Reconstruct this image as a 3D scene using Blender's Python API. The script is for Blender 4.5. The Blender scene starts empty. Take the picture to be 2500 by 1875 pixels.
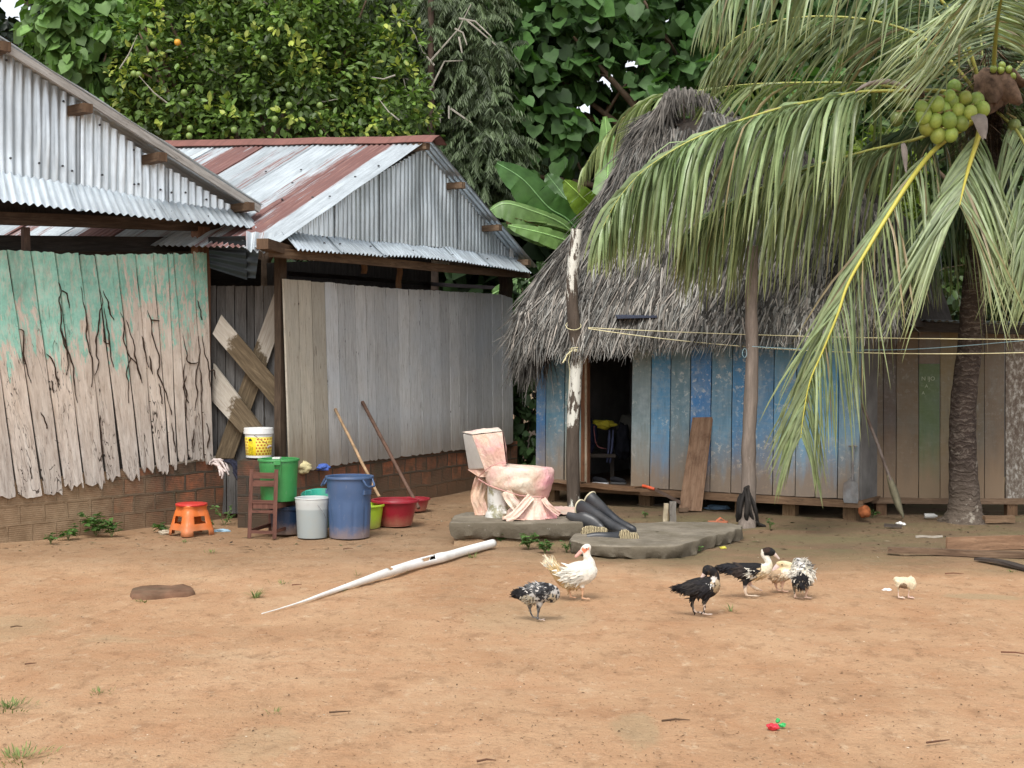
import bpy, bmesh, math, random
import numpy as np
from mathutils import Vector, Matrix, noise
V = Vector
random.seed(7)
RNG = np.random.default_rng(7)
F, CX, CY, CAMZ = 3333.0, 1250.0, 937.5, 1.65
PITCH = math.atan((CY - 880) / F)
FWD = V((0, math.cos(PITCH), -math.sin(PITCH)))
UP = V((0, math.sin(PITCH), math.cos(PITCH)))
CAM = V((0, 0, CAMZ))
def ray(px, py):
    return V((1, 0, 0)) * ((px - CX) / F) + UP * ((CY - py) / F) + FWD
def at(px, py, Y):                       # photo point at real distance Y
    d = ray(px, py)
    return CAM + d * (Y / d.y)
def gr(px, py, z=0.0):                   # photo point on the ground
    d = ray(px, py)
    return CAM + d * ((z - CAMZ) / d.z)
def onp(px, py, P0, n):                  # photo point on a wall plane
    d = ray(px, py)
    return CAM + d * ((P0 - CAM).dot(n) / d.dot(n))
def zc(ox, oy, s):
    return lambda x, y: (ox + x / s, oy + y / s)
def lerp(a, b, t):
    return a + (b - a) * t
def poly_y(pts, x):                      # piecewise linear
    if x <= pts[0][0]: return pts[0][1]
    for (x0, y0), (x1, y1) in zip(pts, pts[1:]):
        if x <= x1: return y0 + (y1 - y0) * (x - x0) / max(1e-9, x1 - x0)
    return pts[-1][1]
def smooth_path(pts, n):
    """Catmull-Rom through a list of tuples of equal length"""
    P = [tuple(p) for p in pts]
    P = [P[0]] + P + [P[-1]]
    out = []
    m = len(P) - 3
    for i in range(n + 1):
        t = i / n * m
        k = min(int(t), m - 1); u = t - k
        a, b, c, d = P[k], P[k + 1], P[k + 2], P[k + 3]
        out.append(tuple(0.5 * (2 * b[j] + (c[j] - a[j]) * u + (2 * a[j] - 5 * b[j] + 4 * c[j] - d[j]) * u * u + (3 * b[j] - a[j] - 3 * c[j] + d[j]) * u ** 3) for j in range(len(b))))
    return out
def fbm(p, s=1.0, o=3):
    return noise.fractal(V(p) * s, 1.0, 2.0, o)

scene = bpy.context.scene
COL = scene.collection
LOC = {}                                  # world location of every object built
def wloc(o):
    return LOC.get(o.name, V((0, 0, 0))) if o else V((0, 0, 0))
def tag(o, label=None, cat=None, group=None, kind=None):
    if label: o['label'] = label
    if cat: o['category'] = cat
    if group: o['group'] = group
    if kind: o['kind'] = kind
    return o
def thing(name, loc, label, cat, group=None):
    o = bpy.data.objects.new(name, None); COL.objects.link(o)
    o.empty_display_size = 0.2
    o.location = loc; LOC[o.name] = V(loc)
    return tag(o, label, cat, group)

class MB:
    def __init__(s):
        s.v = []; s.f = []; s.mi = []; s.uv = []; s.col = []
    def add(s, verts, faces, mi=0, uvs=None, col=None):
        b = len(s.v)
        s.v += [tuple(p) for p in verts]
        if col is None: col = (1, 1, 1)
        if isinstance(col, list): s.col += col
        else: s.col += [col] * len(verts)
        if uvs is None: uvs = [(0, 0)] * len(verts)
        s.uv += uvs
        for f in faces:
            s.f.append(tuple(b + i for i in f)); s.mi.append(mi)
        return s
    def grid(s, rows, mi=0, uvs=None, col=None, close=False):
        """rows: list of equal-length lists of points"""
        n = len(rows[0]); vs = [p for r in rows for p in r]
        fs = []
        for i in range(len(rows) - 1):
            for j in range(n if close else n - 1):
                k = (j + 1) % n
                fs.append((i * n + j, i * n + k, (i + 1) * n + k, (i + 1) * n + j))
        if uvs: uvs = [u for r in uvs for u in r]
        if isinstance(col, list): col = [c for r in col for c in r]
        return s.add(vs, fs, mi, uvs, col)
    def obox(s, c, ax, ay, az, mi=0, col=None, uvo=(0, 0)):
        """box by centre and half-axis vectors"""
        c, ax, ay, az = V(c), V(ax), V(ay), V(az)
        P = [c + ax * i + ay * j + az * k for k in (-1, 1) for j in (-1, 1) for i in (-1, 1)]
        fs = [(0, 2, 3, 1), (4, 5, 7, 6), (0, 1, 5, 4), (2, 6, 7, 3), (0, 4, 6, 2), (1, 3, 7, 5)]
        for f in fs:
            q = [P[i] for i in f]
            e1 = (q[1] - q[0]).length; e2 = (q[3] - q[0]).length
            if e1 < e2: uv = [(uvo[0], uvo[1]), (uvo[0] + e1, uvo[1]), (uvo[0] + e1, uvo[1] + e2), (uvo[0], uvo[1] + e2)]
            else: uv = [(uvo[0], uvo[1]), (uvo[0], uvo[1] + e1), (uvo[0] + e2, uvo[1] + e1), (uvo[0] + e2, uvo[1])]
            s.add(q, [(0, 1, 2, 3)], mi, uv, col)
        return s
    def beam(s, p, q, w, h, side=None, mi=0, col=None, segs=1, wob=0.0):
        """bar from p to q, w across 'side', h along the third axis"""
        p, q = V(p), V(q); d = (q - p).normalized()
        if side is None: side = V((0, 0, 1)).cross(d) if abs(d.z) < .9 else V((1, 0, 0))
        side = (side - d * side.dot(d)).normalized(); up = d.cross(side).normalized()
        rows = []; uvs = []; L = (q - p).length
        r0 = random.random() * 9
        for i in range(segs + 1):
            t = i / segs; c = p.lerp(q, t)
            if wob: c = c + side * wob * noise.noise(V((t * 2.3, r0, 0))) + up * wob * noise.noise(V((t * 2.3, r0, 5)))
            k = 1 + (wob * 2 * noise.noise(V((t * 5, r0, 9))) if wob else 0)
            a, b = side * w / 2 * k, up * h / 2 * k
            rows.append([c - a - b, c + a - b, c + a + b, c - a + b, c - a - b])
            uvs.append([(r0, t * L), (r0 + w, t * L), (r0 + w + h, t * L), (r0 + 2 * w + h, t * L), (r0 + 2 * w + 2 * h, t * L)])
        s.grid(rows, mi, uvs, col)
        for r, rev in ((rows[0], 1), (rows[-1], 0)):
            f = (0, 1, 2, 3); s.add(r[:4], [f[::-1] if rev else f], mi, [(r0, 0), (r0 + w, 0), (r0 + w, h), (r0, h)], col)
        return s
    def tube(s, pts, rad, n=8, mi=0, col=None, cap=True, flat=1.0, up=None):
        pts = [V(p) for p in pts]
        if not isinstance(rad, (list, tuple)): rad = [rad] * len(pts)
        rows = []; uvs = []; prev = None; L = 0
        for i, p in enumerate(pts):
            d = (pts[min(i + 1, len(pts) - 1)] - pts[max(i - 1, 0)])
            d = d.normalized() if d.length > 1e-9 else V((0, 0, 1))
            if prev is None:
                a = (V(up) if up else (V((0, 0, 1)) if abs(d.z) < .95 else V((1, 0, 0))))
            else: a = prev
            a = (a - d * a.dot(d)).normalized(); b = d.cross(a).normalized(); prev = a
            if i: L += (p - pts[i - 1]).length
            rows.append([p + a * math.cos(2 * math.pi * j / n) * rad[i] + b * math.sin(2 * math.pi * j / n) * rad[i] * flat for j in range(n)])
            uvs.append([(j / n, L) for j in range(n)])
        s.grid(rows, mi, uvs, col, close=True)
        if cap:
            s.add(rows[0], [tuple(range(n))[::-1]], mi, None, col if not isinstance(col, list) else None)
            s.add(rows[-1], [tuple(range(n))], mi, None, col if not isinstance(col, list) else None)
        return s
    def lathe(s, c, prof, n=40, mi=0, col=None, sx=1.0, sy=1.0, M=None):
        """prof: list of (radius, z) from the base up"""
        c = V(c); rows = []; uvs = []
        for r, z in prof:
            row = []
            for j in range(n):
                q = V((math.cos(2 * math.pi * j / n) * r * sx, math.sin(2 * math.pi * j / n) * r * sy, z))
                row.append(c + (M @ q if M else q))
            rows.append(row); uvs.append([(j / n, z) for j in range(n)])
        return s.grid(rows, mi, uvs, col, close=True)
    def build(s, name, mats, parent=None, smooth=False, label=None, sharp=None):
        me = bpy.data.meshes.new(name)
        off = wloc(parent)
        a = np.array(s.v, dtype=np.float64).reshape(-1, 3)
        loc = V((0, 0, 0))
        if parent is None:
            loc = V((a[:, 0].mean(), a[:, 1].mean(), a[:, 2].min())); off = loc
        a = a - np.array(off)
        me.from_pydata(a.tolist(), [], s.f)
        if not isinstance(mats, (list, tuple)): mats = [mats]
        for m in mats: me.materials.append(m)
        if len(mats) > 1: me.polygons.foreach_set('material_index', s.mi)
        li = np.empty(len(me.loops), dtype=np.int32); me.loops.foreach_get('vertex_index', li)
        ul = me.uv_layers.new(name='UVMap')
        ul.data.foreach_set('uv', np.array(s.uv, dtype=np.float32)[li].ravel())
        ca = me.color_attributes.new('tint', 'FLOAT_COLOR', 'POINT')
        cc = np.array([tuple(c)[:3] for c in s.col], dtype=np.float32)
        ca.data.foreach_set('color', np.hstack([cc, np.ones((len(cc), 1), np.float32)]).ravel())
        if smooth: me.polygons.foreach_set('use_smooth', [True] * len(me.polygons))
        if sharp is not None:
            me.polygons.foreach_set('use_smooth', [True] * len(me.polygons))
            try: me.set_sharp_from_angle(angle=math.radians(sharp))
            except Exception: pass
        o = bpy.data.objects.new(name, me); COL.objects.link(o)
        if parent: o.parent = parent; LOC[o.name] = V(off)
        else: o.location = loc; LOC[o.name] = V(loc)
        if label: o['label'] = label
        return o

def np_mesh(name, verts, faces4, tint, mat, parent=None, uv=None, smooth=False):
    """big numpy meshes: verts (N,3), faces (M,k), tint (N,3)"""
    me = bpy.data.meshes.new(name)
    off = np.array(wloc(parent))
    loc = V((0, 0, 0))
    if parent is None:
        loc = V((float(verts[:, 0].mean()), float(verts[:, 1].mean()), float(verts[:, 2].min()))); off = np.array(loc)
    M, k = faces4.shape
    me.vertices.add(len(verts)); me.vertices.foreach_set('co', (verts - off).astype(np.float32).ravel())
    me.loops.add(M * k); me.loops.foreach_set('vertex_index', faces4.astype(np.int32).ravel())
    me.polygons.add(M); me.polygons.foreach_set('loop_start', np.arange(0, M * k, k, dtype=np.int32))
    me.update(calc_edges=True); me.validate()
    me.materials.append(mat)
    ca = me.color_attributes.new('tint', 'FLOAT_COLOR', 'POINT')
    ca.data.foreach_set('color', np.hstack([tint, np.ones((len(tint), 1))]).astype(np.float32).ravel())
    if uv is not None:
        ul = me.uv_layers.new(name='UVMap'); ul.data.foreach_set('uv', uv[faces4.ravel()].astype(np.float32).ravel())
    if smooth: me.polygons.foreach_set('use_smooth', np.ones(M, dtype=bool))
    o = bpy.data.objects.new(name, me); COL.objects.link(o)
    if parent: o.parent = parent; LOC[o.name] = V([float(x) for x in off])
    else: o.location = loc; LOC[o.name] = V(loc)
    return o

def blob_mesh(name, chains, voxel, mat, parent=None, colfn=None, root=None, smooth_it=2):
    """one continuous body: chains of (x,y,z,r) merged by voxel remesh"""
    bm = bmesh.new()
    for ch in chains:
        n = max(4, int(sum((V(a[:3]) - V(b[:3])).length for a, b in zip(ch, ch[1:])) / max(0.3 * min(c[3] for c in ch), voxel * .8)))
        for p in smooth_path(ch, min(n, 60)):
            k = p[4] if len(p) > 4 else 1.0
            M = Matrix.Translation(V(p[:3])) @ Matrix.Diagonal((p[3], p[3] * k, p[3], 1))
            bmesh.ops.create_icosphere(bm, subdivisions=2, radius=1.0, matrix=M)
    me = bpy.data.meshes.new('tmp'); bm.to_mesh(me); bm.free()
    o = bpy.data.objects.new('tmp', me); COL.objects.link(o)
    m = o.modifiers.new('r', 'REMESH'); m.mode = 'VOXEL'; m.voxel_size = voxel; m.use_smooth_shade = True
    m2 = o.modifiers.new('s', 'SMOOTH'); m2.iterations = smooth_it; m2.factor = .5
    dg = bpy.context.evaluated_depsgraph_get()
    me2 = bpy.data.meshes.new_from_object(o.evaluated_get(dg))
    bpy.data.objects.remove(o)
    off = wloc(parent) if parent else V(root)
    for v in me2.vertices:
        v.co -= off
    ca = me2.color_attributes.new('tint', 'FLOAT_COLOR', 'POINT')
    for i, v in enumerate(me2.vertices):
        c = colfn(v.co + off) if colfn else (1, 1, 1)
        ca.data[i].color = (c[0], c[1], c[2], 1)
    me2.name = name; me2.materials.clear(); me2.materials.append(mat)
    for p in me2.polygons: p.use_smooth = True
    o = bpy.data.objects.new(name, me2); COL.objects.link(o)
    if parent: o.parent = parent
    else: o.location = off
    LOC[o.name] = V(off)
    return o

# ---------- materials ----------
class MT:
    def __init__(s, name, rough=.8, spec=.3, metal=0.0):
        s.m = bpy.data.materials.new(name); s.m.use_nodes = True
        s.t = s.m.node_tree; s.N = s.t.nodes; s.L = s.t.links
        s.b = s.N['Principled BSDF']
        s.b.inputs['Roughness'].default_value = rough
        s.b.inputs['Specular IOR Level'].default_value = spec
        s.b.inputs['Metallic'].default_value = metal
    def n(s, typ, **kw):
        x = s.N.new(typ)
        for k, v in kw.items(): setattr(x, k, v)
        return x
    def set(s, sock, v):
        if hasattr(v, 'is_output'): s.L.new(v, sock)
        elif isinstance(v, (tuple, list)) and len(v) == 3 and sock.type == 'RGBA': sock.default_value = (*v, 1)
        else: sock.default_value = v
    def pos(s, scale=(1, 1, 1), src='pos', off=(0, 0, 0)):
        if src == 'pos': o = s.n('ShaderNodeNewGeometry').outputs['Position']
        elif src == 'uv': o = s.n('ShaderNodeTexCoord').outputs['UV']
        else: o = s.n('ShaderNodeTexCoord').outputs['Object']
        mp = s.n('ShaderNodeMapping'); s.L.new(o, mp.inputs[0])
        mp.inputs['Scale'].default_value = scale; mp.inputs['Location'].default_value = off
        return mp.outputs[0]
    def noise(s, vec, scale=5, detail=4, rough=.55, dist=0.0, out='Fac'):
        x = s.n('ShaderNodeTexNoise'); s.L.new(vec, x.inputs['Vector'])
        x.inputs['Scale'].default_value = scale; x.inputs['Detail'].default_value = detail
        x.inputs['Roughness'].default_value = rough; x.inputs['Distortion'].default_value = dist
        return x.outputs[out]
    def voro(s, vec, scale=5, feature='F1', out='Distance', rand=1.0):
        x = s.n('ShaderNodeTexVoronoi', feature=feature); s.L.new(vec, x.inputs['Vector'])
        x.inputs['Scale'].default_value = scale; x.inputs['Randomness'].default_value = rand
        return x.outputs[out]
    def ramp(s, fac, stops, interp='LINEAR'):
        x = s.n('ShaderNodeValToRGB'); x.color_ramp.interpolation = interp
        s.set(x.inputs[0], fac); cr = x.color_ramp
        while len(cr.elements) < len(stops): cr.elements.new(.5)
        for e, (p, c) in zip(cr.elements, stops):
            e.position = p
            if not isinstance(c, (tuple, list)): c = (c, c, c)
            e.color = (*c, 1) if len(c) == 3 else c
        return x.outputs[0]
    def mix(s, fac, a, b, mode='MIX'):
        x = s.n('ShaderNodeMix', data_type='RGBA', blend_type=mode)
        s.set(x.inputs[0], fac); s.set(x.inputs[6], a); s.set(x.inputs[7], b)
        return x.outputs[2]
    def math(s, op, a, b=0.0, c=0.0):
        x = s.n('ShaderNodeMath', operation=op); s.set(x.inputs[0], a); s.set(x.inputs[1], b); s.set(x.inputs[2], c)
        return x.outputs[0]
    def attr(s, name='tint', out='Color'):
        x = s.n('ShaderNodeAttribute', attribute_name=name); return x.outputs[out]
    def sep(s, c):
        x = s.n('ShaderNodeSeparateXYZ'); s.L.new(c, x.inputs[0]); return x.outputs
    def island(s):
        return s.n('ShaderNodeNewGeometry').outputs['Random Per Island']
    def bump(s, h, strength=.3, dist=.01):
        x = s.n('ShaderNodeBump'); s.set(x.inputs['Height'], h)
        x.inputs['Strength'].default_value = strength; x.inputs['Distance'].default_value = dist
        s.L.new(x.outputs[0], s.b.inputs['Normal']); return s
    def color(s, c):
        s.set(s.b.inputs['Base Color'], c); return s
    def rough(s, r):
        s.set(s.b.inputs['Roughness'], r); return s

def simple(name, col, rough=.5, spec=.4, var=.12, scale=12, dirt=None, dirt_amt=.5, bump=.1, metal=0.0, splash=0.0):
    m = MT(name, rough, spec, metal)
    p = m.pos()
    nz = m.noise(p, scale, 5, .6)
    lo = tuple(c * (1 - var) for c in col); hi = tuple(min(1, c * (1 + var)) for c in col)
    c = m.ramp(nz, [(.3, lo), (.7, hi)])
    if dirt:
        dn = m.noise(m.pos((1, 1, .6), off=(7, 3, 1)), scale * .35, 6, .65)
        c = m.mix(m.ramp(dn, [(.45, 0), (.75, dirt_amt)]), c, dirt)
    if splash:
        zs_ = m.math('ADD', m.sep(m.pos())[2], m.math('MULTIPLY', m.math('SUBTRACT', m.noise(m.pos(), 9, 6, .75), .5), .22))
        c = m.mix(m.ramp(zs_, [(.02, splash), (.13, 0)]), c, (.34, .22, .13))
        c = m.mix(m.ramp(m.noise(m.pos((1, 1, .3)), 26, 5, .7), [(.60, 0), (.72, .28)]), c, (.5, .45, .4))
    m.color(c)
    if bump: m.bump(m.noise(p, scale * 4, 4, .6), bump, .004)
    return m.m

def wood(name, cols, grain=(14, 1.2), rough=.8, dirt=None, knots=True, tint=False, bump=.35, dark=.45):
    """weathered wood: UV in metres, v along the grain"""
    m = MT(name, rough, .25)
    uv = m.pos((grain[0], grain[1], 1), 'uv')
    isl = m.island()
    x = m.n('ShaderNodeVectorMath', operation='ADD'); m.L.new(uv, x.inputs[0])
    cb = m.n('ShaderNodeCombineXYZ'); m.L.new(m.math('MULTIPLY', isl, 37.0), cb.inputs[0]); m.L.new(m.math('MULTIPLY', isl, 17.0), cb.inputs[1]); m.L.new(cb.outputs[0], x.inputs[1])
    g = m.noise(x.outputs[0], 3.0, 8, .68, .6)
    c = m.ramp(g, [(.28, cols[0]), (.5, cols[1]), (.72, cols[2])])
    big = m.noise(m.pos(), 1.6, 5, .6)
    c = m.mix(m.ramp(big, [(.35, dark), (.65, 0)]), c, tuple(a * .45 for a in cols[0]))
    hf = m.noise(m.pos((60, 6, 1), 'uv'), 1.0, 6, .75)
    c = m.mix(m.ramp(hf, [(.30, .5), (.45, 0)]), c, tuple(a * .4 for a in cols[0]))
    f = m.math('MULTIPLY_ADD', isl, .5, .75)
    cc = m.n('ShaderNodeCombineColor'); [m.L.new(f, cc.inputs[i]) for i in range(3)]
    c = m.mix(1.0, c, cc.outputs[0], 'MULTIPLY')
    if tint: c = m.mix(1.0, c, m.attr(), 'MULTIPLY')
    crack = m.ramp(m.noise(x.outputs[0], 5.5, 3, .5, 1.5), [(.30, 1), (.36, 0)])
    c = m.mix(m.math('MULTIPLY', crack, .7), c, (.02, .017, .014))
    if dirt:
        c = m.mix(m.ramp(m.noise(m.pos(off=(3, 9, 2)), 3.5, 6, .7), [(.5, 0), (.7, .7)]), c, dirt)
    m.color(c); m.bump(g, bump, .01)
    return m.m
# ---------- camera, light, sky ----------
cam = bpy.data.cameras.new('camera'); cam_o = bpy.data.objects.new('camera', cam); COL.objects.link(cam_o)
cam.sensor_width = 36; cam.lens = F / 2500 * 36; cam.clip_end = 3000; cam.clip_start = .05
cam_o.location = CAM; cam_o.rotation_euler = (math.pi / 2 - PITCH, 0, 0)
scene.camera = cam_o
SUN_EL, SUN_AZ = math.radians(54), math.radians(194)     # azimuth measured from +Y clockwise: behind and left of the camera
w = bpy.data.worlds.new('World'); scene.world = w; w.use_nodes = True
nt = w.node_tree; bg = nt.nodes['Background']
sky = nt.nodes.new('ShaderNodeTexSky'); sky.sky_type = 'NISHITA'; sky.sun_disc = False
sky.sun_elevation = SUN_EL; sky.sun_rotation = SUN_AZ; sky.dust_density = 2; sky.air_density = 1.0; sky.ozone_density = 1.0
hs = nt.nodes.new('ShaderNodeHueSaturation'); hs.inputs['Saturation'].default_value = .24   # cloud-grey daylight
nt.links.new(sky.outputs[0], hs.inputs['Color']); nt.links.new(hs.outputs[0], bg.inputs[0]); bg.inputs[1].default_value = .15
sl = bpy.data.lights.new('sun', 'SUN'); sl.energy = 1.5; sl.angle = math.radians(22); sl.color = (1, .965, .91)
so = bpy.data.objects.new('sun', sl); COL.objects.link(so)
sd = V((math.sin(SUN_AZ) * math.cos(SUN_EL), math.cos(SUN_AZ) * math.cos(SUN_EL), math.sin(SUN_EL)))
so.rotation_euler = sd.to_track_quat('Z', 'Y').to_euler(); so.location = (0, -5, 20)
scene.view_settings.view_transform = 'Standard'; scene.view_settings.look = 'None'
scene.view_settings.exposure = 0.78; scene.view_settings.gamma = 1
scene.cycles.max_bounces = 6; scene.cycles.diffuse_bounces = 4; scene.cycles.transparent_max_bounces = 8
scene.cycles.use_denoising = True

# ---------- ground ----------
m = MT('yard_earth', .95, .12)
p = m.pos()
n1 = m.noise(p, .55, 6, .6, .4)
c = m.ramp(n1, [(.3, (.39, .232, .128)), (.5, (.475, .295, .168)), (.72, (.55, .365, .222))])
n2 = m.noise(m.pos((1, 1, 1), off=(4, 2, 0)), 2.3, 7, .7)
c = m.mix(m.ramp(n2, [(.42, 0), (.68, .55)]), c, (.40, .20, .10))
n2b = m.noise(m.pos((1, 1, 1), off=(14, 2, 0)), 1.1, 7, .72)
c = m.mix(m.ramp(n2b, [(.55, 0), (.72, .5)]), c, (.54, .395, .25))
# fine grit
gt = m.noise(p, 60, 3, .8)
c = m.mix(m.ramp(gt, [(.58, 0), (.72, .55)]), c, (.28, .15, .085))
gt2 = m.noise(m.pos(off=(5, 5, 5)), 75, 2, .8)
c = m.mix(m.ramp(gt2, [(.64, 0), (.74, .5)]), c, (.72, .56, .40))
gv = m.voro(m.pos((1, .8, 1)), 17, 'F1')
c = m.mix(m.ramp(gv, [(.07, .65), (.13, 0)]), c, (.15, .085, .055))
sc1 = m.noise(m.pos((1, .55, 1), off=(2, 8, 1)), 7, 6, .75)
c = m.mix(m.ramp(sc1, [(.52, 0), (.64, .55)]), c, (.27, .155, .085))
sc2 = m.noise(m.pos((1, .6, 1), off=(22, 3, 1)), 11, 6, .75)
c = m.mix(m.ramp(sc2, [(.57, 0), (.68, .5)]), c, (.60, .46, .31))
gv2 = m.voro(m.pos((1, .7, 1), off=(3, 3, 0)), 38, 'F1')
c = m.mix(m.math('MULTIPLY', m.ramp(gv2, [(.09, .75), (.16, 0)]), m.ramp(m.noise(p, 1.3, 4, .6), [(.4, 0), (.6, 1)])), c, (.17, .095, .055))
# footprints / scuffs: darker damp soil and green film further back
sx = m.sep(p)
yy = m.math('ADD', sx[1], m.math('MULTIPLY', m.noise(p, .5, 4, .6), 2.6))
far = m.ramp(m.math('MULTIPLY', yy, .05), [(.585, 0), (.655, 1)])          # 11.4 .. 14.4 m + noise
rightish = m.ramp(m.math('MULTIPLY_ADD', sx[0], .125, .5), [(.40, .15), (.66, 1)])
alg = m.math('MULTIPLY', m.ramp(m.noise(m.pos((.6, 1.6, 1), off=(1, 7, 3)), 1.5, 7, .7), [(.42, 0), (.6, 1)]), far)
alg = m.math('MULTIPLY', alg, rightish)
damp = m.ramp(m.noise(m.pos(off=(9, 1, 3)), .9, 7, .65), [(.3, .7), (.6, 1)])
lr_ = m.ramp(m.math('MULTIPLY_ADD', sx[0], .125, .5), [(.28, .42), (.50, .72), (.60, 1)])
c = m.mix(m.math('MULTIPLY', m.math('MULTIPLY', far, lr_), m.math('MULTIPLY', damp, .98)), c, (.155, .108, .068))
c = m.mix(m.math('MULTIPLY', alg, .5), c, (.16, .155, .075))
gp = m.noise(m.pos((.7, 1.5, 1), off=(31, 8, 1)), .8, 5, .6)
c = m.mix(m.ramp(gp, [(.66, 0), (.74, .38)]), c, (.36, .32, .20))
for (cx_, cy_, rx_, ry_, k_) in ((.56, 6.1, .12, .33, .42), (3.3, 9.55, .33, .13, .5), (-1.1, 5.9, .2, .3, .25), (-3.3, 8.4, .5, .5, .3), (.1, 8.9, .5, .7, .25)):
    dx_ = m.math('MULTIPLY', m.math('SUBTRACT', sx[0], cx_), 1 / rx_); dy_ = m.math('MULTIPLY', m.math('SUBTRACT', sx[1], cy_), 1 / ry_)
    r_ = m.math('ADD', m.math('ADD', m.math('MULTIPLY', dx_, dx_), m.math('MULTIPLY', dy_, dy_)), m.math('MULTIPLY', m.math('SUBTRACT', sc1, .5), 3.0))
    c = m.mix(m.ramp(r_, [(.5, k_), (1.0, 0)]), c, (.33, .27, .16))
m.color(c)
foot = m.voro(m.pos((1, .8, 1), off=(1, 1, 0)), 4.2, 'SMOOTH_F1')
hb = m.math('ADD', m.math('ADD', m.noise(p, 9, 8, .72), m.math('MULTIPLY', m.noise(p, 70, 3, .7), .3)), m.math('MULTIPLY', foot, .35))
hb = m.math('ADD', hb, m.math('MULTIPLY', m.noise(p, 28, 5, .7), .5))
m.bump(hb, .8, .03)
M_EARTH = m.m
_fr = random.Random(17); FEET = {}
for _ in range(420):
    _y = 5.2 + 9.0 * _fr.random(); _x = _fr.uniform(-.42, .42) * _y; _a = _fr.uniform(0, 3.14); _q = (_x, _y, math.cos(_a), math.sin(_a), _fr.uniform(.05, .13), _fr.uniform(.5, 1.2))
    for _i in (-1, 0, 1):
        for _j in (-1, 0, 1): FEET.setdefault((int(_x * 3 + 60) + _i, int(_y * 3) + _j), []).append(_q)
def gz(x, y):
    h = .018 * noise.noise(V((x * .9, y * .9, 0))) + .009 * noise.noise(V((x * 3.1, y * 3.1, 4))) + .0035 * noise.noise(V((x * 9, y * 9, 8)))
    for (fx, fy, ca, sa, L, k) in FEET.get((int(x * 3 + 60), int(y * 3)), ()):
        dx, dy = x - fx, y - fy; u = (dx * ca + dy * sa) / L; v = (-dx * sa + dy * ca) / (L * .42); r = u * u + v * v
        if r < 4: h += .008 * k * ((-1 if r < 1 else 0) * (1 - r) + (.35 * math.exp(-(r - 1.3) ** 2 * 6)))
    return min(h, .012) - .012
def ground_obj():
    xs = np.concatenate([[-400, -120, -40, -20], np.arange(-11, -4.6, .15), np.arange(-4.6, 4.61, .045), np.arange(4.75, 11, .15), [20, 40, 120, 400]])
    ys = np.concatenate([[-60, -10, 0], np.arange(4, 4.9, .1), np.arange(4.9, 14.8, .045), np.arange(14.9, 17.01, .15), np.arange(17.5, 30, 1), [40, 80, 200, 900]])
    nx, ny = len(xs), len(ys)
    vs = np.zeros((ny, nx, 3))
    for j, y in enumerate(ys):
        for i, x in enumerate(xs):
            vs[j, i] = (x, y, gz(x, y) if (abs(x) < 11 and 3 < y < 18) else -.012)
    idx = np.arange(nx * ny).reshape(ny, nx)
    fs = np.stack([idx[:-1, :-1], idx[:-1, 1:], idx[1:, 1:], idx[1:, :-1]], -1).reshape(-1, 4)
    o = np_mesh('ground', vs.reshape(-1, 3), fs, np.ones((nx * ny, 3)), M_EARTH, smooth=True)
    tag(o, 'bare orange brown earth of the yard', kind='structure')
ground_obj()
# ---------- shared building materials ----------
W_GREY = wood('weathered grey boards', [(.20, .185, .165), (.33, .32, .30), (.46, .45, .43)], tint=True, dark=.25)
W_DARK = wood('dark damp timber', [(.035, .028, .022), (.075, .06, .05), (.13, .11, .09)], tint=True)
W_BROWN = wood('brown timber', [(.10, .062, .04), (.19, .125, .08), (.30, .21, .14)], tint=True)
W_PALE = wood('pale sawn timber', [(.27, .23, .18), (.42, .37, .30), (.56, .51, .43)], tint=True, dirt=(.12, .09, .05))

def metal_mat(name, base=(.56, .59, .60), metal=.55, rough=.42, rust=False, grime=.35):
    m = MT(name, rough, .5, metal)
    uv = m.pos((1, 1, 1), 'uv')
    st = m.noise(m.pos((9, .7, 1), 'uv'), 2.0, 6, .65)
    c = m.ramp(st, [(.25, tuple(x * .62 for x in base)), (.5, base), (.75, tuple(min(1, x * 1.28) for x in base))])
    bl = m.noise(m.pos(), 2.2, 5, .6)
    c = m.mix(m.ramp(bl, [(.4, 0), (.7, grime)]), c, tuple(x * .45 for x in base))
    c = m.mix(1.0, c, m.attr(), 'MULTIPLY')
    if rust:
        at_ = m.sep(m.attr('tint'))
        # alpha-like rust weight lives in UV-space stripes
        ru = m.noise(m.pos((6.5, .16, 1), 'uv', off=(3.3, 0, 0)), 1.25, 6, .6, .1)
        fine = m.noise(m.pos((26, .8, 1), 'uv'), 2.2, 8, .72)
        sx = m.sep(uv)
        band = m.ramp(m.math('FRACT', m.math('ADD', sx[0], 0.0)), [(0, 0), (.999, 1)])
        w1 = m.math('ADD', m.attr('rust', 'Fac'), m.math('MULTIPLY', m.math('SUBTRACT', ru, .5), 1.5))
        w2 = m.math('ADD', w1, m.math('MULTIPLY', m.math('SUBTRACT', fine, .5), 1.5))
        f = m.ramp(w2, [(.40, 0), (.62, .95)])
        rc = m.ramp(fine, [(.3, (.11, .042, .034)), (.55, (.17, .068, .055)), (.75, (.33, .19, .14))])
        c = m.mix(f, c, rc)
        m.set(m.b.inputs['Metallic'], m.math('MULTIPLY', m.math('SUBTRACT', 1.0, f), metal))
        m.rough(m.math('MULTIPLY_ADD', f, .35, rough))
    m.color(c)
    m.bump(m.noise(m.pos(), 9, 5, .6), .12, .01)
    return m.m
M_ZINC = metal_mat('bright corrugated zinc', (.66, .73, .77), .55, .36, grime=.38)
M_ZINC_OLD = metal_mat('dull corrugated zinc', (.55, .61, .64), .6, .34, grime=.45)
M_ROOF_RUST = metal_mat('rust streaked zinc', (.50, .55, .57), .35, .5, rust=True)
M_RUSTCAP = metal_mat('rusty ridge sheet', (.20, .085, .068), .1, .75, grime=.3)

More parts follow.
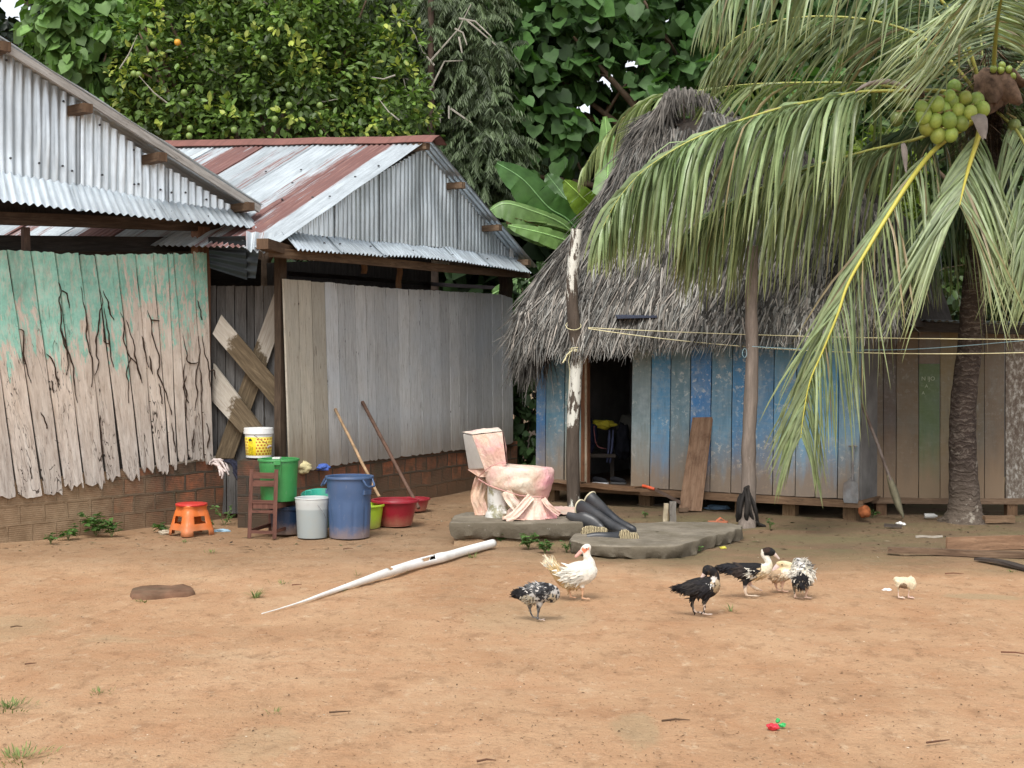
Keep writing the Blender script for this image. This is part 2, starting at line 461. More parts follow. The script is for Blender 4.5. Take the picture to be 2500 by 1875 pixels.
def corr(mb, tops, bots, pitch, amp, rows=6, mi=0, dent=0.0, sheet=10, seed=0, tintfn=None, nrm=None, per=6):
    """corrugated sheeting between two polylines of 3-D points (tops/bots are functions of t in 0..1)"""
    rnd = random.Random(seed)
    L = (tops(1) - tops(0)).length
    Lb = (bots(1) - bots(0)).length
    n = int(max(L, Lb) / pitch)
    k = 0
    while k < n:
        m_ = min(sheet, n - k)
        sh = rnd.uniform(0.0, .006); tilt = rnd.uniform(-.008, .008); tn = rnd.uniform(.86, 1.08); bt = rnd.uniform(-.012, .02)
        R = []; U = []; C = []
        cols = m_ * per
        for r in range(rows + 1):
            v = r / rows; row = []; ur = []; cr = []
            for j in range(cols + 1):
                s = (k + (j / per) + (0.35 if k == 0 and j == 0 else 0)) / n
                s = min(1, s + (.5 / n if j == cols else 0))
                a, b = tops(s), bots(s)
                ext = 1 + (bt / max(.2, (a - b).length))
                p = a.lerp(b, v * ext)
                ph = 2 * math.pi * (k + j / per)
                d = amp * math.sin(ph) + sh + tilt * (j / cols)
                if dent: d += dent * noise.noise(V((s * L * 2.5, v * (a - b).length * 2, seed))) * (1 + 1.2 * math.sin(ph))
                nn = nrm(s) if callable(nrm) else nrm
                row.append(p + nn * d); ur.append((s * L, v * (a - b).length))
                q = tn if tintfn is None else tn * tintfn(s, v)
                cr.append((q, q, q * 1.01))
            R.append(row); U.append(ur); C.append(cr)
        mb.grid(R, mi, U, C)
        k += m_
    return mb

def plank(mb, TL, TR, BL, BR, n, th, nc=5, nr=8, jag=0.0, jagt=0.0, col=(1, 1, 1), seed=0, wob=.004, uoff=0, gapfn=None, sd=(0, 0)):
    rnd = random.Random(seed)
    ph = rnd.uniform(0, 99)
    W = max(.02, (TR - TL).length); H = (BL - TL).length
    jb = [jag * max(0, .3 + 1.1 * noise.noise(V((i * .9, ph, 1))) + rnd.uniform(-.25, .45)) for i in range(nc + 1)]
    jt = [jagt * rnd.uniform(0, 1) for i in range(nc + 1)]
    if jag and nc > 3:
        jb[0] += jag * rnd.uniform(.2, .8); jb[-1] += jag * rnd.uniform(.2, .8)
    off = rnd.uniform(0, .006)
    rows = []; uv = []
    side = (TR - TL).normalized()
    for r in range(nr + 1):
        v = r / nr; row = []; ur = []
        for c in range(nc + 1):
            u = c / nc
            a = TL.lerp(TR, u); b = BL.lerp(BR, u)
            dn = (b - a).normalized()
            a = a + dn * jt[c]; b2 = b - dn * jb[c]
            p = a.lerp(b2, v)
            edge = -1 if c == 0 else (1 if c == nc else 0)
            if edge:
                e = wob * (noise.noise(V((v * 5, ph, edge))) - .3) - (sd[0 if edge < 0 else 1] * max(0, v - .45) ** 1.5)
                p = p + side * e * edge
            p = p + n * (off + .003 * noise.noise(V((u * 2, v * 4, ph))))
            row.append(p); ur.append((uoff + u * W, (1 - v) * H))
        rows.append(row); uv.append(ur)
    back = [[p - n * th for p in row] for row in rows]
    base = len(mb.v)
    vs = [p for r in rows for p in r] + [p for r in back for p in r]
    uvs = [p for r in uv for p in r] * 2
    m_ = nc + 1; N = m_ * (nr + 1); fs = []
    for i in range(nr):
        for j in range(nc):
            a = i * m_ + j
            fs.append((a, a + m_, a + m_ + 1, a + 1)); fs.append((N + a, N + a + 1, N + a + m_ + 1, N + a + m_))
    for i in range(nr):
        a = i * m_; fs.append((a, N + a, N + a + m_, a + m_))
        a = i * m_ + nc; fs.append((a, a + m_, N + a + m_, N + a))
    for j in range(nc):
        fs.append((j, j + 1, N + j + 1, N + j)); a = nr * m_ + j; fs.append((a, N + a, N + a + 1, a + 1))
    mb.add(vs, fs, 0, uvs, col)

def brick_mat(name, mud_from=None, moss=.35, dark=1.0):
    m = MT(name, .9, .2)
    b = m.n('ShaderNodeTexBrick'); b.offset = .5
    wv_ = m.n('ShaderNodeVectorMath', operation='ADD'); m.L.new(m.pos((1, 1, 1), 'uv'), wv_.inputs[0]); wn_ = m.n('ShaderNodeVectorMath', operation='SCALE'); m.L.new(m.noise(m.pos(), 3, 3, .5, out='Color'), wn_.inputs[0]); wn_.inputs['Scale'].default_value = .05; m.L.new(wn_.outputs[0], wv_.inputs[1]); m.L.new(wv_.outputs[0], b.inputs['Vector'])
    b.inputs['Scale'].default_value = 1.0; b.inputs['Brick Width'].default_value = .245; b.inputs['Row Height'].default_value = .175
    b.inputs['Mortar Size'].default_value = .014; b.inputs['Mortar Smooth'].default_value = .3; b.inputs['Bias'].default_value = 0
    b.inputs['Color1'].default_value = (.40, .135, .065, 1); b.inputs['Color2'].default_value = (.13, .075, .05, 1); b.inputs['Mortar'].default_value = (.085, .07, .055, 1)
    groove = m.math('SINE', m.math('MULTIPLY', m.sep(m.pos((1, 1, 1), 'uv'))[1], 340.0))
    nz = m.noise(m.pos(), 7, 7, .7)
    c = m.mix(m.ramp(nz, [(.32, 0), (.60, .85)]), b.outputs['Color'], (.095, .068, .048))
    nz2 = m.noise(m.pos(off=(3, 3, 3)), 3.0, 7, .7)
    c = m.mix(m.ramp(nz2, [(.5, 0), (.66, moss)]), c, (.065, .07, .035))
    z = m.sep(m.pos())
    low = m.ramp(m.math('ADD', z[2], m.math('MULTIPLY', nz2, .25)), [(.14, .9), (.52, 0)])
    c = m.mix(low, c, (.16, .105, .065))
    if mud_from is not None:
        f = m.ramp(m.math('MULTIPLY_ADD', m.math('ADD', z[0], m.math('MULTIPLY', nz2, 1.2)), -1.0, mud_from), [(.0, 0), (.55, .93)])
        c = m.mix(f, c, m.ramp(nz, [(.3, (.20, .135, .08)), (.7, (.34, .24, .15))]))
    if dark < 1: c = m.mix(1 - dark, c, (.03, .028, .024))
    m.color(c)
    h = m.math('ADD', m.math('MULTIPLY', b.outputs['Fac'], -1.0), m.math('ADD', m.math('MULTIPLY', groove, .08), m.math('MULTIPLY', nz, 1.2)))
    m.bump(h, .8, .012)
    return m.m
def brick_run(mb, p, q, ztops, th, n, zb=-.05, seg=.08):
    """wall along p->q with bumpy top, front face towards n"""
    L = (q - p).length; k = max(2, int(L / seg)); fr = []; bk = []; uf = []
    for i in range(k + 1):
        t = i / k; b = p.lerp(q, t); zt = ztops(t) + .012 * noise.noise(V((t * L * 6, zb, p.x)))
        col_f = []; cu = []
        for r in range(7):
            z = lerp(zb, zt, r / 6)
            d = .008 * noise.noise(V((t * L * 4, z * 6, p.x)))
            col_f.append(V((b.x, b.y, z)) + n * d); cu.append((t * L, z))
        for d in (.3, 1.0):
            col_f.append(V((b.x, b.y, zt)) - n * th * d); cu.append((t * L, zt + th * d))
        col_f.append(V((b.x, b.y, zb)) - n * th); cu.append((t * L, zt + th + 1))
        fr.append(col_f); uf.append(cu)
    mb.grid(fr, 0, uf)
    for e, rv in ((fr[0], 0), (fr[-1], 1)):
        f = tuple(range(len(e))); mb.add(e, [f[::-1] if rv else f], 0, [(x[1] * .2, x[1]) for x in uf[0]])

# ================= BARN WITH GREEN BOARDS =================
A1 = gr(0, 1325); B1 = gr(576, 1262)
u1 = (B1 - A1).normalized(); n1 = V((u1.y, -u1.x, 0))
if n1.y > 0: n1 = -n1
P1 = A1.copy()
barn1 = thing('green_barn', V((A1.x, A1.y, 0)), 'barn with peeling turquoise boards, ragged rotten bottom edges and a bright zinc gable', 'barn', 'farm buildings round the yard')
z2 = lambda x, y: (x / 2.0743, 550 + y / 2.0743)
# peeling paint
m = MT('peeling turquoise boards', .88, .2)
pz = m.sep(m.pos())
uvp = m.pos((7, 1.1, 1), 'uv'); isl = m.island()
cb = m.n('ShaderNodeCombineXYZ'); m.L.new(m.math('MULTIPLY', isl, 31.0), cb.inputs[0]); m.L.new(m.math('MULTIPLY', isl, 13.0), cb.inputs[1])
ad = m.n('ShaderNodeVectorMath', operation='ADD'); m.L.new(uvp, ad.inputs[0]); m.L.new(cb.outputs[0], ad.inputs[1])
gw = m.noise(ad.outputs[0], 3.2, 8, .7, .5)
woodc = m.ramp(gw, [(.25, (.36, .28, .22)), (.42, (.57, .485, .405)), (.60, (.69, .61, .525)), (.8, (.78, .72, .65))])
greyc = m.ramp(gw, [(.27, (.24, .20, .17)), (.45, (.48, .43, .385)), (.62, (.62, .58, .53)), (.78, (.68, .65, .61))])
lowf = m.ramp(m.math('ADD', pz[2], m.math('MULTIPLY', m.noise(ad.outputs[0], 1.2, 4, .6), .9)), [(.85 / 3, 1), (1.75 / 3, 0)])
x3 = m.math('MULTIPLY', m.math('ADD', pz[2], m.math('MULTIPLY', m.noise(ad.outputs[0], 1.2, 4, .6), .9)), .3333)
lowf = m.ramp(x3, [(.33, 1), (.60, 0)])
c = m.mix(lowf, woodc, greyc)
paintc = m.ramp(m.noise(m.pos(), 6, 6, .7), [(.3, (.21, .46, .37)), (.5, (.30, .60, .49)), (.7, (.46, .68, .58))])
# paint line: lower on the left of the wall (x < -4) than towards the corner
line = m.math('ADD', pz[2], m.math('MULTIPLY', m.math('ADD', pz[0], 3.7), -.55))
line = m.math('ADD', line, m.math('MULTIPLY', m.math('SUBTRACT', m.noise(ad.outputs[0], 1.5, 8, .72), .5), 3.2))
line = m.math('ADD', line, m.math('MULTIPLY', m.math('SUBTRACT', m.noise(m.pos(), 2.0, 4, .6), .5), 1.0))
line = m.math('ADD', line, m.math('MULTIPLY', m.math('SUBTRACT', isl, .55), .8))
line = m.math('ADD', line, m.math('MULTIPLY', m.math('SUBTRACT', m.noise(m.pos((1, 1, .5)), 13, 7, .8), .5), 1.1))
pf = m.ramp(m.math('MULTIPLY', line, .333), [(.672, 0), (.684, 1)])
worn = m.ramp(m.noise(m.pos((1, 1, .35)), 26, 6, .75), [(.50, 0), (.58, .75)])
rightw = m.ramp(m.math('ADD', pz[0], 4.1), [(.2, .2), (.8, 1.0)])
pf = m.math('MULTIPLY', pf, m.math('SUBTRACT', 1.0, m.math('MULTIPLY', worn, m.math('ADD', rightw, .35))))
c = m.mix(pf, c, paintc)
hf = m.noise(m.pos((60, 7, 1), 'uv'), 1.0, 6, .75)
c = m.mix(m.ramp(hf, [(.30, .55), (.44, 0)]), c, (.13, .10, .08))
c = m.mix(m.ramp(hf, [(.58, 0), (.70, .5)]), c, (.78, .74, .68))
# dark tracks down the boards
vv = m.noise(ad.outputs[0], 1.35, 3, .5, 1.6)
vein = m.ramp(m.math('ABSOLUTE', m.math('SUBTRACT', vv, .5)), [(.0, 1), (.007, .9), (.013, 0)])
vmask = m.ramp(m.noise(m.pos((1.6, 1.6, .6)), 1.6, 3, .5), [(.44, 0), (.54, 1)])
vlow = m.ramp(m.math('MULTIPLY', pz[2], .333), [(.5, 1), (.75, .15)])
c = m.mix(m.math('MULTIPLY', m.math('MULTIPLY', vein, vmask), vlow), c, (.035, .022, .016))
stain = m.ramp(m.noise(m.pos((1.3, 1.3, .5), off=(2, 2, 9)), 4, 7, .7), [(.55, 0), (.75, .45)])
c = m.mix(stain, c, (.16, .12, .09))
c = m.mix(1.0, c, m.attr(), 'MULTIPLY')
m.color(c); m.bump(m.math('ADD', gw, m.math('MULTIPLY', hf, .6)), .7, .012)
M_PEEL = m.m
mb = MB()
tops = [-802, -684, -566, -448, -330, -210, -90, 35, 155, 278, 400, 482, 590, 685, 775, 850, 880, 980, 1048]
bots = [-545, -435, -325, -215, -110, -20, 98, 227, 332, 437, 547, 625, 722, 797, 868, 905, 962, 1042, 1090]
ytop = lambda x: poly_y([(-802, 108), (35, 120), (155, 122), (400, 140), (590, 142), (780, 140), (980, 138), (1050, 130)], x)
ybot = [1390, 1390, 1392, 1394, 1390, 1390, 1388, 1385, 1368, 1345, 1338, 1310, 1296, 1262, 1268, 1240, 1215, 1212, 1222]
for i in range(len(tops) - 1):
    a, b = tops[i] + 3, tops[i + 1] - 3
    c_, d_ = bots[i] + 2.5, bots[i + 1] - 2.5
    if i == 11: c_ += 9
    yb = ybot[i + 1]
    yt = ytop((a + b) / 2) + random.uniform(-3, 3)
    TL, TR, BL, BR = [onp(*z2(x, y), P1 + n1 * .03, n1) for x, y in ((a, yt), (b, yt + 3), (c_, yb), (d_, yb))]
    g = random.uniform(.88, 1.08)
    plank(mb, TL, TR, BL, BR, n1, .022, nc=7, nr=14, jag=.035 + .05 * (i > 7) + (.03 if i in (12, 14, 15) else 0), jagt=.02, col=(g, g, g), seed=i * 3 + 5, wob=.008, uoff=i * .6, sd=(.0, .045 if i == 10 else .045))
mb.build('board_wall', M_PEEL, barn1)
# termite tracks: crusted mud ridges standing proud of the boards
m = MT('dark mud crust', .95, .1); m.color((.045, .03, .022)); M_CRUST = m.m
mb = MB()
tr = [[(295, 290), (312, 330), (300, 380), (312, 450), (308, 520), (325, 600), (340, 640), (345, 720), (335, 760)], [(312, 330), (340, 350), (352, 420)], [(312, 520), (330, 590), (352, 660), (372, 720), (375, 800), (392, 900)],
      [(98, 525), (122, 545), (118, 640), (140, 740), (158, 800)], [(235, 650), (270, 690), (285, 760), (298, 820)], [(262, 785), (272, 850)], [(410, 310), (425, 400), (440, 480), (438, 560), (455, 640), (470, 700), (465, 820)],
      [(500, 320), (520, 380), (505, 450), (500, 520), (488, 580), (490, 660), (502, 700), (480, 760)], [(520, 330), (548, 390), (556, 440), (578, 480)], [(528, 420), (540, 500), (552, 560), (560, 650), (575, 720)],
      [(525, 520), (530, 590), (558, 600)], [(610, 440), (630, 500), (625, 570), (645, 640), (660, 680), (640, 740), (650, 800), (650, 900)], [(640, 480), (665, 560), (680, 600), (684, 660), (700, 720), (722, 800)], [(660, 670), (690, 700), (712, 780)],
      [(745, 430), (765, 480), (775, 570), (800, 640), (810, 700), (800, 750), (830, 820), (850, 880), (870, 960)], [(760, 478), (806, 484)], [(806, 800), (815, 850), (822, 905)], [(758, 660), (772, 755)], [(720, 560), (735, 640), (752, 720)],
      [(925, 560), (945, 640), (950, 690), (985, 700), (1010, 690)], [(935, 700), (930, 780), (945, 850), (940, 930), (950, 990)], [(1005, 560), (1012, 640), (1005, 700), (990, 780), (1000, 850), (985, 940)], [(1025, 560), (1035, 640), (1055, 700), (1060, 760), (1065, 820)], [(1012, 720), (1022, 800), (1018, 900)],
      [(945, 760), (930, 830), (955, 900)], [(1060, 740), (1085, 735), (1090, 780)], [(505, 960), (512, 1060), (520, 1150), (505, 1190)], [(205, 945), (225, 980), (240, 1030)], [(870, 1000), (880, 1080), (890, 1150)], [(985, 1030), (975, 1100), (980, 1150)], [(1045, 1000), (1060, 1060), (1050, 1130)], [(1000, 380), (1015, 430), (1022, 480)]]
for q, t in enumerate(tr):
    pts = smooth_path([(x, y) for x, y in t], len(t) * 3)
    k = len(pts)
    P = [onp(*z2(x + 2 * math.sin(i * 1.7 + q), y), P1 + n1 * .040, n1) for i, (x, y) in enumerate(pts)]
    mb.tube(P, [.002 + .008 * abs(noise.noise(V((i * .6, q, 0)))) + .004 * math.sin(math.pi * i / k) for i in range(k)], 5, flat=.9)
mb.build('termite_tracks', M_CRUST, barn1)
# brick footing
mb = MB()
pa = A1 - u1 * 1.5; pb = B1
zt = lambda t: lerp(.47, .63, t)
brick_run(mb, V((pa.x, pa.y, 0)), V((pb.x, pb.y, 0)), zt, .14, n1)
back = V((-n1.x, -n1.y, 0))
nside = V((u1.x, u1.y, 0))
brick_run(mb, V((pb.x, pb.y, 0)) + nside * .002, V((pb.x, pb.y, 0)) + nside * .002 - n1 * .6, lambda t: .62, .12, nside)
mb.build('brick_footing', brick_mat('mud caked brick', mud_from=-2.9), barn1)
mb = MB()
mb.beam(onp(240, 1165, P1 - n1 * .03, n1), onp(530, 1118, P1 - n1 * .03, n1), .05, .05, mi=0)
mb.build('sill_beam', W_PALE, barn1)
# gable
def L1(px, py, o=0.0): return onp(px, py, P1 + n1 * (.06 + o), n1)
ztop_g = [(-330, -90), (0, 124), (192, 246), (372, 387), (584, 514)]
zbot_g = [(-330, 380), (0, 422), (231, 461), (392, 493), (584, 520)]
Pa, Pb = L1(-330, 0), L1(586, 0)
def g_at(tab, t):
    x = lerp(-330, 586, t)
    # uniform along the wall rather than across the picture
    X = lerp(Pa.x, Pb.x, t); Y = lerp(Pa.y, Pb.y, t); x = CX + F * X / Y * 1.0
    return L1(x, poly_y(tab, x))
mb = MB()
corr(mb, lambda t: g_at(ztop_g, t), lambda t: g_at(zbot_g, t), .098, .021, rows=12, dent=.012, sheet=11, seed=3, nrm=n1)
mb.build('gable_sheets', M_ZINC, barn1, smooth=True)
mb = MB()
bt1 = [(-330, 455), (0, 491), (150, 508), (300, 524), (360, 531), (470, 542), (560, 551), (640, 560)]
Ra, Rb = L1(-330, 380), L1(600, 521)
Sa, Sb = onp(-330, 455, P1 + n1 * .42, n1), onp(636, 560, P1 + n1 * .42, n1)
def sk_t(t):
    X = lerp(Ra.x, Rb.x, t); Y = lerp(Ra.y, Rb.y, t); x = CX + F * X / Y
    return L1(x, poly_y(zbot_g, x) - 3, .02)
def sk_b(t):
    X = lerp(Sa.x, Sb.x, t); Y = lerp(Sa.y, Sb.y, t); x = CX + F * X / Y
    return onp(x, poly_y(bt1, x), P1 + n1 * .42, n1)
corr(mb, sk_t, sk_b, .08, .013, rows=5, dent=.010, sheet=12, seed=8, nrm=(n1 * .3 + V((0, 0, 1))).normalized())
mb.build('eave_skirt', M_ZINC, barn1, smooth=True)
# screws
m = MT('screw heads', .5, .5, .6); m.color((.07, .07, .075)); M_SCREW = m.m
for x, y in ((16, 147), (26, 386), (96, 398), (153, 405), (176, 417), (250, 427), (328, 450), (338, 449), (155, 247), (244, 305), (327, 366), (392, 463), (419, 470), (453, 470), (504, 487)):
    mb = MB(); mb.lathe(L1(x, y, .026), [(.0, .008), (.010, .006), (.011, -.006)], 8, M=n1.to_track_quat('Z', 'Y').to_matrix()); mb.build('screw', M_SCREW, barn1)
for x, y in ((18, 473), (69, 478), (136, 489), (187, 496), (236, 503), (282, 510), (324, 516), (376, 515), (420, 519), (459, 526), (508, 530)):
    mb = MB(); mb.lathe(onp(x, y, P1 + n1 * .28, n1) + V((0, 0, .01)), [(.011, -.006), (.010, .006), (.0, .008)], 8); mb.build('screw', M_SCREW, barn1)
# roof
v0 = onp(0, 90, P1 + n1 * .30, n1); v1 = onp(640, 500, P1 + n1 * .30, n1)
dv = (v1 - v0); apex1 = v0 - dv * .55; apex1b = apex1 - n1 * 1.9; v1b = v1 - n1 * 1.9
nr1 = dv.cross(n1).normalized(); nr1 = nr1 if nr1.z > 0 else -nr1
mb = MB()
corr(mb, lambda t: apex1.lerp(apex1b, t), lambda t: v1.lerp(v1b, t), .075, .012, rows=26, dent=.008, sheet=10, seed=5, nrm=nr1)
lf = apex1 - V((u1.x, u1.y, 0)) * 2.6 + V((0, 0, -1.2))
corr(mb, lambda t: apex1.lerp(apex1b, t), lambda t: lf.lerp(lf - n1 * 1.9, t), .075, .012, rows=6, sheet=10, seed=6, nrm=V((0, 0, 1)))
mb.build('roof', M_ZINC_OLD, barn1, smooth=True)
mb = MB()
ndn = -nr1 * .05
mb.beam(apex1 - n1 * .02 + ndn, v1 - n1 * .02 + ndn, .035, .07, side=n1, segs=14, wob=.012)
mb.build('verge_board', W_GREY, barn1)
for (x, y, l) in ((14, 112, .33), (214, 262, .33), (398, 383, .35), (612, 503, .40)):
    mb = MB(); c0 = onp(x, y, P1 + n1 * .34, n1); mb.beam(c0, c0 - n1 * 1.7, .10, .085, side=V((u1.x, u1.y, 0)), segs=6, wob=.015, col=(.6, .56, .52))
    mb.build('purlin', W_BROWN, barn1)
# posts, beams, shade panel
mb = MB()
b0 = onp(-330, 520, P1 - n1 * .06, n1); b1 = onp(566, 554, P1 - n1 * .06, n1)
mb.beam(b0, b1, .07, .115, col=(.8, .7, .65), segs=10, wob=.01); mb.build('tie_beam', W_DARK, barn1)
mb = MB()
q0 = onp(-330, 592, P1 - n1 * .5, n1); q1 = onp(508, 597, P1 - n1 * .45, n1)
mb.beam(q0, q1, .05, .15, col=(.45, .45, .5)); mb.build('rear_rail', W_DARK, barn1)
mb = MB()
a_, b_, c_, d_ = [onp(x, y, P1 - n1 * .12, n1) for x, y in ((-330, 400), (640, 520), (560, 552), (-330, 535))]
mb.add([a_, b_, c_, d_] + [q - n1 * .03 for q in (a_, b_, c_, d_)], [(0, 1, 2, 3), (7, 6, 5, 4), (0, 4, 5, 1), (3, 2, 6, 7)], 0, [(0, 0), (4, 0), (4, 1), (0, 1)] * 2, (.35, .35, .4)); mb.build('shade_panel', W_DARK, barn1)  # dark panel added to stand for the black shade under the skirt
for xp, w_ in ((63, .065), (490, .15), (-120, .08)):
    mb = MB(); t_ = onp(xp, 555, P1 - n1 * .08, n1); mb.beam(V((t_.x, t_.y, .3)), t_, w_, w_ * .8, side=u1, segs=8, wob=.01, col=(1, .8, .75)); mb.build('post', W_DARK if xp != 490 else W_BROWN, barn1)

# corrugated sheet hung between the barns; eave shade put into its tint
sh = thing('hanging_sheet', at(552, 700, 13.75), 'corrugated sheet hanging under the eaves between the two barns, eave shade painted in', 'roofing sheet')
mb = MB(); tl, tr_, bl, br = at(508, 576, 13.85), at(600, 572, 13.55), at(512, 655, 13.85), at(604, 684, 13.55)
corr(mb, lambda t: tl.lerp(bl, t), lambda t: tr_.lerp(br, t), .09, .014, rows=8, sheet=30, seed=1, nrm=V((.2, -1, 0)).normalized(), dent=.01, tintfn=lambda s, v: .05)
tl, tr_, bl, br = at(590, 580, 13.6), at(638, 590, 13.5), at(598, 678, 13.6), at(625, 680, 13.5)
corr(mb, lambda t: tl.lerp(bl, t), lambda t: tr_.lerp(br, t), .09, .014, rows=8, sheet=30, seed=2, nrm=V((.2, -1, 0)).normalized(), dent=.02, tintfn=lambda s, v: .12)
mb.build('sheet', M_ZINC_OLD, sh, smooth=True)

# ================= GREY BOARDED BARN =================
A2 = V((-2.33, 13.9, 0)); B2 = V((.02, 18.45, 0))
u2 = (B2 - A2).normalized(); n2 = V((u2.y, -u2.x, 0)); P2 = A2
barn2 = thing('grey_barn', V(A2), 'barn with silvery grey board wall, zinc gable and rust striped roof', 'barn', 'farm buildings round the yard')
z4 = lambda x, y: (480 + x / 2.6976, 600 + y / 2.6976)
m = MT('silver grey boards', .85, .25)
pz = m.sep(m.pos()); isl = m.island()
cb = m.n('ShaderNodeCombineXYZ'); m.L.new(m.math('MULTIPLY', isl, 31.0), cb.inputs[0]); m.L.new(m.math('MULTIPLY', isl, 13.0), cb.inputs[1])
ad = m.n('ShaderNodeVectorMath', operation='ADD'); m.L.new(m.pos((16, 1.3, 1), 'uv'), ad.inputs[0]); m.L.new(cb.outputs[0], ad.inputs[1])
gw = m.noise(ad.outputs[0], 2.6, 8, .72, .4)
c = m.ramp(gw, [(.25, (.25, .25, .24)), (.45, (.42, .425, .42)), (.6, (.50, .51, .51)), (.8, (.62, .63, .625))])
blu = m.ramp(m.noise(m.pos(), 1.5, 5, .6), [(.4, 0), (.65, .5)])
c = m.mix(blu, c, (.42, .46, .50))
crack = m.ramp(m.noise(ad.outputs[0], 4.5, 3, .5, 1.2), [(.29, 1), (.335, 0)])
c = m.mix(m.math('MULTIPLY', crack, .75), c, (.05, .04, .035))
hf = m.noise(m.pos((70, 6, 1), 'uv'), 1.0, 6, .75)
c = m.mix(m.ramp(hf, [(.30, .55), (.44, 0)]), c, (.12, .11, .10))
c = m.mix(m.ramp(hf, [(.60, 0), (.72, .4)]), c, (.74, .74, .72))
lowd = m.ramp(m.math('ADD', pz[2], m.math('MULTIPLY', m.noise(ad.outputs[0], 1.0, 5, .6), -.5)), [(.35, .75), (.75, 0)])
c = m.mix(lowd, c, (.24, .205, .165))
f = m.math('MULTIPLY_ADD', isl, .32, .84); cc = m.n('ShaderNodeCombineColor'); [m.L.new(f, cc.inputs[i]) for i in range(3)]
c = m.mix(1.0, c, cc.outputs[0], 'MULTIPLY'); c = m.mix(1.0, c, m.attr(), 'MULTIPLY')
m.color(c); m.bump(m.math('ADD', gw, m.math('MULTIPLY', hf, .6)), .6, .01)
M_SILVER = m.m
tops = [570, 665, 752, 842, 925, 968, 1040, 1112, 1165, 1242, 1322, 1395, 1470, 1532, 1600, 1662, 1720, 1772, 1830, 1875, 1945, 2010, 2080]
mb = MB()
ty = lambda x: poly_y([(570, 212), (700, 228), (842, 236), (1240, 274), (1530, 290), (2000, 316), (2080, 345)], x)
by = lambda x: poly_y([(600, 1400), (640, 1478), (780, 1488), (870, 1458), (1200, 1414), (1730, 1350), (2085, 1305)], x)
for i in range(len(tops) - 1):
    a, b = tops[i] + 1.6, tops[i + 1] - 1.6
    fb = lambda x: 612 + (x - 570) * (2084 - 612) / 1510
    TL, TR, BL, BR = [onp(*z4(x, y), P2 + n2 * .02, n2) for x, y in ((a, ty(a)), (b, ty(b)), (fb(a), by(fb(a))), (fb(b), by(fb(b))))]
    col = (1.0, .9, .74) if i < 3 else (1, 1, 1)
    g = random.uniform(.92, 1.08); col = tuple(x * g * (.88 if i < 3 else 1.0) for x in col)
    plank(mb, TL, TR, BL, BR, n2, .022, nc=4, nr=10, jag=.02, jagt=.012, col=col, seed=i + 70, wob=.005, uoff=i * .5)
mb.build('board_wall', M_SILVER, barn2)
mb = MB()
q = B2 + u2 * .12
brick_run(mb, A2 + u2 * .05 - n2 * .005, q - n2 * .005, lambda t: .535 + .02 * t, .14, n2)
mb.build('brick_footing', brick_mat('old red brick', moss=.3), barn2)
# far walls keep the inside dark
mb = MB()
def slab(p, q, z0, z1, th=.03, mb=mb, col=(.5, .5, .5)):
    d = (q - p).normalized(); nn = V((-d.y, d.x, 0))
    mb.obox((p + q) / 2 + V((0, 0, (z0 + z1) / 2)), d * ((q - p).length / 2), nn * th / 2, V((0, 0, (z1 - z0) / 2)), 0, col)
slab(A2 - n2 * 4.2, B2 - n2 * 4.2, 0, 3.15); slab(A2 - n2 * 1.0, A2 - n2 * 4.2, 0, 2.9); slab(B2 - n2 * .1, B2 - n2 * 1.3, 0, 2.32); slab(B2 - n2 * 1.3, B2 - n2 * 4.2, 0, 3.1)
mb.build('rear_walls', W_DARK, barn2)
def L2(px, py, o=0.0): return onp(px, py, P2 + n2 * (.05 + o), n2)
z3 = lambda x, y: (500 + x / 2.6976, 300 + y / 2.6976)
gt = [z3(*q) for q in ((520, 735), (720, 610), (1130, 345), (1430, 172), (1520, 240), (1700, 470), (1910, 735), (2035, 880))]
gb = [z3(*q) for q in ((520, 742), (740, 742), (1100, 785), (1660, 835), (2035, 888))]
Ga, Gb = L2(gt[0][0], 500), L2(gt[-1][0], 500)
def g2(tab, t):
    X = lerp(Ga.x, Gb.x, t); Y = lerp(Ga.y, Gb.y, t); x = CX + F * X / Y
    return L2(x, poly_y(tab, x))
mb = MB()
corr(mb, lambda t: g2(gt, t), lambda t: g2(gb, t), .088, .020, rows=10, dent=.010, sheet=10, seed=11, nrm=n2)
mb.build('gable_sheets', M_ZINC_OLD, barn2, smooth=True)
R0 = onp(1052, 340, P2 + n2 * .27, n2); R1 = at(372, 352, 17.95)
E0 = onp(672, 600, P2 + n2 * .27, n2); E1 = E0 + (R1 - R0) + V((0, 0, -.05))
E0 = E0 + V((0, 0, -.02))
G0 = onp(1312, 652, P2 + n2 * .27, n2); G1 = G0 + (R1 - R0)
nl = (R1 - R0).cross(E0 - R0).normalized(); nl = nl if nl.z > 0 else -nl
ngr = (R1 - R0).cross(G0 - R0).normalized(); ngr = ngr if ngr.z > 0 else -ngr
mb = MB()
corr(mb, lambda t: R0.lerp(R1, t), lambda t: E0.lerp(E1, t), .076, .011, rows=14, dent=.006, sheet=10, seed=21, nrm=nl)
rf = mb.build('roof', M_ROOF_RUST, barn2, smooth=True)
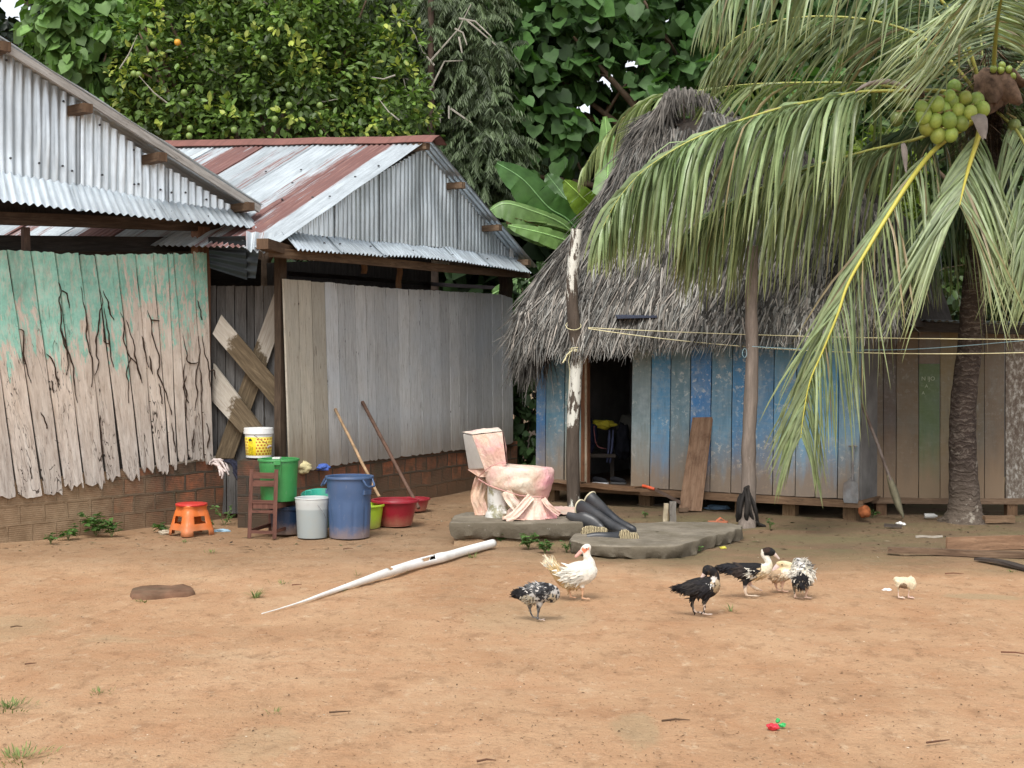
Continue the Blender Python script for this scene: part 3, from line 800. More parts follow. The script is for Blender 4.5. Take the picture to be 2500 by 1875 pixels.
# rust weight per vertex from distance along the ridge
ra = rf.data.attributes.new('rust', 'FLOAT', 'POINT')
Lr = (R1 - R0).length
stripes = [(0.0, .30, .05), (.42, .84, .80), (.84, 1.05, .36), (1.05, 1.6, .14), (1.6, 1.75, .42), (1.9, 2.05, .45), (2.3, 2.75, .80), (2.75, 3.05, .42), (3.1, 3.6, .2), (3.6, 3.9, .55)]
uvd = rf.data.uv_layers[0].data; wr = np.zeros(len(rf.data.vertices))
for l in rf.data.loops: wr[l.vertex_index] = uvd[l.index].uv[0]
vals = np.zeros(len(wr))
for a, b, k in stripes:
    vals = np.maximum(vals, k * np.clip(np.minimum(wr - a, b - wr) / .05 + 1, 0, 1))
ra.data.foreach_set('value', vals.astype(np.float32))
mb = MB()
corr(mb, lambda t: R0.lerp(R1, t), lambda t: G0.lerp(G1, t), .076, .011, rows=8, sheet=10, seed=22, nrm=ngr)
mb.build('roof', M_ZINC_OLD, barn2, smooth=True)
mb = MB()   # ridge cap
dl = (E0 - R0).normalized() * .19; dr = (G0 - R0).normalized() * .17; up_ = V((0, 0, .045)); k = 24
rows = []; uvs = []
ext = (R0 - R1).normalized() * .12
for i in range(k + 1):
    t = i / k; c = (R0 + ext).lerp(R1, t) + V((0, 0, .012 * noise.noise(V((t * 9, 0, 0)))))
    rows.append([c + dl + nl * .03, c + dl * .5 + nl * .035 + up_ * .3, c + up_, c + dr * .5 + ngr * .03 + up_ * .3, c + dr + ngr * .03]); uvs.append([(t * Lr, j * .1) for j in range(5)])
mb.grid(rows, 0, uvs); rows2 = [[p - V((0, 0, .006)) for p in r] for r in rows]; mb.grid(rows2, 0, uvs)
mb.build('ridge_cap', M_RUSTCAP, barn2)
# skirt
mb = MB()
stp = [z3(*q) for q in ((490, 722), (620, 730), (1100, 788), (1660, 838), (2060, 892))]
sbt = [z3(*q) for q in ((590, 832), (800, 845), (1000, 858), (1250, 880), (1500, 890), (1700, 915), (1950, 950), (2150, 985))]
Ta, Tb = L2(stp[0][0], 500), L2(stp[-1][0], 500)
Ua, Ub = onp(sbt[0][0], 600, P2 + n2 * .42, n2), onp(sbt[-1][0], 600, P2 + n2 * .42, n2)
def s2t(t):
    X = lerp(Ta.x, Tb.x, t); Y = lerp(Ta.y, Tb.y, t); x = CX + F * X / Y; return L2(x, poly_y(stp, x) - 2, .02)
def s2b(t):
    X = lerp(Ua.x, Ub.x, t); Y = lerp(Ua.y, Ub.y, t); x = CX + F * X / Y; return onp(x, poly_y(sbt, x), P2 + n2 * .42, n2)
corr(mb, s2t, s2b, .074, .012, rows=5, dent=.014, sheet=11, seed=31, nrm=(n2 * .3 + V((0, 0, 1))).normalized())
mb.build('eave_skirt', M_ZINC, barn2, smooth=True)
mb = MB()   # bent corner sheet
c0, c1, c2, c3 = at(598, 566, 13.55), at(684, 566, 13.75), at(662, 620, 13.5), at(600, 614, 13.4)
corr(mb, lambda t: c0.lerp(c1, t), lambda t: c3.lerp(c2, t), .085, .013, rows=5, sheet=30, seed=4, nrm=V((0, -.8, .6)), dent=.03)
o = mb.build('corner_sheet', M_ROOF_RUST, barn2, smooth=True)
a_ = o.data.attributes.new('rust', 'FLOAT', 'POINT'); a_.data.foreach_set('value', np.full(len(o.data.vertices), .35, np.float32))
# timbers
for (p_, q_, w_, h_, mat_, c_) in (
        (onp(660, 616, P2 + n2 * .30, n2), onp(1290, 672, P2 + n2 * .30, n2), .05, .09, W_BROWN, (.65, .62, .58)),
        (onp(640, 595, P2 + n2 * .38, n2), onp(735, 622, P2 + n2 * .10, n2), .12, .10, W_BROWN, (.5, .46, .42)),
        (onp(640, 590, P2 - n2 * .1, n2), onp(1290, 640, P2 - n2 * .1, n2), .09, .12, W_DARK, (.8, .8, .8)),
        (onp(700, 668, P2 - n2 * 1.4, n2), onp(1230, 705, P2 - n2 * 1.4, n2), .06, .05, W_DARK, (.6, .6, .8))):
    mb = MB(); mb.beam(p_, q_, w_, h_, segs=8, wob=.012, col=c_); mb.build('beam', mat_, barn2)
for x, y0, y1, w_ in ((684, 618, 1180, .10), (889, 640, 668, .055), (974, 645, 704, .055), (1235, 665, 740, .16)):
    mb = MB(); t_ = onp(x, y0, P2 - n2 * .07, n2); b_ = onp(x, y1, P2 - n2 * .07, n2)
    if y1 > 1000: b_.z = 0
    b_.x, b_.y = t_.x, t_.y
    mb.beam(b_, t_, w_, w_ * .8, side=u2, segs=10, wob=.02, col=(.75, .68, .6) if w_ > .1 else (1, .85, .7)); mb.build('post', W_BROWN if w_ < .1 else W_DARK, barn2)
for x, y in ((1045, 357), (1132, 452), (1222, 556), (1292, 640)):
    mb = MB(); c0 = onp(x, y, P2 + n2 * .30, n2); mb.beam(c0, c0 - n2 * 1.2, .085, .075, side=u2, segs=4, wob=.01, col=(.95, .95, .92)); mb.build('purlin', W_BROWN, barn2)
for x, y in ((792, 604), (830, 606), (905, 612), (1008, 622), (1105, 632), (1190, 642)):
    mb = MB(); mb.lathe(onp(x, y - 8, P2 + n2 * .25, n2) + V((0, 0, .012)), [(.013, -.006), (.011, .006), (0, .009)], 8); mb.build('screw', M_SCREW, barn2)
for x, y in ((925, 408), (868, 435), (806, 483), (764, 485), (736, 418), (650, 422), (690, 490), (715, 450)):
    p_ = (R0 + R1) / 2; q_ = onp(x, y, R0, nl); mb = MB(); mb.lathe(q_ + nl * .018, [(.014, -.006), (.012, .006), (0, .009)], 8); mb.build('screw', M_SCREW, barn2)
mb = MB(); pc = [onp(x, y, P2 + n2 * .09, n2) for x, y in ((1247, 598), (1253, 598), (1254, 630), (1246, 630))]
mb.add(pc + [p - n2 * .01 for p in pc], [(0, 1, 2, 3), (4, 7, 6, 5), (0, 4, 5, 1), (1, 5, 6, 2), (2, 6, 7, 3), (3, 7, 4, 0)]); mb.build('white_strip', simple('chalk white strip', (.8, .8, .78)), barn2)

# ================= BARRED GATE BETWEEN THE BARNS =================
gate = thing('boarded_gate', V((-2.8, 14.25, 0)), 'dark plank gate barred with crossed boards between the two barns', 'gate')
ng = V((0, -1, 0)); Pg = V((0, 14.25, 0))
mb = MB()
xs = [40, 130, 190, 250, 330, 380, 440, 525, 600]
for i in range(len(xs) - 1):
    a, b = xs[i] + 1.5, xs[i + 1] - 1.5
    q = [onp(*z4(x, y), Pg, ng) for x, y in ((a, 262), (b, 260), (a + 8, 1500), (b + 8, 1500))]
    for k_ in (2, 3): q[k_].z = .05
    g = random.uniform(.3, .42); plank(mb, *q, ng, .02, nc=3, nr=8, jagt=.01, col=(g, g, g * 1.02), seed=i + 200, wob=.006, uoff=i * .7)
mb.build('plank_panel', W_GREY, gate)
m = MT('half soaked boards', .85, .2)
gw = m.noise(m.pos((9, 1.2, 1), 'uv'), 3, 8, .7, .5)
c = m.ramp(gw, [(.25, (.25, .215, .17)), (.5, (.40, .365, .31)), (.75, (.52, .49, .43))])
dk = m.ramp(gw, [(.25, (.045, .032, .02)), (.55, (.12, .09, .055)), (.75, (.22, .17, .11))])
zz = m.sep(m.pos())
f = m.ramp(m.math('ADD', m.sep(m.attr())[0], m.math('MULTIPLY', m.math('SUBTRACT', m.noise(m.pos((1, 1, 1)), 5, 7, .75), .5), .8)), [(.44, 0), (.52, 1)])
c = m.mix(f, c, dk); m.color(c); m.bump(gw, .4, .01); M_SOAK = m.m
def board_quad(corn, Y0, Y1, par, th=.03, k=12, wetfn=None, name='brace_board'):
    """corn: px polygon TL,TR,BR,BL where TL-TR and BL-BR are the short ends"""
    mb = MB(); a, b, c, d = [at(x, y, Y) for (x, y), Y in zip(corn, (Y0, Y0, Y1, Y1))]
    ln = ((c + d) / 2 - (a + b) / 2); nn = ln.cross(b - a).normalized(); nn = nn if nn.y < 0 else -nn
    rows = []; uv = []; cl = []; L = ln.length; W = (b - a).length
    for i in range(k + 1):
        t = i / k; l, r = a.lerp(d, t), b.lerp(c, t)
        e = .004 * noise.noise(V((t * 5, a.x, 1))) ; s_ = (r - l).normalized()
        l = l + s_ * e; r = r + s_ * e * .7
        rows.append([l, l.lerp(r, .5), r, r - nn * th, l.lerp(r, .5) - nn * th, l - nn * th, l]); uv.append([(0, t * L), (W / 2, t * L), (W, t * L), (W + th, t * L), (1.5 * W, t * L), (2 * W, t * L), (2 * W + th, t * L)])
        q = wetfn(t) if wetfn else 0; cl.append([(q, q, q)] * 7)
    mb.grid(rows, 0, uv, cl); mb.add(rows[0][:6], [(5, 4, 3, 2, 1, 0)], 0, None, cl[0][0]); mb.add(rows[-1][:6], [(0, 1, 2, 3, 4, 5)], 0, None, cl[-1][0])
    return mb.build(name, M_SOAK, par)
board_quad([z4(520, 285), z4(568, 480), z4(245, 1400), z4(118, 1400)], 14.18, 14.18, gate, wetfn=lambda t: min(1, max(0, (t - .1) * 2.2)))
board_quad([z4(162, 455), z4(105, 580), z4(555, 1112), z4(604, 975)], 14.12, 14.05, gate, wetfn=lambda t: min(1, max(0, t * 2.4)))
board_quad([z4(110, 775), z4(100, 1020), z4(292, 1232), z4(430, 1195)], 14.20, 14.02, gate, wetfn=lambda t: min(1, max(0, (t - .05) * 1.0)))
# old brick pier
pier = thing('brick_pier', V((-2.6, 13.75, 0)), 'dark stained brick pier below the yellow bucket', 'pier')
mb = MB(); c0 = gr(580, 1288); c1 = V((c0.x + .32, c0.y, 0)); zt = at(600, 1125, c0.y).z
nn = V((0, -1, 0)); brick_run(mb, V((c0.x, c0.y, 0)), c1, lambda t: zt, .34, nn, seg=.05)
mb.build('pier_bricks', brick_mat('dark stained brick', moss=.9, dark=.35), pier)
PIER = (c0.x, c0.y, zt)
# ================= BLUE HUT WITH PALM THATCH =================
C3 = V((.29, 16.2, 0)); D3 = V((3.60, 14.13, 0))
w3 = (D3 - C3).normalized(); n3 = V((w3.y, -w3.x, 0))       # outward, towards the yard
if n3.y > 0: n3 = -n3
hut = thing('thatched_hut', V(C3), 'hut of flaking blue boards under a shaggy grey palm thatch', 'hut', 'farm buildings round the yard')
z7 = lambda x, y: (1200 + x / 2.5517, 650 + y / 2.5517)
z8 = lambda x, y: (1700 + x / 2.5525, 650 + y / 2.5525)
def paint_mat(name, fleck=1.0, hiw=.38, mud=True, grainc=(.20, .17, .14)):
    m = MT(name, .72, .3)
    pz = m.sep(m.pos()); isl = m.island()
    cb = m.n('ShaderNodeCombineXYZ'); m.L.new(m.math('MULTIPLY', isl, 31.0), cb.inputs[0]); m.L.new(m.math('MULTIPLY', isl, 13.0), cb.inputs[1])
    ad = m.n('ShaderNodeVectorMath', operation='ADD'); m.L.new(m.pos((9, 1.3, 1), 'uv'), ad.inputs[0]); m.L.new(cb.outputs[0], ad.inputs[1])
    gw = m.noise(ad.outputs[0], 2.4, 8, .72, .3)
    base = m.attr()
    hi = m.mix(hiw, base, (.42, .52, .56)); lo = m.mix(.5, base, (.13, .16, .15))
    k = m.ramp(gw, [(.3, 0), (.7, 1)])
    c = m.mix(k, lo, hi)
    c = m.mix(m.ramp(m.noise(m.pos(), 2.2, 6, .7), [(.35, 0), (.6, .75)]), c, base)
    brd = m.noise(m.pos((1, 1, 9)), 5, 4, .6)
    c = m.mix(m.ramp(brd, [(.5, 0), (.75, hiw * .8)]), c, (.34, .36, .33))
    fl = m.noise(m.pos(off=(8, 0, 0)), 20, 5, .72)
    fm = m.ramp(m.noise(m.pos(off=(0, 5, 0)), 1.9, 4, .6), [(.42, 0), (.62, 1)])
    ff = m.math('MULTIPLY', m.ramp(fl, [(.555, 0), (.59, .9 * fleck)]), fm)
    c = m.mix(ff, c, (.60, .62, .60))
    bare = m.ramp(m.noise(ad.outputs[0], 3.7, 6, .75), [(.66, 0), (.72, .7)])
    c = m.mix(bare, c, grainc)
    hf = m.noise(m.pos((55, 6, 1), 'uv'), 1.0, 6, .75)
    c = m.mix(m.ramp(hf, [(.30, .5), (.44, 0)]), c, (.06, .06, .055))
    sm_ = m.ramp(m.noise(m.pos(off=(6, 6, 6)), 3.3, 6, .7), [(.52, 0), (.66, .5 * fleck)])
    c = m.mix(sm_, c, (.40, .47, .50))
    if mud:
        mz = m.math('ADD', pz[2], m.math('MULTIPLY', m.math('SUBTRACT', m.noise(ad.outputs[0], .9, 5, .6), .5), .8))
        c = m.mix(m.ramp(mz, [(.36, .9), (.90, 0)]), c, (.24, .17, .11))
    m.color(c); m.bump(gw, .35, .008)
    return m.m
M_BLUE = paint_mat('flaking blue boards')
blues = [(1311, 1335, (.06, .23, .52)), (1335, 1381, (.12, .32, .46)), (1381, 1430, (.26, .43, .43)),
         (1545, 1592, (.21, .28, .29)), (1592, 1640, (.08, .28, .50)), (1640, 1688, (.13, .24, .30)), (1688, 1739, (.04, .21, .52)),
         (1739, 1790, (.12, .28, .42)), (1790, 1841, (.06, .24, .48)), (1841, 1892, (.10, .26, .46)), (1892, 1947, (.13, .34, .54)), (1947, 1996, (.13, .33, .52)), (1996, 2050, (.10, .34, .58)), (2050, 2103, (.14, .27, .38))]
mb = MB()
for i, (a, b, col) in enumerate(blues):
    yb = lambda x: poly_y([(1311, 1176), (1780, 1203), (2103, 1220)], x)
    sl_ = -6 if a > 1540 else -4
    TL, TR, BL, BR = [onp(x, y, C3 + n3 * .02, n3) for x, y in ((a + 1, 790), (b - 1, 786), (a + 1 + sl_, yb(a)), (b - 1 + sl_, yb(b)))]
    plank(mb, TL, TR, BL, BR, n3, .022, nc=3, nr=8, jag=.006, jagt=.0, col=col, seed=i + 300, wob=.004, uoff=i * .6)
mb.build('board_wall', M_BLUE, hut)
# inside the doorway
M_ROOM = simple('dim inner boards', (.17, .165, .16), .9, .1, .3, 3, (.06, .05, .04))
mb = MB()
def vslab(mb, p, q, z0, z1, th=.03, col=(1, 1, 1)):
    d = (q - p).normalized(); nn = V((-d.y, d.x, 0)); c = (p + q) / 2
    mb.obox(V((c.x, c.y, (z0 + z1) / 2)), d * ((q - p).length / 2), nn * th / 2, V((0, 0, (z1 - z0) / 2)), 0, col)
mi3 = -n3
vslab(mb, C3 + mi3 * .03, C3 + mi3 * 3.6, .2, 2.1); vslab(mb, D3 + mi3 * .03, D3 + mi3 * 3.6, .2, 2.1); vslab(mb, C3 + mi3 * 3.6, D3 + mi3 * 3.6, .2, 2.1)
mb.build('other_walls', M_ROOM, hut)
mb = MB()
pa_, pb_ = C3 + w3 * .35 + mi3 * 1.75, C3 + w3 * 1.05 + mi3 * 1.75
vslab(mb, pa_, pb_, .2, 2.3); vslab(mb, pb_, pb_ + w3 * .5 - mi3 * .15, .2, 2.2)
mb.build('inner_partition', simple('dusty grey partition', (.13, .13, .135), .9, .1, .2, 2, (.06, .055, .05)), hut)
mb = MB()
cc3 = (C3 + D3) / 2 + mi3 * 1.8
mb.obox(V((cc3.x, cc3.y, .185)), w3 * 2.0, mi3 * 1.83, V((0, 0, .015)), 0, (.8, .75, .7))
mb.build('floor_boards', W_BROWN, hut)
# base beam, step boards, stilts, door posts
mb = MB()
f = lambda x, y, o: onp(x, y, C3 + n3 * o, n3)
mb.beam(f(1305, 1186, .03), f(2108, 1232, .03), .05, .075, segs=14, wob=.008, col=(1.0, .93, .85)); mb.build('sill_beam', W_BROWN, hut)
mb = MB()
mb.beam(f(1330, 1172, .12), f(1425, 1180, .14), .12, .03, segs=6, wob=.01, col=(1, .95, .9)); mb.build('ledge_board', W_BROWN, hut)
mb = MB()
mb.beam(f(1405, 1183, .10), f(1560, 1193, .10), .22, .035, segs=8, wob=.02, col=(1.1, .95, .8)); mb.beam(f(1500, 1195, .20), f(1604, 1198, .20), .10, .03, segs=6, wob=.02, col=(1.0, .9, .8)); mb.build('door_step', W_BROWN, hut)
for x, w_ in ((1426, .09), ):
    mb = MB(); b_ = f(x + 3, 1184, .02); t_ = V((b_.x, b_.y, 1.92)); mb.beam(b_, t_, w_, .06, side=w3, segs=8, wob=.008, col=(1.1, .75, .6)); mb.build('door_post', W_BROWN, hut)
mb = MB(); b_ = f(1431, 1182, .045); t_ = V((b_.x, b_.y, 1.92)); mb.beam(b_, t_, .025, .03, side=w3, col=(1.1, 1.05, .95), segs=6, wob=.004); mb.build('door_trim', W_PALE, hut)
for t in (.04, .36, .66, .80, .97):
    for d in (.1, 1.9, 3.4):
        mb = MB(); p = C3.lerp(D3, t) + mi3 * d; mb.beam(V((p.x, p.y, -.05)), V((p.x, p.y, .17)), .14, .12, side=w3, col=(.9, .85, .7)); mb.build('stilt', W_BROWN, hut)
# --- thatch ---
M_TH = MT('grey palm thatch', .9, .15)
M_TH.color(M_TH.mix(1.0, M_TH.ramp(M_TH.noise(M_TH.pos(), 6, 5, .7), [(.3, (.55, .55, .55)), (.7, (1.1, 1.08, 1.05))]), M_TH.attr(), 'MULTIPLY')); M_TH = M_TH.m
Lpx = [(1612, 272), (1575, 292), (1530, 374), (1462, 490), (1392, 590), (1345, 650), (1300, 715), (1272, 770), (1262, 838)]
Rpx = [(1745, 280), (1800, 300), (1905, 345), (2060, 430), (2140, 500), (2175, 580), (2188, 660), (2195, 720), (2200, 782)]
def th_edge(tab, Yt, Yb, t):
    k = t * (len(tab) - 1); i = min(int(k), len(tab) - 2); u = k - i
    x = lerp(tab[i][0], tab[i + 1][0], u); y = lerp(tab[i][1], tab[i + 1][1], u)
    return at(x, y, lerp(Yt, Yb, t))
def th_s(s, t): return th_edge(Lpx, 16.95, 15.72, t).lerp(th_edge(Rpx, 16.3, 13.55, t), s)
TO = (th_s(.5, .5) - th_s(.5, .45)).cross(th_s(.55, .5) - th_s(.5, .5)).normalized()
if TO.y > 0: TO = -TO
mb = MB()
rows = []; bk = []
for i in range(17):
    t = i / 16; row = [th_s(j / 20, t) - TO * .10 + V((0, 0, .05 * noise.noise(V((i * .5, j * .6, 2))))) for j in range(21)]
    b0_, b1_ = row[0] + mi3 * (.6 + 3.4 * t), row[-1] + mi3 * (.6 + 3.6 * t)
    rows.append([b1_.lerp(b0_, j / 6) for j in range(7)][3:] + row + [row[-1].lerp(b1_, .5), b1_.lerp(b0_, .5)])
mb.grid(rows)
mb.add(rows[-1], [tuple(range(len(rows[-1])))[::-1]]); mb.add(rows[0], [tuple(range(len(rows[0])))])
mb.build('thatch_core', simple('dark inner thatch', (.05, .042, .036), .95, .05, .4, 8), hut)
def blades(name, roots, dirs, nrm, lens, wid, cols, mat, parent, lift=.05, droop=.25, segs=3, curl=.05, group=None):
    """numpy strands: roots, dirs (unit) (N,3); each strand bends away from nrm-lift then droops"""
    N = len(roots); down = np.array([0, 0, -1.0])
    side = np.cross(dirs, nrm); side /= np.linalg.norm(side, axis=1, keepdims=True) + 1e-9
    rs = RNG.normal(0, curl, (N, 1)); P = []
    for k in range(segs + 1):
        u = k / segs
        c = roots + dirs * lens[:, None] * u + nrm * (lift * RNG.uniform(.3, 1.6, (N, 1)) if k == 0 and False else 0) + nrm * (lens[:, None] * lift * u * (1 - u * .6)) + down * (droop * lens[:, None] * u * u) + side * rs * u * u * lens[:, None] * 3
        w_ = (wid * (1 - .85 * u ** 2) * .5)[:, None]
        P.append(c - side * w_); P.append(c + side * w_)
    Vv = np.stack(P, 1).reshape(-1, 3); m_ = 2 * (segs + 1)
    f = np.array([[2 * k, 2 * k + 1, 2 * k + 3, 2 * k + 2] for k in range(segs)])
    Fa = (np.arange(N)[:, None, None] * m_ + f[None]).reshape(-1, 4)
    T = np.repeat(cols, m_, 0)
    return np_mesh(name, Vv, Fa, T, mat, parent)
def thatch_patch(name, N, smin, smax, tmin, tmax, lmin, lmax, dark=1.0, lift=.10, seed=1, hole=True, spread=.14, tl=False):
    rt = []; di = []; co = []
    rnd = random.Random(seed)
    while len(rt) < N:
        s = rnd.uniform(smin, smax); t = tmin + (tmax - tmin) * rnd.random() ** (.8 if not tl else 1)
        layer = round(t * 26) / 26 + rnd.uniform(-.012, .012)
        p = th_s(s, max(0, min(.995, layer)))
        if hole:
            q = p - CAM; px = CX + F * q.x / q.y; py = 880 - F * q.z / q.y
            if 1632 < px < 1722 and 255 < py < 318: continue
        d = (th_s(s, min(1, t + .03)) - th_s(s, max(0, t - .03))).normalized()
        g_ = V((0, 0, -1)); g_ = (g_ - TO * g_.dot(TO)).normalized(); d = (d * .35 + g_ * .65).normalized()
        sd_ = (th_s(min(1, s + .05), t) - th_s(max(0, s - .05), t)).normalized()
        d = (d + sd_ * rnd.gauss(-.03, spread) + TO * rnd.uniform(0, .1)).normalized()
        rt.append(p + TO * (.02 + rnd.uniform(0, .07) + .05 * noise.noise(V((s * 18, t * 12, 3))))); di.append(d)
        # clump tone
        big = .85 + .5 * noise.noise(V((s * 7, t * 9, 1)))
        b = dark * (.55 + .45 * t) * big * rnd.choice([.25, .45, .7, 1.0, 1.35, 1.9]) * rnd.uniform(.8, 1.2)
        w_ = rnd.uniform(-.02, .03)
        co.append((.235 * b + w_ * .6 * b, .226 * b, .207 * b - w_ * .3 * b))
    R_ = np.array([tuple(x) for x in rt]); D_ = np.array([tuple(x) for x in di]); Cc = np.clip(np.array(co), .01, .9)
    L_ = RNG.uniform(lmin, lmax, N); W_ = RNG.uniform(.010, .022, N)
    nn = np.repeat(np.array([tuple(TO)]), N, 0)
    return blades(name, R_, D_, nn, L_, W_, Cc, M_TH, hut, lift=lift, droop=.06)
thatch_patch('thatch', 17000, 0, 1, 0, .93, .30, .60, seed=1, lift=.16)
thatch_patch('thatch', 5200, 0, 1, .88, 1.0, .16, .34, dark=1.12, seed=2, lift=.1, spread=.2)
# shaggy left verge, long dark leaves hanging outwards
rt = []; di = []; co = []; rnd = random.Random(5)
for i in range(3600):
    t = rnd.random(); p = th_s(rnd.uniform(0, .07), t) + TO * rnd.uniform(-.05, .12) + mi3 * rnd.uniform(0, .35)
    d = (th_s(.02, min(1, t + .04)) - th_s(.02, max(0, t - .04))).normalized()
    d = (d + V((-.32, 0, 0)) * rnd.uniform(-.2, 1) + V((0, 0, -.25)) * rnd.random() + V((rnd.gauss(0, .12), rnd.gauss(0, .15), rnd.gauss(0, .1)))).normalized()
    rt.append(tuple(p)); di.append(tuple(d)); b = rnd.choice([.3, .5, .7, .9, 1.2]); co.append((.155 * b, .146 * b, .133 * b))
blades('verge_fringe', np.array(rt), np.array(di), np.repeat(np.array([tuple(TO)]), len(rt), 0), RNG.uniform(.3, .62, len(rt)), RNG.uniform(.012, .024, len(rt)), np.array(co), M_TH, hut, lift=.06, droop=.22)
# ridge tuft hanging round the smoke hole
rt = []; di = []; co = []
arc = [(1608, 285), (1625, 240), (1650, 222), (1690, 222), (1735, 240), (1775, 275), (1810, 305)]
for i in range(2300):
    t = rnd.random(); q = smooth_path(arc, 30)[int(t * 30)]
    p = at(q[0] + rnd.gauss(0, 4), q[1] + rnd.gauss(0, 4), 16.55 + rnd.uniform(-.15, .5))
    cx_ = (t - .42) * 1.5
    d = V((cx_ * .75 + rnd.gauss(0, .16), rnd.gauss(-.1, .15), -1)).normalized()
    rt.append(tuple(p)); di.append(tuple(d)); b = rnd.choice([.35, .5, .7, .9, 1.25]); co.append((.18 * b, .168 * b, .152 * b))
nn_ = np.repeat(np.array([[0, -1.0, .2]]), len(rt), 0)
Ls = np.array([.30 if abs((CX + F * r[0] / r[1]) - 1680) < 42 else .55 for r in rt]) * RNG.uniform(.5, 1.1, len(rt))
keep = np.array([not (abs((CX + F * r[0] / r[1]) - 1682) < 34 and random.random() < .8) for r in rt])
blades('ridge_tuft', np.array(rt)[keep], np.array(di)[keep], nn_[keep], Ls[keep], RNG.uniform(.012, .024, keep.sum()), np.array(co)[keep], M_TH, hut, lift=.12, droop=.1)
mb = MB()
for i, (x0, x1, dx) in enumerate(((1645, 1640, 0), (1668, 1672, 0), (1690, 1696, 0), (1708, 1716, 0))):
    mb.beam(at(x0, 235, 16.75), at(x1, 322, 16.62), .03, .02, col=(.8, .7, .65))
mb.beam(at(1625, 300, 16.6), at(1725, 318, 16.55), .03, .025, col=(1.2, 1.1, 1)); mb.build('roof_poles', W_DARK, hut)
mb = MB(); mb.tube([f(1278, 800, .3), f(1300, 800, .0)], [.025, .025], 8, col=(1, .95, .85)); mb.build('rafter_end', W_PALE, hut)
# ================= BROWN SHACK =================
shack = thing('brown_shack', V((3.75, 14.6, 0)), 'low shack of brown boards with one olive green board, behind the coconut palm', 'shack', 'farm buildings round the yard')
M_BRN = paint_mat('weathered brown boards', fleck=.12, hiw=.1, grainc=(.12, .08, .05))
M_SPECK = MT('grey board with flaked whitewash', .85, .2)
nzz = M_SPECK.noise(M_SPECK.pos((1, 1, .6)), 22, 6, .75)
M_SPECK.color(M_SPECK.ramp(nzz, [(.40, (.12, .09, .07)), (.52, (.20, .17, .14)), (.60, (.38, .36, .32)), (.7, (.48, .46, .43))])); M_SPECK = M_SPECK.m
nq = V((0, -1, 0)); Pq = V((0, 14.6, 0))
brn = [(1100, 1165, (.11, .072, .045)), (1165, 1245, (.09, .055, .04)), (1245, 1385, (.14, .095, .055)), (1385, 1518, None), (1518, 1655, (.19, .14, .07)), (1655, 1795, (.14, .10, .06)), (1795, 1922, (.15, .10, .06))]
mb = MB()
for i, (a, b, col) in enumerate(brn):
    y0 = poly_y([(1100, 330), (1240, 350), (2042, 372)], a) + 10
    q = [onp(*z8(x, y), Pq, nq) for x, y in ((a + 2, y0), (b - 2, y0), (a + 2, 1448), (b - 2, 1450))]
    if col is None:
        mid = [onp(*z8(x, 606), Pq, nq) for x in (a + 2, b - 2)]
        plank(mb, q[0], q[1], mid[0], mid[1], nq, .02, nc=2, nr=3, col=(.15, .105, .075), seed=i + 400)
        plank(mb, mid[0] + V((0, 0, -.004)), mid[1] + V((0, 0, -.004)), q[2], q[3], nq, .02, nc=3, nr=6, col=(.085, .12, .045), seed=i + 420, uoff=2)
    else: plank(mb, *q, nq, .02, nc=3, nr=8, col=col, seed=i + 400, uoff=i * .6)
# side return next to the blue wall
q = [D3 + V((.03, .02, 0)) , V((3.83, 14.6, 0))]
plank(mb, V((q[0].x, q[0].y, 1.98)), V((q[1].x, q[1].y, 2.0)), V((q[0].x, q[0].y, .2)), V((q[1].x, q[1].y, .2)), V((.9, -.43, 0)).normalized() * -1 if False else V((.6, -.8, 0)).normalized(), .02, nc=2, nr=6, col=(.15, .095, .06), seed=430)
mb.build('board_wall', M_BRN, shack)
mb = MB()
q = [onp(*z8(x, y), Pq, nq) for x, y in ((1926, 380), (2700, 395), (1928, 1450), (2700, 1455))]
plank(mb, *q, nq, .02, nc=3, nr=8, col=(1, 1, 1), seed=444); mb.build('whitewashed_board', M_SPECK, shack)
mb = MB()
mb.beam(onp(*z8(1090, 1462), Pq + nq * .03, nq), onp(*z8(2700, 1468), Pq + nq * .03, nq), .05, .06, segs=8, wob=.01); mb.build('sill_beam', W_BROWN, shack)
mb = MB()
r0, r1 = onp(*z8(1180, 330), Pq + nq * .28, nq), onp(*z8(2700, 372), Pq + nq * .28, nq)
corr(mb, lambda t: (r0 + V((0, 2.2, .05))).lerp(r1 + V((0, 2.2, .05)), t), lambda t: r0.lerp(r1, t), .076, .011, rows=4, sheet=10, seed=41, nrm=V((0, -.2, 1)).normalized())
mb.build('roof', M_ZINC, shack, smooth=True)
mb = MB(); mb.beam(r0 + V((0, .05, -.07)), r1 + V((0, .05, -.07)), .05, .10, col=(.6, .6, .6)); mb.build('eave_beam', W_DARK, shack)
mb = MB(); vslab(mb, V((3.83, 14.65, 0)), V((3.83, 17, 0)), .2, 1.95); vslab(mb, V((3.8, 17, 0)), V((8, 17, 0)), .2, 2.1); mb.build('other_walls', M_ROOM, shack)
for x in (3.95, 4.9, 5.35, 5.9):
    mb = MB(); mb.beam(V((x, 14.62, -.05)), V((x, 14.62, .15)), .11, .1, col=(.8, .7, .6)); mb.build('stilt', W_BROWN, shack)
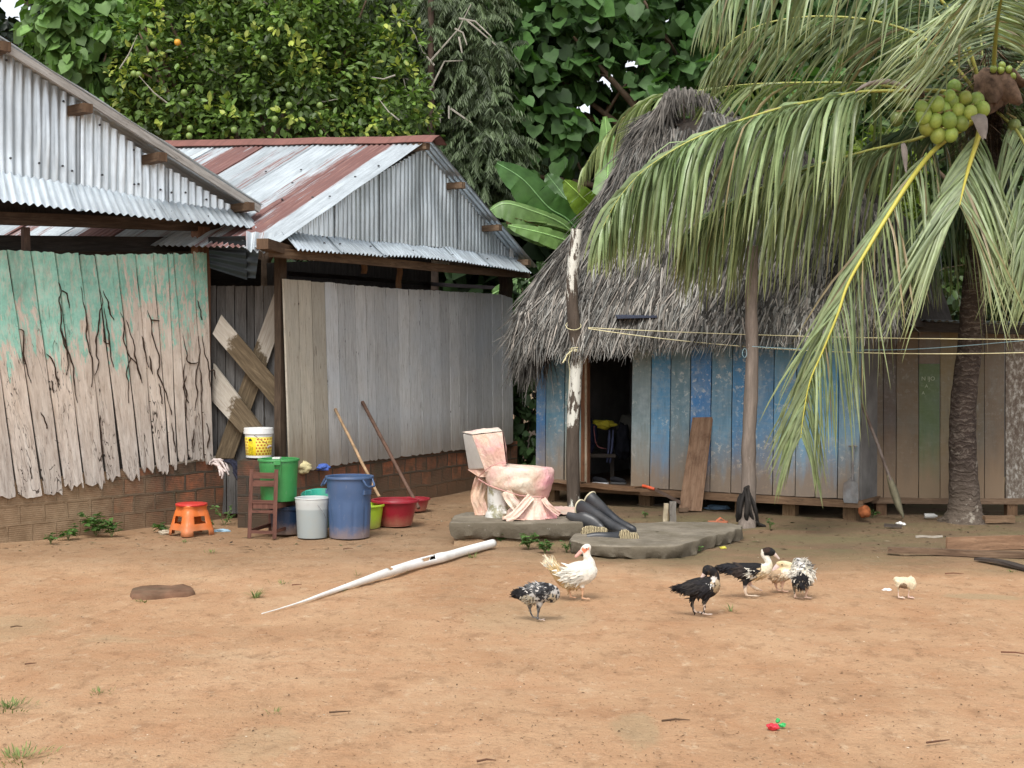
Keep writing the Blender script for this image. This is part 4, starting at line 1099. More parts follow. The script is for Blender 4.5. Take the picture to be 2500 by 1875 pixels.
# chalk writing on the green board
M_CHALK = simple('faded chalk', (.34, .37, .28), .9, .1)
def writing(txt, px, py, h, parent, mat, rot=None, off=.012, name='writing', P=None, ex=.001, align='CENTER'):
    cu = bpy.data.curves.new('txt', 'FONT'); cu.body = txt; cu.size = h * 1.38; cu.extrude = ex; cu.align_x = align; cu.resolution_u = 3
    o = bpy.data.objects.new('txt', cu); COL.objects.link(o)
    dg = bpy.context.evaluated_depsgraph_get(); me = bpy.data.meshes.new_from_object(o.evaluated_get(dg)); bpy.data.objects.remove(o)
    me.materials.clear(); me.materials.append(mat); me.name = name
    Pw = P if P is not None else onp(px, py, Pq + nq * off, nq)
    M = Matrix.Translation(Pw) @ (rot if rot else Matrix.Rotation(math.pi / 2, 4, 'X'))
    M = Matrix.Translation(-wloc(parent)) @ M
    me.transform(M); o = bpy.data.objects.new(name, me); COL.objects.link(o); o.parent = parent
    return o
writing('N IJO', 2266, 929, .045, shack, M_CHALK)
writing('A', 2262, 946, .035, shack, M_CHALK); writing('A', 2254, 963, .035, shack, M_CHALK)

# ================= POSTS AND CLOTHES LINES =================
def post_mat(name, base, bark, tab):
    m = MT(name, .85, .2)
    nz = m.noise(m.pos((1, 1, .28)), 14, 7, .75)
    pz = m.sep(m.pos())
    c = m.ramp(m.noise(m.pos((1, 1, .12)), 18, 6, .7), [(.3, bark), (.55, tuple(x * 1.8 for x in bark)), (.75, tuple(x * 2.8 for x in bark))])
    if tab:
        k_ = m.ramp(m.math('MULTIPLY', pz[2], .3125), tab); thr = m.math('ADD', nz, m.math('MULTIPLY', m.math('SUBTRACT', k_, .5), .5))
    else: thr = m.math('SUBTRACT', nz, .1)
    c = m.mix(m.ramp(thr, [(.54, 0), (.57, 1)]), c, base)
    m.color(c); m.bump(nz, .6, .01); return m.m
M_WPOST = post_mat('flaking whitewashed post', (.66, .65, .58), (.055, .043, .034), [(0, .55), (.05, .40), (.10, .22), (.25, .2), (.32, .62), (.48, .72), (.55, .22), (.66, .30), (.74, .5), (.80, .6), (.95, .68)])
M_GPOST = post_mat('grey weathered post', (.34, .31, .27), (.11, .09, .075), None)
wp = [gr(1402, 1240), at(1398, 1100, 15.25), at(1404, 940, 15.22), at(1409, 860, 15.22), at(1400, 780, 15.2), at(1396, 700, 15.2), at(1402, 620, 15.2), at(1408, 560, 15.2)]
mb = MB(); wp[0].z = -.1
P_ = smooth_path([tuple(p) for p in wp], 30)
mb.tube(P_, [.075 + .006 * noise.noise(V((i * .5, 1, 1))) - .012 * (i / 30) for i in range(31)], 14, col=(1, 1, 1))
WP = mb.build('clothesline_post', M_WPOST, None, smooth=True); tag(WP, 'tall crooked post with flaking white paint beside the hut doorway', 'post', 'clothesline posts')
gp_ = [gr(1822, 1285), at(1828, 1200, 13.75), at(1828, 1080, 13.75), at(1834, 950, 13.75), at(1836, 850, 13.75), at(1834, 740, 13.72), at(1838, 600, 13.7)]
mb = MB(); gp_[0].z = -.08
P_ = smooth_path([tuple(p) for p in gp_], 30)
mb.tube(P_, [.078 - .02 * (i / 30) + .012 * (i < 4) + .008 * noise.noise(V((i * .6, 7, 1))) for i in range(31)], 12)
tag(mb.build('clothesline_post', M_GPOST, None, smooth=True), 'grey weathered post with black cloth wrapped round its foot', 'post', 'clothesline posts')
M_ROPE = simple('cream nylon line', (.72, .66, .40), .6, .3, bump=0)
M_BCORD = simple('thin blue cord', (.25, .38, .42), .6, .3, bump=0)
def line_obj(name, pts, r, mat, lab, sag=0.0, grp=None, n=40, loop=None):
    mb = MB(); a, b = V(pts[0]), V(pts[-1]); P = []
    if len(pts) == 2:
        for i in range(n + 1):
            t = i / n; p = a.lerp(b, t); p.z -= sag * 4 * t * (1 - t); P.append(p)
    else: P = [V(p) for p in smooth_path([tuple(p) for p in pts], n)]
    mb.tube(P, r, 6)
    if loop: mb.tube(loop, r, 6)
    return tag(mb.build(name, mat, None, smooth=True), lab, 'rope', grp)
Rp = at(1436, 800, 15.05)
lp = [V((wp[4].x + math.cos(a) * .085, wp[4].y + math.sin(a) * .085, at(1400, 795, 15.2).z + .05 * math.sin(a))) for a in [i * math.pi / 8 for i in range(17)]]
line_obj('clothesline', [Rp, at(2560, 829, 12.6)], .0042, M_ROPE, 'upper cream clothesline running right from the white post', .03, 'clotheslines', loop=lp)
line_obj('clothesline', [Rp + V((0, 0, -.01)), at(2560, 859, 12.7)], .0046, M_ROPE, 'lower cream clothesline sagging slightly below the upper one', .11, 'clotheslines')
line_obj('cord', [at(1836, 846, 13.66), at(1990, 853, 13.7), at(2240, 852, 13.5), at(2560, 826, 13.2)], .0035, M_BCORD, 'thin pale blue cord tied to the grey post', 0, None)
mb = MB()
q0 = at(1408, 855, 15.2)
for k in range(3):
    mb.tube([V((q0.x + math.cos(a) * .082, q0.y + math.sin(a) * .082, q0.z + .012 * k + .01 * math.sin(a + k))) for a in [i * math.pi / 8 for i in range(17)]], .006, 5)
mb.tube([at(1392, 858, 15.08), at(1382, 872, 15.06), at(1374, 886, 15.06)], .008, 5); mb.tube([at(1393, 858, 15.08), at(1388, 880, 15.07), at(1391, 905, 15.07), at(1389, 950, 15.08)], .003, 5)
mb.tube([at(1396, 857, 15.1), at(1384, 866, 15.05), at(1379, 880, 15.04)], .007, 5)
tag(mb.build('tied_twine', M_ROPE, None, smooth=True), 'strip of pale twine knotted round the white post', 'twine')
mb = MB(); c_ = at(1818, 862, 13.66)
mb.tube([V((c_.x + math.cos(a) * .022, c_.y, c_.z + math.sin(a) * .045)) for a in [i * math.pi / 6 for i in range(13)]], .003, 5)
tag(mb.build('cord_loop', M_BCORD, None), 'small loop of blue cord hanging on the grey post', 'cord')
# ================= FOLIAGE =================
def leaf_mat(name, rough=.45, trans=.25, spec=.35):
    m = MT(name, rough, spec)
    c = m.mix(1.0, m.ramp(m.noise(m.pos(), 9, 3, .6), [(.3, (.8, .8, .8)), (.7, (1.2, 1.2, 1.2))]), m.attr(), 'MULTIPLY')
    m.color(c)
    tr = m.n('ShaderNodeBsdfTranslucent'); tc = m.mix(1.0, c, (1.1, 1.35, .5), 'MULTIPLY'); m.L.new(tc, tr.inputs[0])
    mx = m.n('ShaderNodeMixShader'); mx.inputs[0].default_value = trans
    m.L.new(m.b.outputs[0], mx.inputs[1]); m.L.new(tr.outputs[0], mx.inputs[2]); m.L.new(mx.outputs[0], m.N['Material Output'].inputs[0])
    return m.m
M_LEAF = leaf_mat('glossy leaves'); M_BIG = leaf_mat('broad soft leaves', .5, .3, .3); M_PALM = leaf_mat('palm leaflets', .4, .2, .5)
M_BARK = simple('mottled bark', (.17, .12, .085), .9, .1, .35, 9, (.07, .055, .045))
M_TWIG = simple('pale twig', (.36, .33, .28), .85, .1, .3, 9)
TPL = {
 'lance': (np.array([[0, 0, 0], [-.19, .35, .06], [-.14, .72, .03], [0, 1, -.08], [.14, .72, .03], [.19, .35, .06]]), np.array([[0, 3, 2, 1], [0, 5, 4, 3]])),
 'thin': (np.array([[0, 0, 0], [-.10, .35, .05], [-.08, .72, .03], [0, 1, -.08], [.08, .72, .03], [.10, .35, .05]]), np.array([[0, 3, 2, 1], [0, 5, 4, 3]])),
 'oval': (np.array([[0, 0, 0], [-.27, .30, .07], [-.22, .70, .05], [0, 1, -.06], [.22, .70, .05], [.27, .30, .07]]), np.array([[0, 3, 2, 1], [0, 5, 4, 3]])),
 'heart': (np.array([[0, .08, 0], [-.30, -.06, .05], [-.50, .22, .06], [-.42, .58, .02], [0, 1, -.14], [.42, .58, .02], [.50, .22, .06], [.30, -.06, .05], [0, .5, -.03]]), np.array([[0, 8, 2, 1], [8, 4, 3, 2], [0, 7, 6, 8], [8, 6, 5, 4]])),
}
def scatter(name, kind, pos, dirs, nrms, size, cols, mat, parent):
    T, Fc = TPL[kind]; N = len(pos)
    d = dirs / (np.linalg.norm(dirs, axis=1, keepdims=True) + 1e-9)
    sd_ = np.cross(d, nrms); sd_ /= np.linalg.norm(sd_, axis=1, keepdims=True) + 1e-9
    nn = np.cross(sd_, d)
    Vv = pos[:, None, :] + size[:, None, None] * (T[None, :, 0:1] * sd_[:, None, :] + T[None, :, 1:2] * d[:, None, :] + T[None, :, 2:3] * nn[:, None, :])
    k = len(T)
    Fa = (np.arange(N)[:, None, None] * k + Fc[None]).reshape(-1, 4)
    return np_mesh(name, Vv.reshape(-1, 3), Fa, np.repeat(np.clip(cols, 0.002, .9), k, 0), mat, parent)
def blob_list(n, xr, yr, Yr, r0, r1, seed, inside=None):
    rnd = random.Random(seed); out = []
    while len(out) < n:
        x, y, Y = rnd.uniform(*xr), rnd.uniform(*yr), rnd.uniform(*Yr)
        if inside and not inside(x, y): continue
        out.append((at(x, y, Y), rnd.uniform(r0, r1)))
    return out
HOLES = [(1478, 202, 24, 15), (1540, 168, 24, 18), (1425, 262, 14, 8), (1438, 288, 7, 10), (1400, 270, 6, 6), (1625, 60, 7, 14), (1640, 100, 9, 12), (1610, 98, 8, 5), (1655, 115, 10, 6), (1590, 118, 5, 5),
         (14, 14, 42, 26), (135, 12, 30, 20), (70, 60, 16, 9), (115, 78, 16, 12), (20, 40, 20, 14), (55, 25, 26, 10), (1205, 145, 7, 8), (1247, 180, 4, 8), (1236, 275, 3, 4), (1345, 395, 5, 6), (1330, 425, 4, 3), (1662, 22, 14, 4)]
def in_hole(P, k=1.0, pad=0.0):
    px = CX + F * P[:, 0] / P[:, 1]; py = 880 - F * (P[:, 2] - CAMZ) / P[:, 1]
    m_ = np.zeros(len(P), bool)
    for x, y, a, b in HOLES: m_ |= ((px - x) / (a * k + pad)) ** 2 + ((py - y) / (b * k + pad)) ** 2 < 1
    return m_
def crown(name, kind, blobs, per, cl, size, base, mat, parent, var=.5, young=0.0, youngc=(.30, .34, .05), up=.8, droop=.35, shell=.75, hole=False, seed=1, clr=.10, flat=1.0):
    rng = np.random.default_rng(seed)
    P = []; D = []; Nn = []; C = []; S = []
    for bi, (c, r) in enumerate(blobs):
        n = int(per * (r ** 2)); c = np.array(c)
        v = rng.normal(size=(n, 3)); v /= np.linalg.norm(v, axis=1, keepdims=True)
        rad = r * (shell + (1.08 - shell) * rng.random((n, 1)) ** .6)
        cc = c + v * rad * np.array([1, 1, flat])
        tone = rng.uniform(1 - var, 1 + var, (n, 1)) * rng.uniform(.75, 1.25)
        yg = (rng.random((n, 1)) < young * (1 + v[:, 2:3]))
        for k in range(cl):
            o = rng.normal(size=(n, 3)) * .6 + v * .5
            o /= np.linalg.norm(o, axis=1, keepdims=True)
            d = o + np.array([0, 0, -droop]) * rng.uniform(.3, 1.6, (n, 1))
            nr = v * .45 + np.array([0, -.25, up]) + rng.normal(size=(n, 3)) * .4
            P.append(cc + o * clr * rng.uniform(.1, .9, (n, 1))); D.append(d); Nn.append(nr)
            t = tone * rng.uniform(.7, 1.3, (n, 1))
            col = np.array(base) * t
            col = np.where(yg, np.array(youngc) * rng.uniform(.6, 1.25, (n, 1)), col)
            C.append(col); S.append(size * rng.uniform(.6, 1.2, n))
    P, D, Nn, C, S = np.vstack(P), np.vstack(D), np.vstack(Nn), np.vstack(C), np.hstack(S)
    if hole:
        k = ~in_hole(P + D * (S * .5 / np.linalg.norm(D, axis=1))[:, None], 1.0, 9 if hole is True else 4) | (rng.random(len(P)) < 0); P, D, Nn, C, S = P[k], D[k], Nn[k], C[k], S[k]
    return scatter(name, kind, P, D, Nn, S, C, mat, parent)
def limbs(parent, root, targets, r0, mat=M_BARK, name='trunk', fork=.45, seed=1):
    rnd = random.Random(seed); mb = MB()
    top = root + V((rnd.uniform(-.2, .2), rnd.uniform(-.2, .2), max(1.2, (max(t.z for t in targets) - root.z) * fork)))
    mb.tube([V(p) for p in smooth_path([tuple(root), tuple(root.lerp(top, .5) + V((rnd.uniform(-.1, .1), 0, 0))), tuple(top)], 10)], [lerp(r0, r0 * .72, i / 10) * (1.35 if i == 0 else 1) for i in range(11)], 10)
    for t in targets:
        mid = top.lerp(t, .5) + V((rnd.uniform(-.3, .3), rnd.uniform(-.3, .3), rnd.uniform(0, .35)))
        P_ = smooth_path([tuple(top - V((0, 0, .1))), tuple(mid), tuple(t)], 10)
        mb.tube([V(p) for p in P_], [lerp(r0 * .5, r0 * .09, i / 10) for i in range(11)], 7)
        for q in range(4):
            s_ = V(P_[4 + q]); e = s_ + V((rnd.uniform(-.6, .6), rnd.uniform(-.6, .3), rnd.uniform(.1, .7)))
            mb.tube([s_, s_.lerp(e, .5) + V((0, 0, .06)), e], [r0 * .16, r0 * .1, r0 * .03], 5)
    return mb.build(name, mat, parent, smooth=True)

# citrus tree
bl = blob_list(62, (345, 965), (-90, 345), (19.3, 21.4), .42, .68, 11, lambda x, y: x > 330 + (180 - y) * .1 and not (x > 850 and y > 300))
bl += [(at(x, y, 19.2), .33) for x, y in ((350, 150), (330, 210), (370, 265), (340, 80), (420, 300), (560, 320), (700, 325), (830, 330), (930, 330), (985, 215), (970, 100), (1010, 330), (995, 270), (350, 60))]
cit = thing('orange_tree', V((-3.6, 20.4, 0)), 'bushy orange tree with small glossy leaves and yellow new growth behind the rusty roof', 'tree', 'trees behind the farmyard')
limbs(cit, V((-3.6, 20.4, 0)), [b[0] for b in bl[::5]], .15, seed=3)
crown('crown', 'oval', bl, 230, 7, .12, (.10, .165, .035), M_LEAF, cit, var=.55, young=.14, youngc=(.38, .44, .09), seed=5, clr=.12, droop=.15)
mb = MB(); rnd = random.Random(9)
for i in range(26):
    c, r = bl[rnd.randrange(len(bl))]; p = c + V((rnd.uniform(-r, r), -r, rnd.uniform(-r, r))); e = p + V((rnd.uniform(-.5, .5), rnd.uniform(-.3, .1), rnd.uniform(-.2, .5)))
    mb = MB(); mb.tube([p, p.lerp(e, .5) + V((0, 0, -.04)), e], [.012, .009, .004], 4); mb.build('twig', M_TWIG, cit)

M_FRG = simple('green orange peel', (.17, .24, .06), .45, .4, .2, 20); M_FRO = simple('ripe orange peel', (.62, .30, .03), .45, .4, .1, 20)
def ball(mb, c, r, sx=1, n=12, rings=8):
    rows = []
    for i in range(rings + 1):
        a = math.pi * i / rings; rows.append([V(c) + V((math.sin(a) * math.cos(2 * math.pi * j / n) * r * sx, math.sin(a) * math.sin(2 * math.pi * j / n) * r * sx, -math.cos(a) * r)) for j in range(n)])
    mb.grid(rows, close=True)
first = None
zc1 = lambda x, y: (x / 2.4578, y / 2.4578)
for i, (x, y) in enumerate(((1065, 254), (1068, 253), (803, 443), (832, 447), (920, 268), (908, 330), (1135, 815), (1140, 770), (1735, 632), (1920, 632), (1385, 295), (1105, 555), (1585, 350), (1650, 715), (1405, 780))):
    if i == 1: continue
    mb = MB(); ball(mb, at(*zc1(x, y), 18.75), .046); mb.build('orange', M_FRO if i == 0 else M_FRG, cit, smooth=True)

# broad-leaved tree, left
bl = blob_list(16, (105, 300), (-60, 255), (19.6, 21), .35, .6, 21, lambda x, y: y < 60 + (x - 70) * 1.4 and x > 120 - (150 - y) * .1) + [(at(x, y, 19.3), .32) for x, y in ((170, 60), (215, 150), (150, 150), (240, 190), (115, 135), (260, 40), (225, 90), (190, 210), (260, 130))]
t1 = thing('broadleaf_tree', V((-6.4, 20.8, 0)), 'tree of soft heart shaped leaves left of the orange tree, above the green barn roof', 'tree', 'trees behind the farmyard')
limbs(t1, V((-6.4, 20.8, 0)), [b[0] for b in bl[::4]], .13, seed=5)
crown('crown', 'heart', bl, 95, 4, .215, (.12, .215, .06), M_BIG, t1, var=.35, seed=6, up=.5, droop=.9, clr=.2, shell=.55)
# feathery tree with hanging compound leaves
def compound(name, blobs, per, L, base, parent, seed):
    rng = np.random.default_rng(seed); P = []; D = []; Nn = []; S = []; C = []
    for c, r in blobs:
        n = int(per * r * r); v = rng.normal(size=(n, 3)); v /= np.linalg.norm(v, axis=1, keepdims=True)
        root = np.array(c) + v * r * rng.uniform(.5, 1, (n, 1)); h = v * np.array([1, 1, .4]) + rng.normal(size=(n, 3)) * .8; h /= np.linalg.norm(h, axis=1, keepdims=True)
        sd_ = np.cross(h, np.array([0, 0, 1.0])); sd_ /= np.linalg.norm(sd_, axis=1, keepdims=True) + 1e-9
        tone = rng.uniform(.45, 1.5, (n, 1)); Ls = L * rng.uniform(.6, 1.15, (n, 1))
        for k in range(9):
            u = (k + .6) / 9; p = root + h * Ls * u + np.array([0, 0, -1.0]) * Ls * .45 * u * u
            for s_ in (-1, 1):
                P.append(p); D.append(sd_ * s_ * .55 + h * .35 + np.array([0, 0, -.95])); Nn.append(h * .5 + sd_ * s_ * -.4 + rng.normal(size=(n, 3)) * .35 + np.array([0, -.4, .4])); S.append(.125 * rng.uniform(.8, 1.2, n)); C.append(np.array(base) * tone * rng.uniform(.8, 1.2, (n, 1)))
    return scatter(name, 'thin', np.vstack(P), np.vstack(D), np.vstack(Nn), np.hstack(S), np.vstack(C), M_LEAF, parent)
t3 = thing('feathery_tree', V((-1.05, 21.6, 0)), 'grey green tree with hanging feathery leaves and pale bare twigs behind the barn ridge', 'tree', 'trees behind the farmyard')
bl3 = blob_list(26, (960, 1240), (-60, 420), (20.9, 22.2), .4, .62, 31, lambda x, y: x < 1225 + 25 * math.sin(y * .02) and not (x < 1040 and y > 340)) + [(at(x, y, 20.8), .34) for x, y in ((1075, 190), (1130, 130), (1180, 220), (1210, 130), (1150, 330), (1090, 400), (1200, 300), (1030, 60), (1205, 400), (1130, 450))]
compound('crown', bl3, 260, .40, (.115, .155, .078), t3, 33)
mb = MB()
P_ = [at(1052, y, 20.55) for y in (-80, 40, 120, 200, 300, 420)]; mb.tube([V((P_[0].x, 21, 0)), P_[5] + V((0, .4, 0)), P_[4], P_[3], P_[2], P_[1], P_[0]], [.11, .08, .06, .055, .05, .05, .04], 8)
mb.build('trunk', simple('reddish bark', (.09, .065, .05), .9, .1, .3, 8), t3, smooth=True)
mb = MB()
for pts in ([(1050, 150), (1085, 110), (1120, 70), (1150, 10)], [(1110, 70), (1130, 80), (1140, 110)], [(1050, 220), (1085, 150), (1130, 148)], [(998, 195), (985, 190), (990, 215), (980, 220)], [(1120, 45), (1160, 52), (1200, 90)], [(1140, 50), (1170, 75), (1210, 110)], [(1096, 258), (1096, 290)], [(1100, 265), (1150, 300)], [(1075, 280), (1074, 300)], [(1060, 160), (1035, 130), (1000, 60), (960, 35)], [(1120, 90), (1128, 130)]):
    q = [at(x, y, 20.4) for x, y in pts]; mb = MB(); mb.tube(q, [.016 - .0035 * i for i in range(len(q))], 5); mb.build('bare_twig', M_TWIG, t3)
# vine-hung big-leaved tree right
t4 = thing('large_leaved_tree', V((4.2, 23.2, 0)), 'tall dark tree with large heart shaped leaves and white sky gaps, behind the thatched hut', 'tree', 'trees behind the farmyard')
bl4 = blob_list(60, (1230, 2100), (-110, 300), (21.8, 24), .5, .85, 41, lambda x, y: y < 300 and x > 1240 and not (1350 < x < 1560 and 150 < y < 320))
bl4 += [(at(x, y, 21.6), .38) for x, y in ((1290, 200), (1330, 240), (1270, 110), (1480, 110), (1400, 90), (1550, 60), (1580, 220), (1660, 180), (1360, 320), (1420, 335), (1350, 340), (1700, 60), (1250, 420), (1195, 420), (1240, 460), (1300, 330), (1420, 200), (1650, 250), (1760, 200))]
limbs(t4, V((4.2, 23.2, 0)), [b[0] for b in bl4[::8]], .22, seed=8)
crown('crown', 'heart', bl4, 62, 4, .26, (.058, .122, .034), M_BIG, t4, var=.5, seed=42, up=.55, droop=.9, clr=.24, shell=.5, hole=True)
# brush behind the palm
t7 = thing('yellow_green_shrub', V((5.6, 18.4, 0)), 'bright yellow green shrub glimpsed behind the coconut fronds', 'shrub')
bl7 = [(at(x, y, 18.3), .4) for x, y in ((2150, 400), (2170, 470), (2120, 440), (2200, 420), (2190, 520), (2140, 530), (2210, 600), (2150, 620))]
limbs(t7, V((5.2, 18.6, 0)), [b[0] for b in bl7], .07, seed=4)
crown('crown', 'oval', bl7, 300, 6, .11, (.16, .22, .03), M_LEAF, t7, var=.4, seed=44, droop=0)
t8 = thing('leafy_tree', V((8.0, 20.5, 0)), 'mid green tree filling the gaps behind the palm crown', 'tree', 'trees behind the farmyard')
bl8 = blob_list(34, (2080, 2640), (-80, 760), (19.5, 21), .5, .8, 51)
limbs(t8, V((8.0, 20.5, 0)), [b[0] for b in bl8[::6]], .16, seed=6)
crown('crown', 'oval', bl8, 110, 5, .16, (.05, .085, .022), M_LEAF, t8, var=.5, seed=52)
# dark woods behind everything
rng = np.random.default_rng(77)
def woods(n, xr, yr, Yr, size, base, seed, name):
    rng = np.random.default_rng(seed)
    px = rng.uniform(*xr, n); py = rng.uniform(*yr, n); Y = rng.uniform(*Yr, n)
    P = np.stack([(px - CX) / F * Y, Y, CAMZ + (880 - py) / F * Y], 1)
    D = rng.normal(size=(n, 3)) + np.array([0, 0, -.9]); Nn = rng.normal(size=(n, 3)) * .6 + np.array([0, -.6, .5])
    S = size * rng.uniform(.6, 1.3, n); C = np.array(base) * rng.uniform(.4, 1.5, (n, 1))
    k = ~in_hole(P + D * (S * .5 / np.linalg.norm(D, axis=1))[:, None], .95, 20); P, D, Nn, S, C = P[k], D[k], Nn[k], S[k], C[k]
    o = scatter(name, 'heart', P, D, Nn, S, C, M_BIG, None); return o
o = woods(15000, (-320, 2850), (-200, 930), (25.5, 30), .62, (.03, .06, .022), 78, 'woods'); tag(o, 'dark wall of forest foliage far behind the yard', kind='stuff')
# dark crown at the far left
t6 = thing('dark_tree', V((-8.4, 23, 0)), 'dark tree standing against white sky above the green barn gable', 'tree', 'trees behind the farmyard')
bl6 = [(at(x, y, 22.5), r) for x, y, r in ((30, 95, .35), (90, 110, .35), (150, 40, .3), (60, 60, .22), (120, 60, .2), (-40, 60, .5), (10, 140, .4), (170, 110, .4), (200, 20, .4), (60, -30, .35), (-20, 10, .3), (110, 150, .4), (70, 0, .2))]
limbs(t6, V((-8.4, 23, 0)), [b[0] for b in bl6], .15, seed=12)
crown('crown', 'oval', bl6, 150, 5, .17, (.016, .026, .014), M_LEAF, t6, var=.5, seed=62, hole=.8)
# climbing leaves between barn and hut
def vine(name, pts, size, base, lab, cat, seed, per=210, kind='heart', cl=4, Yb=None, up=.2, droop=.9):
    b = [(at(x, y, Y), r) for x, y, Y, r in pts]; low = min(b, key=lambda q: q[0].z)
    th = thing(name, V((low[0].x, low[0].y, 0)), lab, cat)
    mb = MB()
    for c, r in b: mb.tube([V((low[0].x, low[0].y + .1, 0)), V((low[0].x, low[0].y, 0)).lerp(c, .6) + V((.05, .1, 0)), c], [.02, .014, .006], 5)
    mb.build('stems', M_BARK, th)
    crown('foliage', kind, b, per, cl, size, base, M_BIG, th, var=.4, seed=seed, up=up, droop=droop, clr=.10, shell=.5)
vine('climbing_bush', [(1255, 1150, 19.3, .3), (1290, 1150, 19.0, .28), (1320, 1120, 18.9, .3), (1260, 1080, 19.3, .28), (1300, 1060, 19.1, .3), (1255, 1010, 19.3, .28), (1295, 990, 19.2, .28), (1270, 940, 19.3, .3), (1310, 930, 19.2, .26), (1262, 870, 19.3, .24), (1290, 850, 19.3, .24), (1275, 790, 19.5, .25), (1255, 730, 19.6, .22), (1290, 720, 19.6, .22), (1275, 690, 19.6, .2), (1330, 1010, 19, .25)],
     .135, (.045, .085, .03), 'dense climbing bush in the gap between the grey barn and the blue hut', 'bush', 71)
# banana plant
ban = thing('banana_plant', V((1.0, 18.9, 0)), 'banana plant with torn broad leaves beside the thatch', 'banana plant')
mb = MB(); bs = V((1.0, 18.9, 0)); bt = at(1425, 590, 18.9)
mb.tube([bs, bs.lerp(bt, .5) + V((.05, 0, 0)), bt], [.13, .11, .06], 12); mb.build('pseudostem', simple('banana stem', (.20, .22, .08), .7, .2, .3, 6, (.12, .08, .04)), ban, smooth=True)
def banana(path, hw, col, tilt, seed, Y0=18.9, curl=.25):
    rnd = random.Random(seed); k = 26; pts = [at(x, y, Y) for x, y, Y in path]; P_ = [V(p) for p in smooth_path([tuple(p) for p in pts], k)]
    mb = MB(); mb.tube(P_, [lerp(.016, .005, i / k) for i in range(k + 1)], 6, col=tuple(min(.8, c * 2.2 + .08) for c in col)); 
    for sgn in (-1, 1):
        i = 1
        while i < k:
            seg = rnd.choice([3, 4, 6, 8]); j = min(k, i + seg); rows = []; cl = []
            sl = rnd.uniform(-.05, .12)
            for q in range(i, j + 1):
                u = q / k; d = (P_[min(q + 1, k)] - P_[max(q - 1, 0)]).normalized()
                vw = (P_[q] - CAM).normalized(); sd_ = d.cross(vw).normalized() * sgn
                wd = hw * max(.05, math.sin(math.pi * min(1, u * 1.02) ** .75)) ** .55 * (1 if q not in (i, j) or rnd.random() < .4 else .93)
                row = []
                for s_ in range(5):
                    w_ = s_ / 4; row.append(P_[q] + sd_ * wd * w_ + d * wd * .28 * w_ + vw * (tilt * sgn * wd * w_) + V((0, 0, -curl * wd * w_ * w_)) + vw * .012 * math.sin(q * 2.1) * w_ + V((0, 0, -sl * w_ * wd)))
                rows.append(row); g = rnd.uniform(.88, 1.12); cl.append([tuple(c * g for c in col)] * 5)
            if len(rows) > 1: mb.grid(rows, col=cl)
            i = j
    mb.build('leaf_blade', M_PALM, ban, smooth=True)
banana([(1425, 580, 18.9), (1385, 535, 18.8), (1338, 505, 18.7), (1277, 438, 18.6), (1213, 398, 18.6)], .27, (.075, .17, .045), .25, 1)
banana([(1430, 590, 18.9), (1460, 530, 18.7), (1420, 480, 18.5), (1378, 440, 18.5)], .20, (.17, .27, .03), .5, 2)
banana([(1420, 590, 18.9), (1370, 545, 18.7), (1300, 515, 18.5), (1235, 497, 18.4), (1195, 515, 18.4)], .17, (.12, .21, .06), -.5, 3, curl=.7)
banana([(1420, 600, 18.9), (1385, 588, 18.6), (1320, 568, 18.4), (1240, 550, 18.3)], .13, (.16, .28, .08), -.3, 4)
banana([(1430, 580, 18.9), (1405, 520, 19.1), (1370, 470, 19.2), (1335, 425, 19.2)], .22, (.06, .13, .035), -.3, 5)
banana([(1425, 590, 18.9), (1370, 560, 18.6), (1300, 545, 18.5), (1225, 545, 18.5)], .16, (.09, .15, .04), .4, 6, curl=.9)
banana([(1330, 560, 18.55), (1275, 545, 18.45), (1235, 530, 18.4)], .10, (.30, .17, .09), .3, 7, curl=.6)
banana([(1430, 580, 18.9), (1470, 500, 19.2), (1485, 400, 19.4), (1477, 285, 19.5)], .19, (.13, .25, .05), .2, 8)
banana([(1430, 590, 18.9), (1440, 540, 19.0), (1425, 490, 19.1)], .2, (.07, .15, .04), .2, 9)
banana([(1425, 620, 18.9), (1370, 650, 18.7), (1310, 640, 18.6)], .15, (.07, .14, .04), .3, 10, curl=.6)
banana([(1200, 720, 20.3), (1240, 700, 20.2), (1290, 690, 20.1), (1330, 720, 20)], .16, (.13, .24, .07), .3, 11, curl=.5)

# ================= COCONUT PALM =================
palm = thing('coconut_palm', V(gr(2352, 1272)), 'coconut palm in front of the brown shack, loaded with green nuts', 'palm tree')
PY = palm.location.y
m = MT('ringed palm bark', .9, .15)
pz = m.pos((1, 1, 1)); wv = m.n('ShaderNodeTexWave', wave_type='BANDS', bands_direction='Z'); m.L.new(pz, wv.inputs[0]); wv.inputs['Scale'].default_value = 5.5; wv.inputs['Distortion'].default_value = 9; wv.inputs['Detail'].default_value = 4; wv.inputs['Detail Scale'].default_value = 2.5
nz = m.noise(m.pos((1, 1, 2.2)), 9, 7, .75)
c = m.ramp(nz, [(.3, (.028, .021, .018)), (.55, (.07, .052, .043)), (.7, (.13, .105, .088))])
c = m.mix(m.math('MULTIPLY', m.ramp(wv.outputs['Fac'], [(.72, 0), (.98, .28)]), m.ramp(nz, [(.42, 0), (.55, 1)])), c, (.33, .28, .23))
zz = m.sep(m.pos())
c = m.mix(m.ramp(m.math('ADD', zz[2], m.math('MULTIPLY', nz, .8)), [(.55, .85), (1.0, 0)]), c, m.ramp(nz, [(.3, (.085, .065, .05)), (.7, (.17, .135, .105))]))
c = m.mix(m.math('MULTIPLY', m.ramp(m.noise(m.pos(off=(4, 4, 4)), 4, 6, .7), [(.56, 0), (.6, .7)]), m.ramp(zz[2], [(.4, 1), (1.0, 0)])), c, (.38, .34, .28))
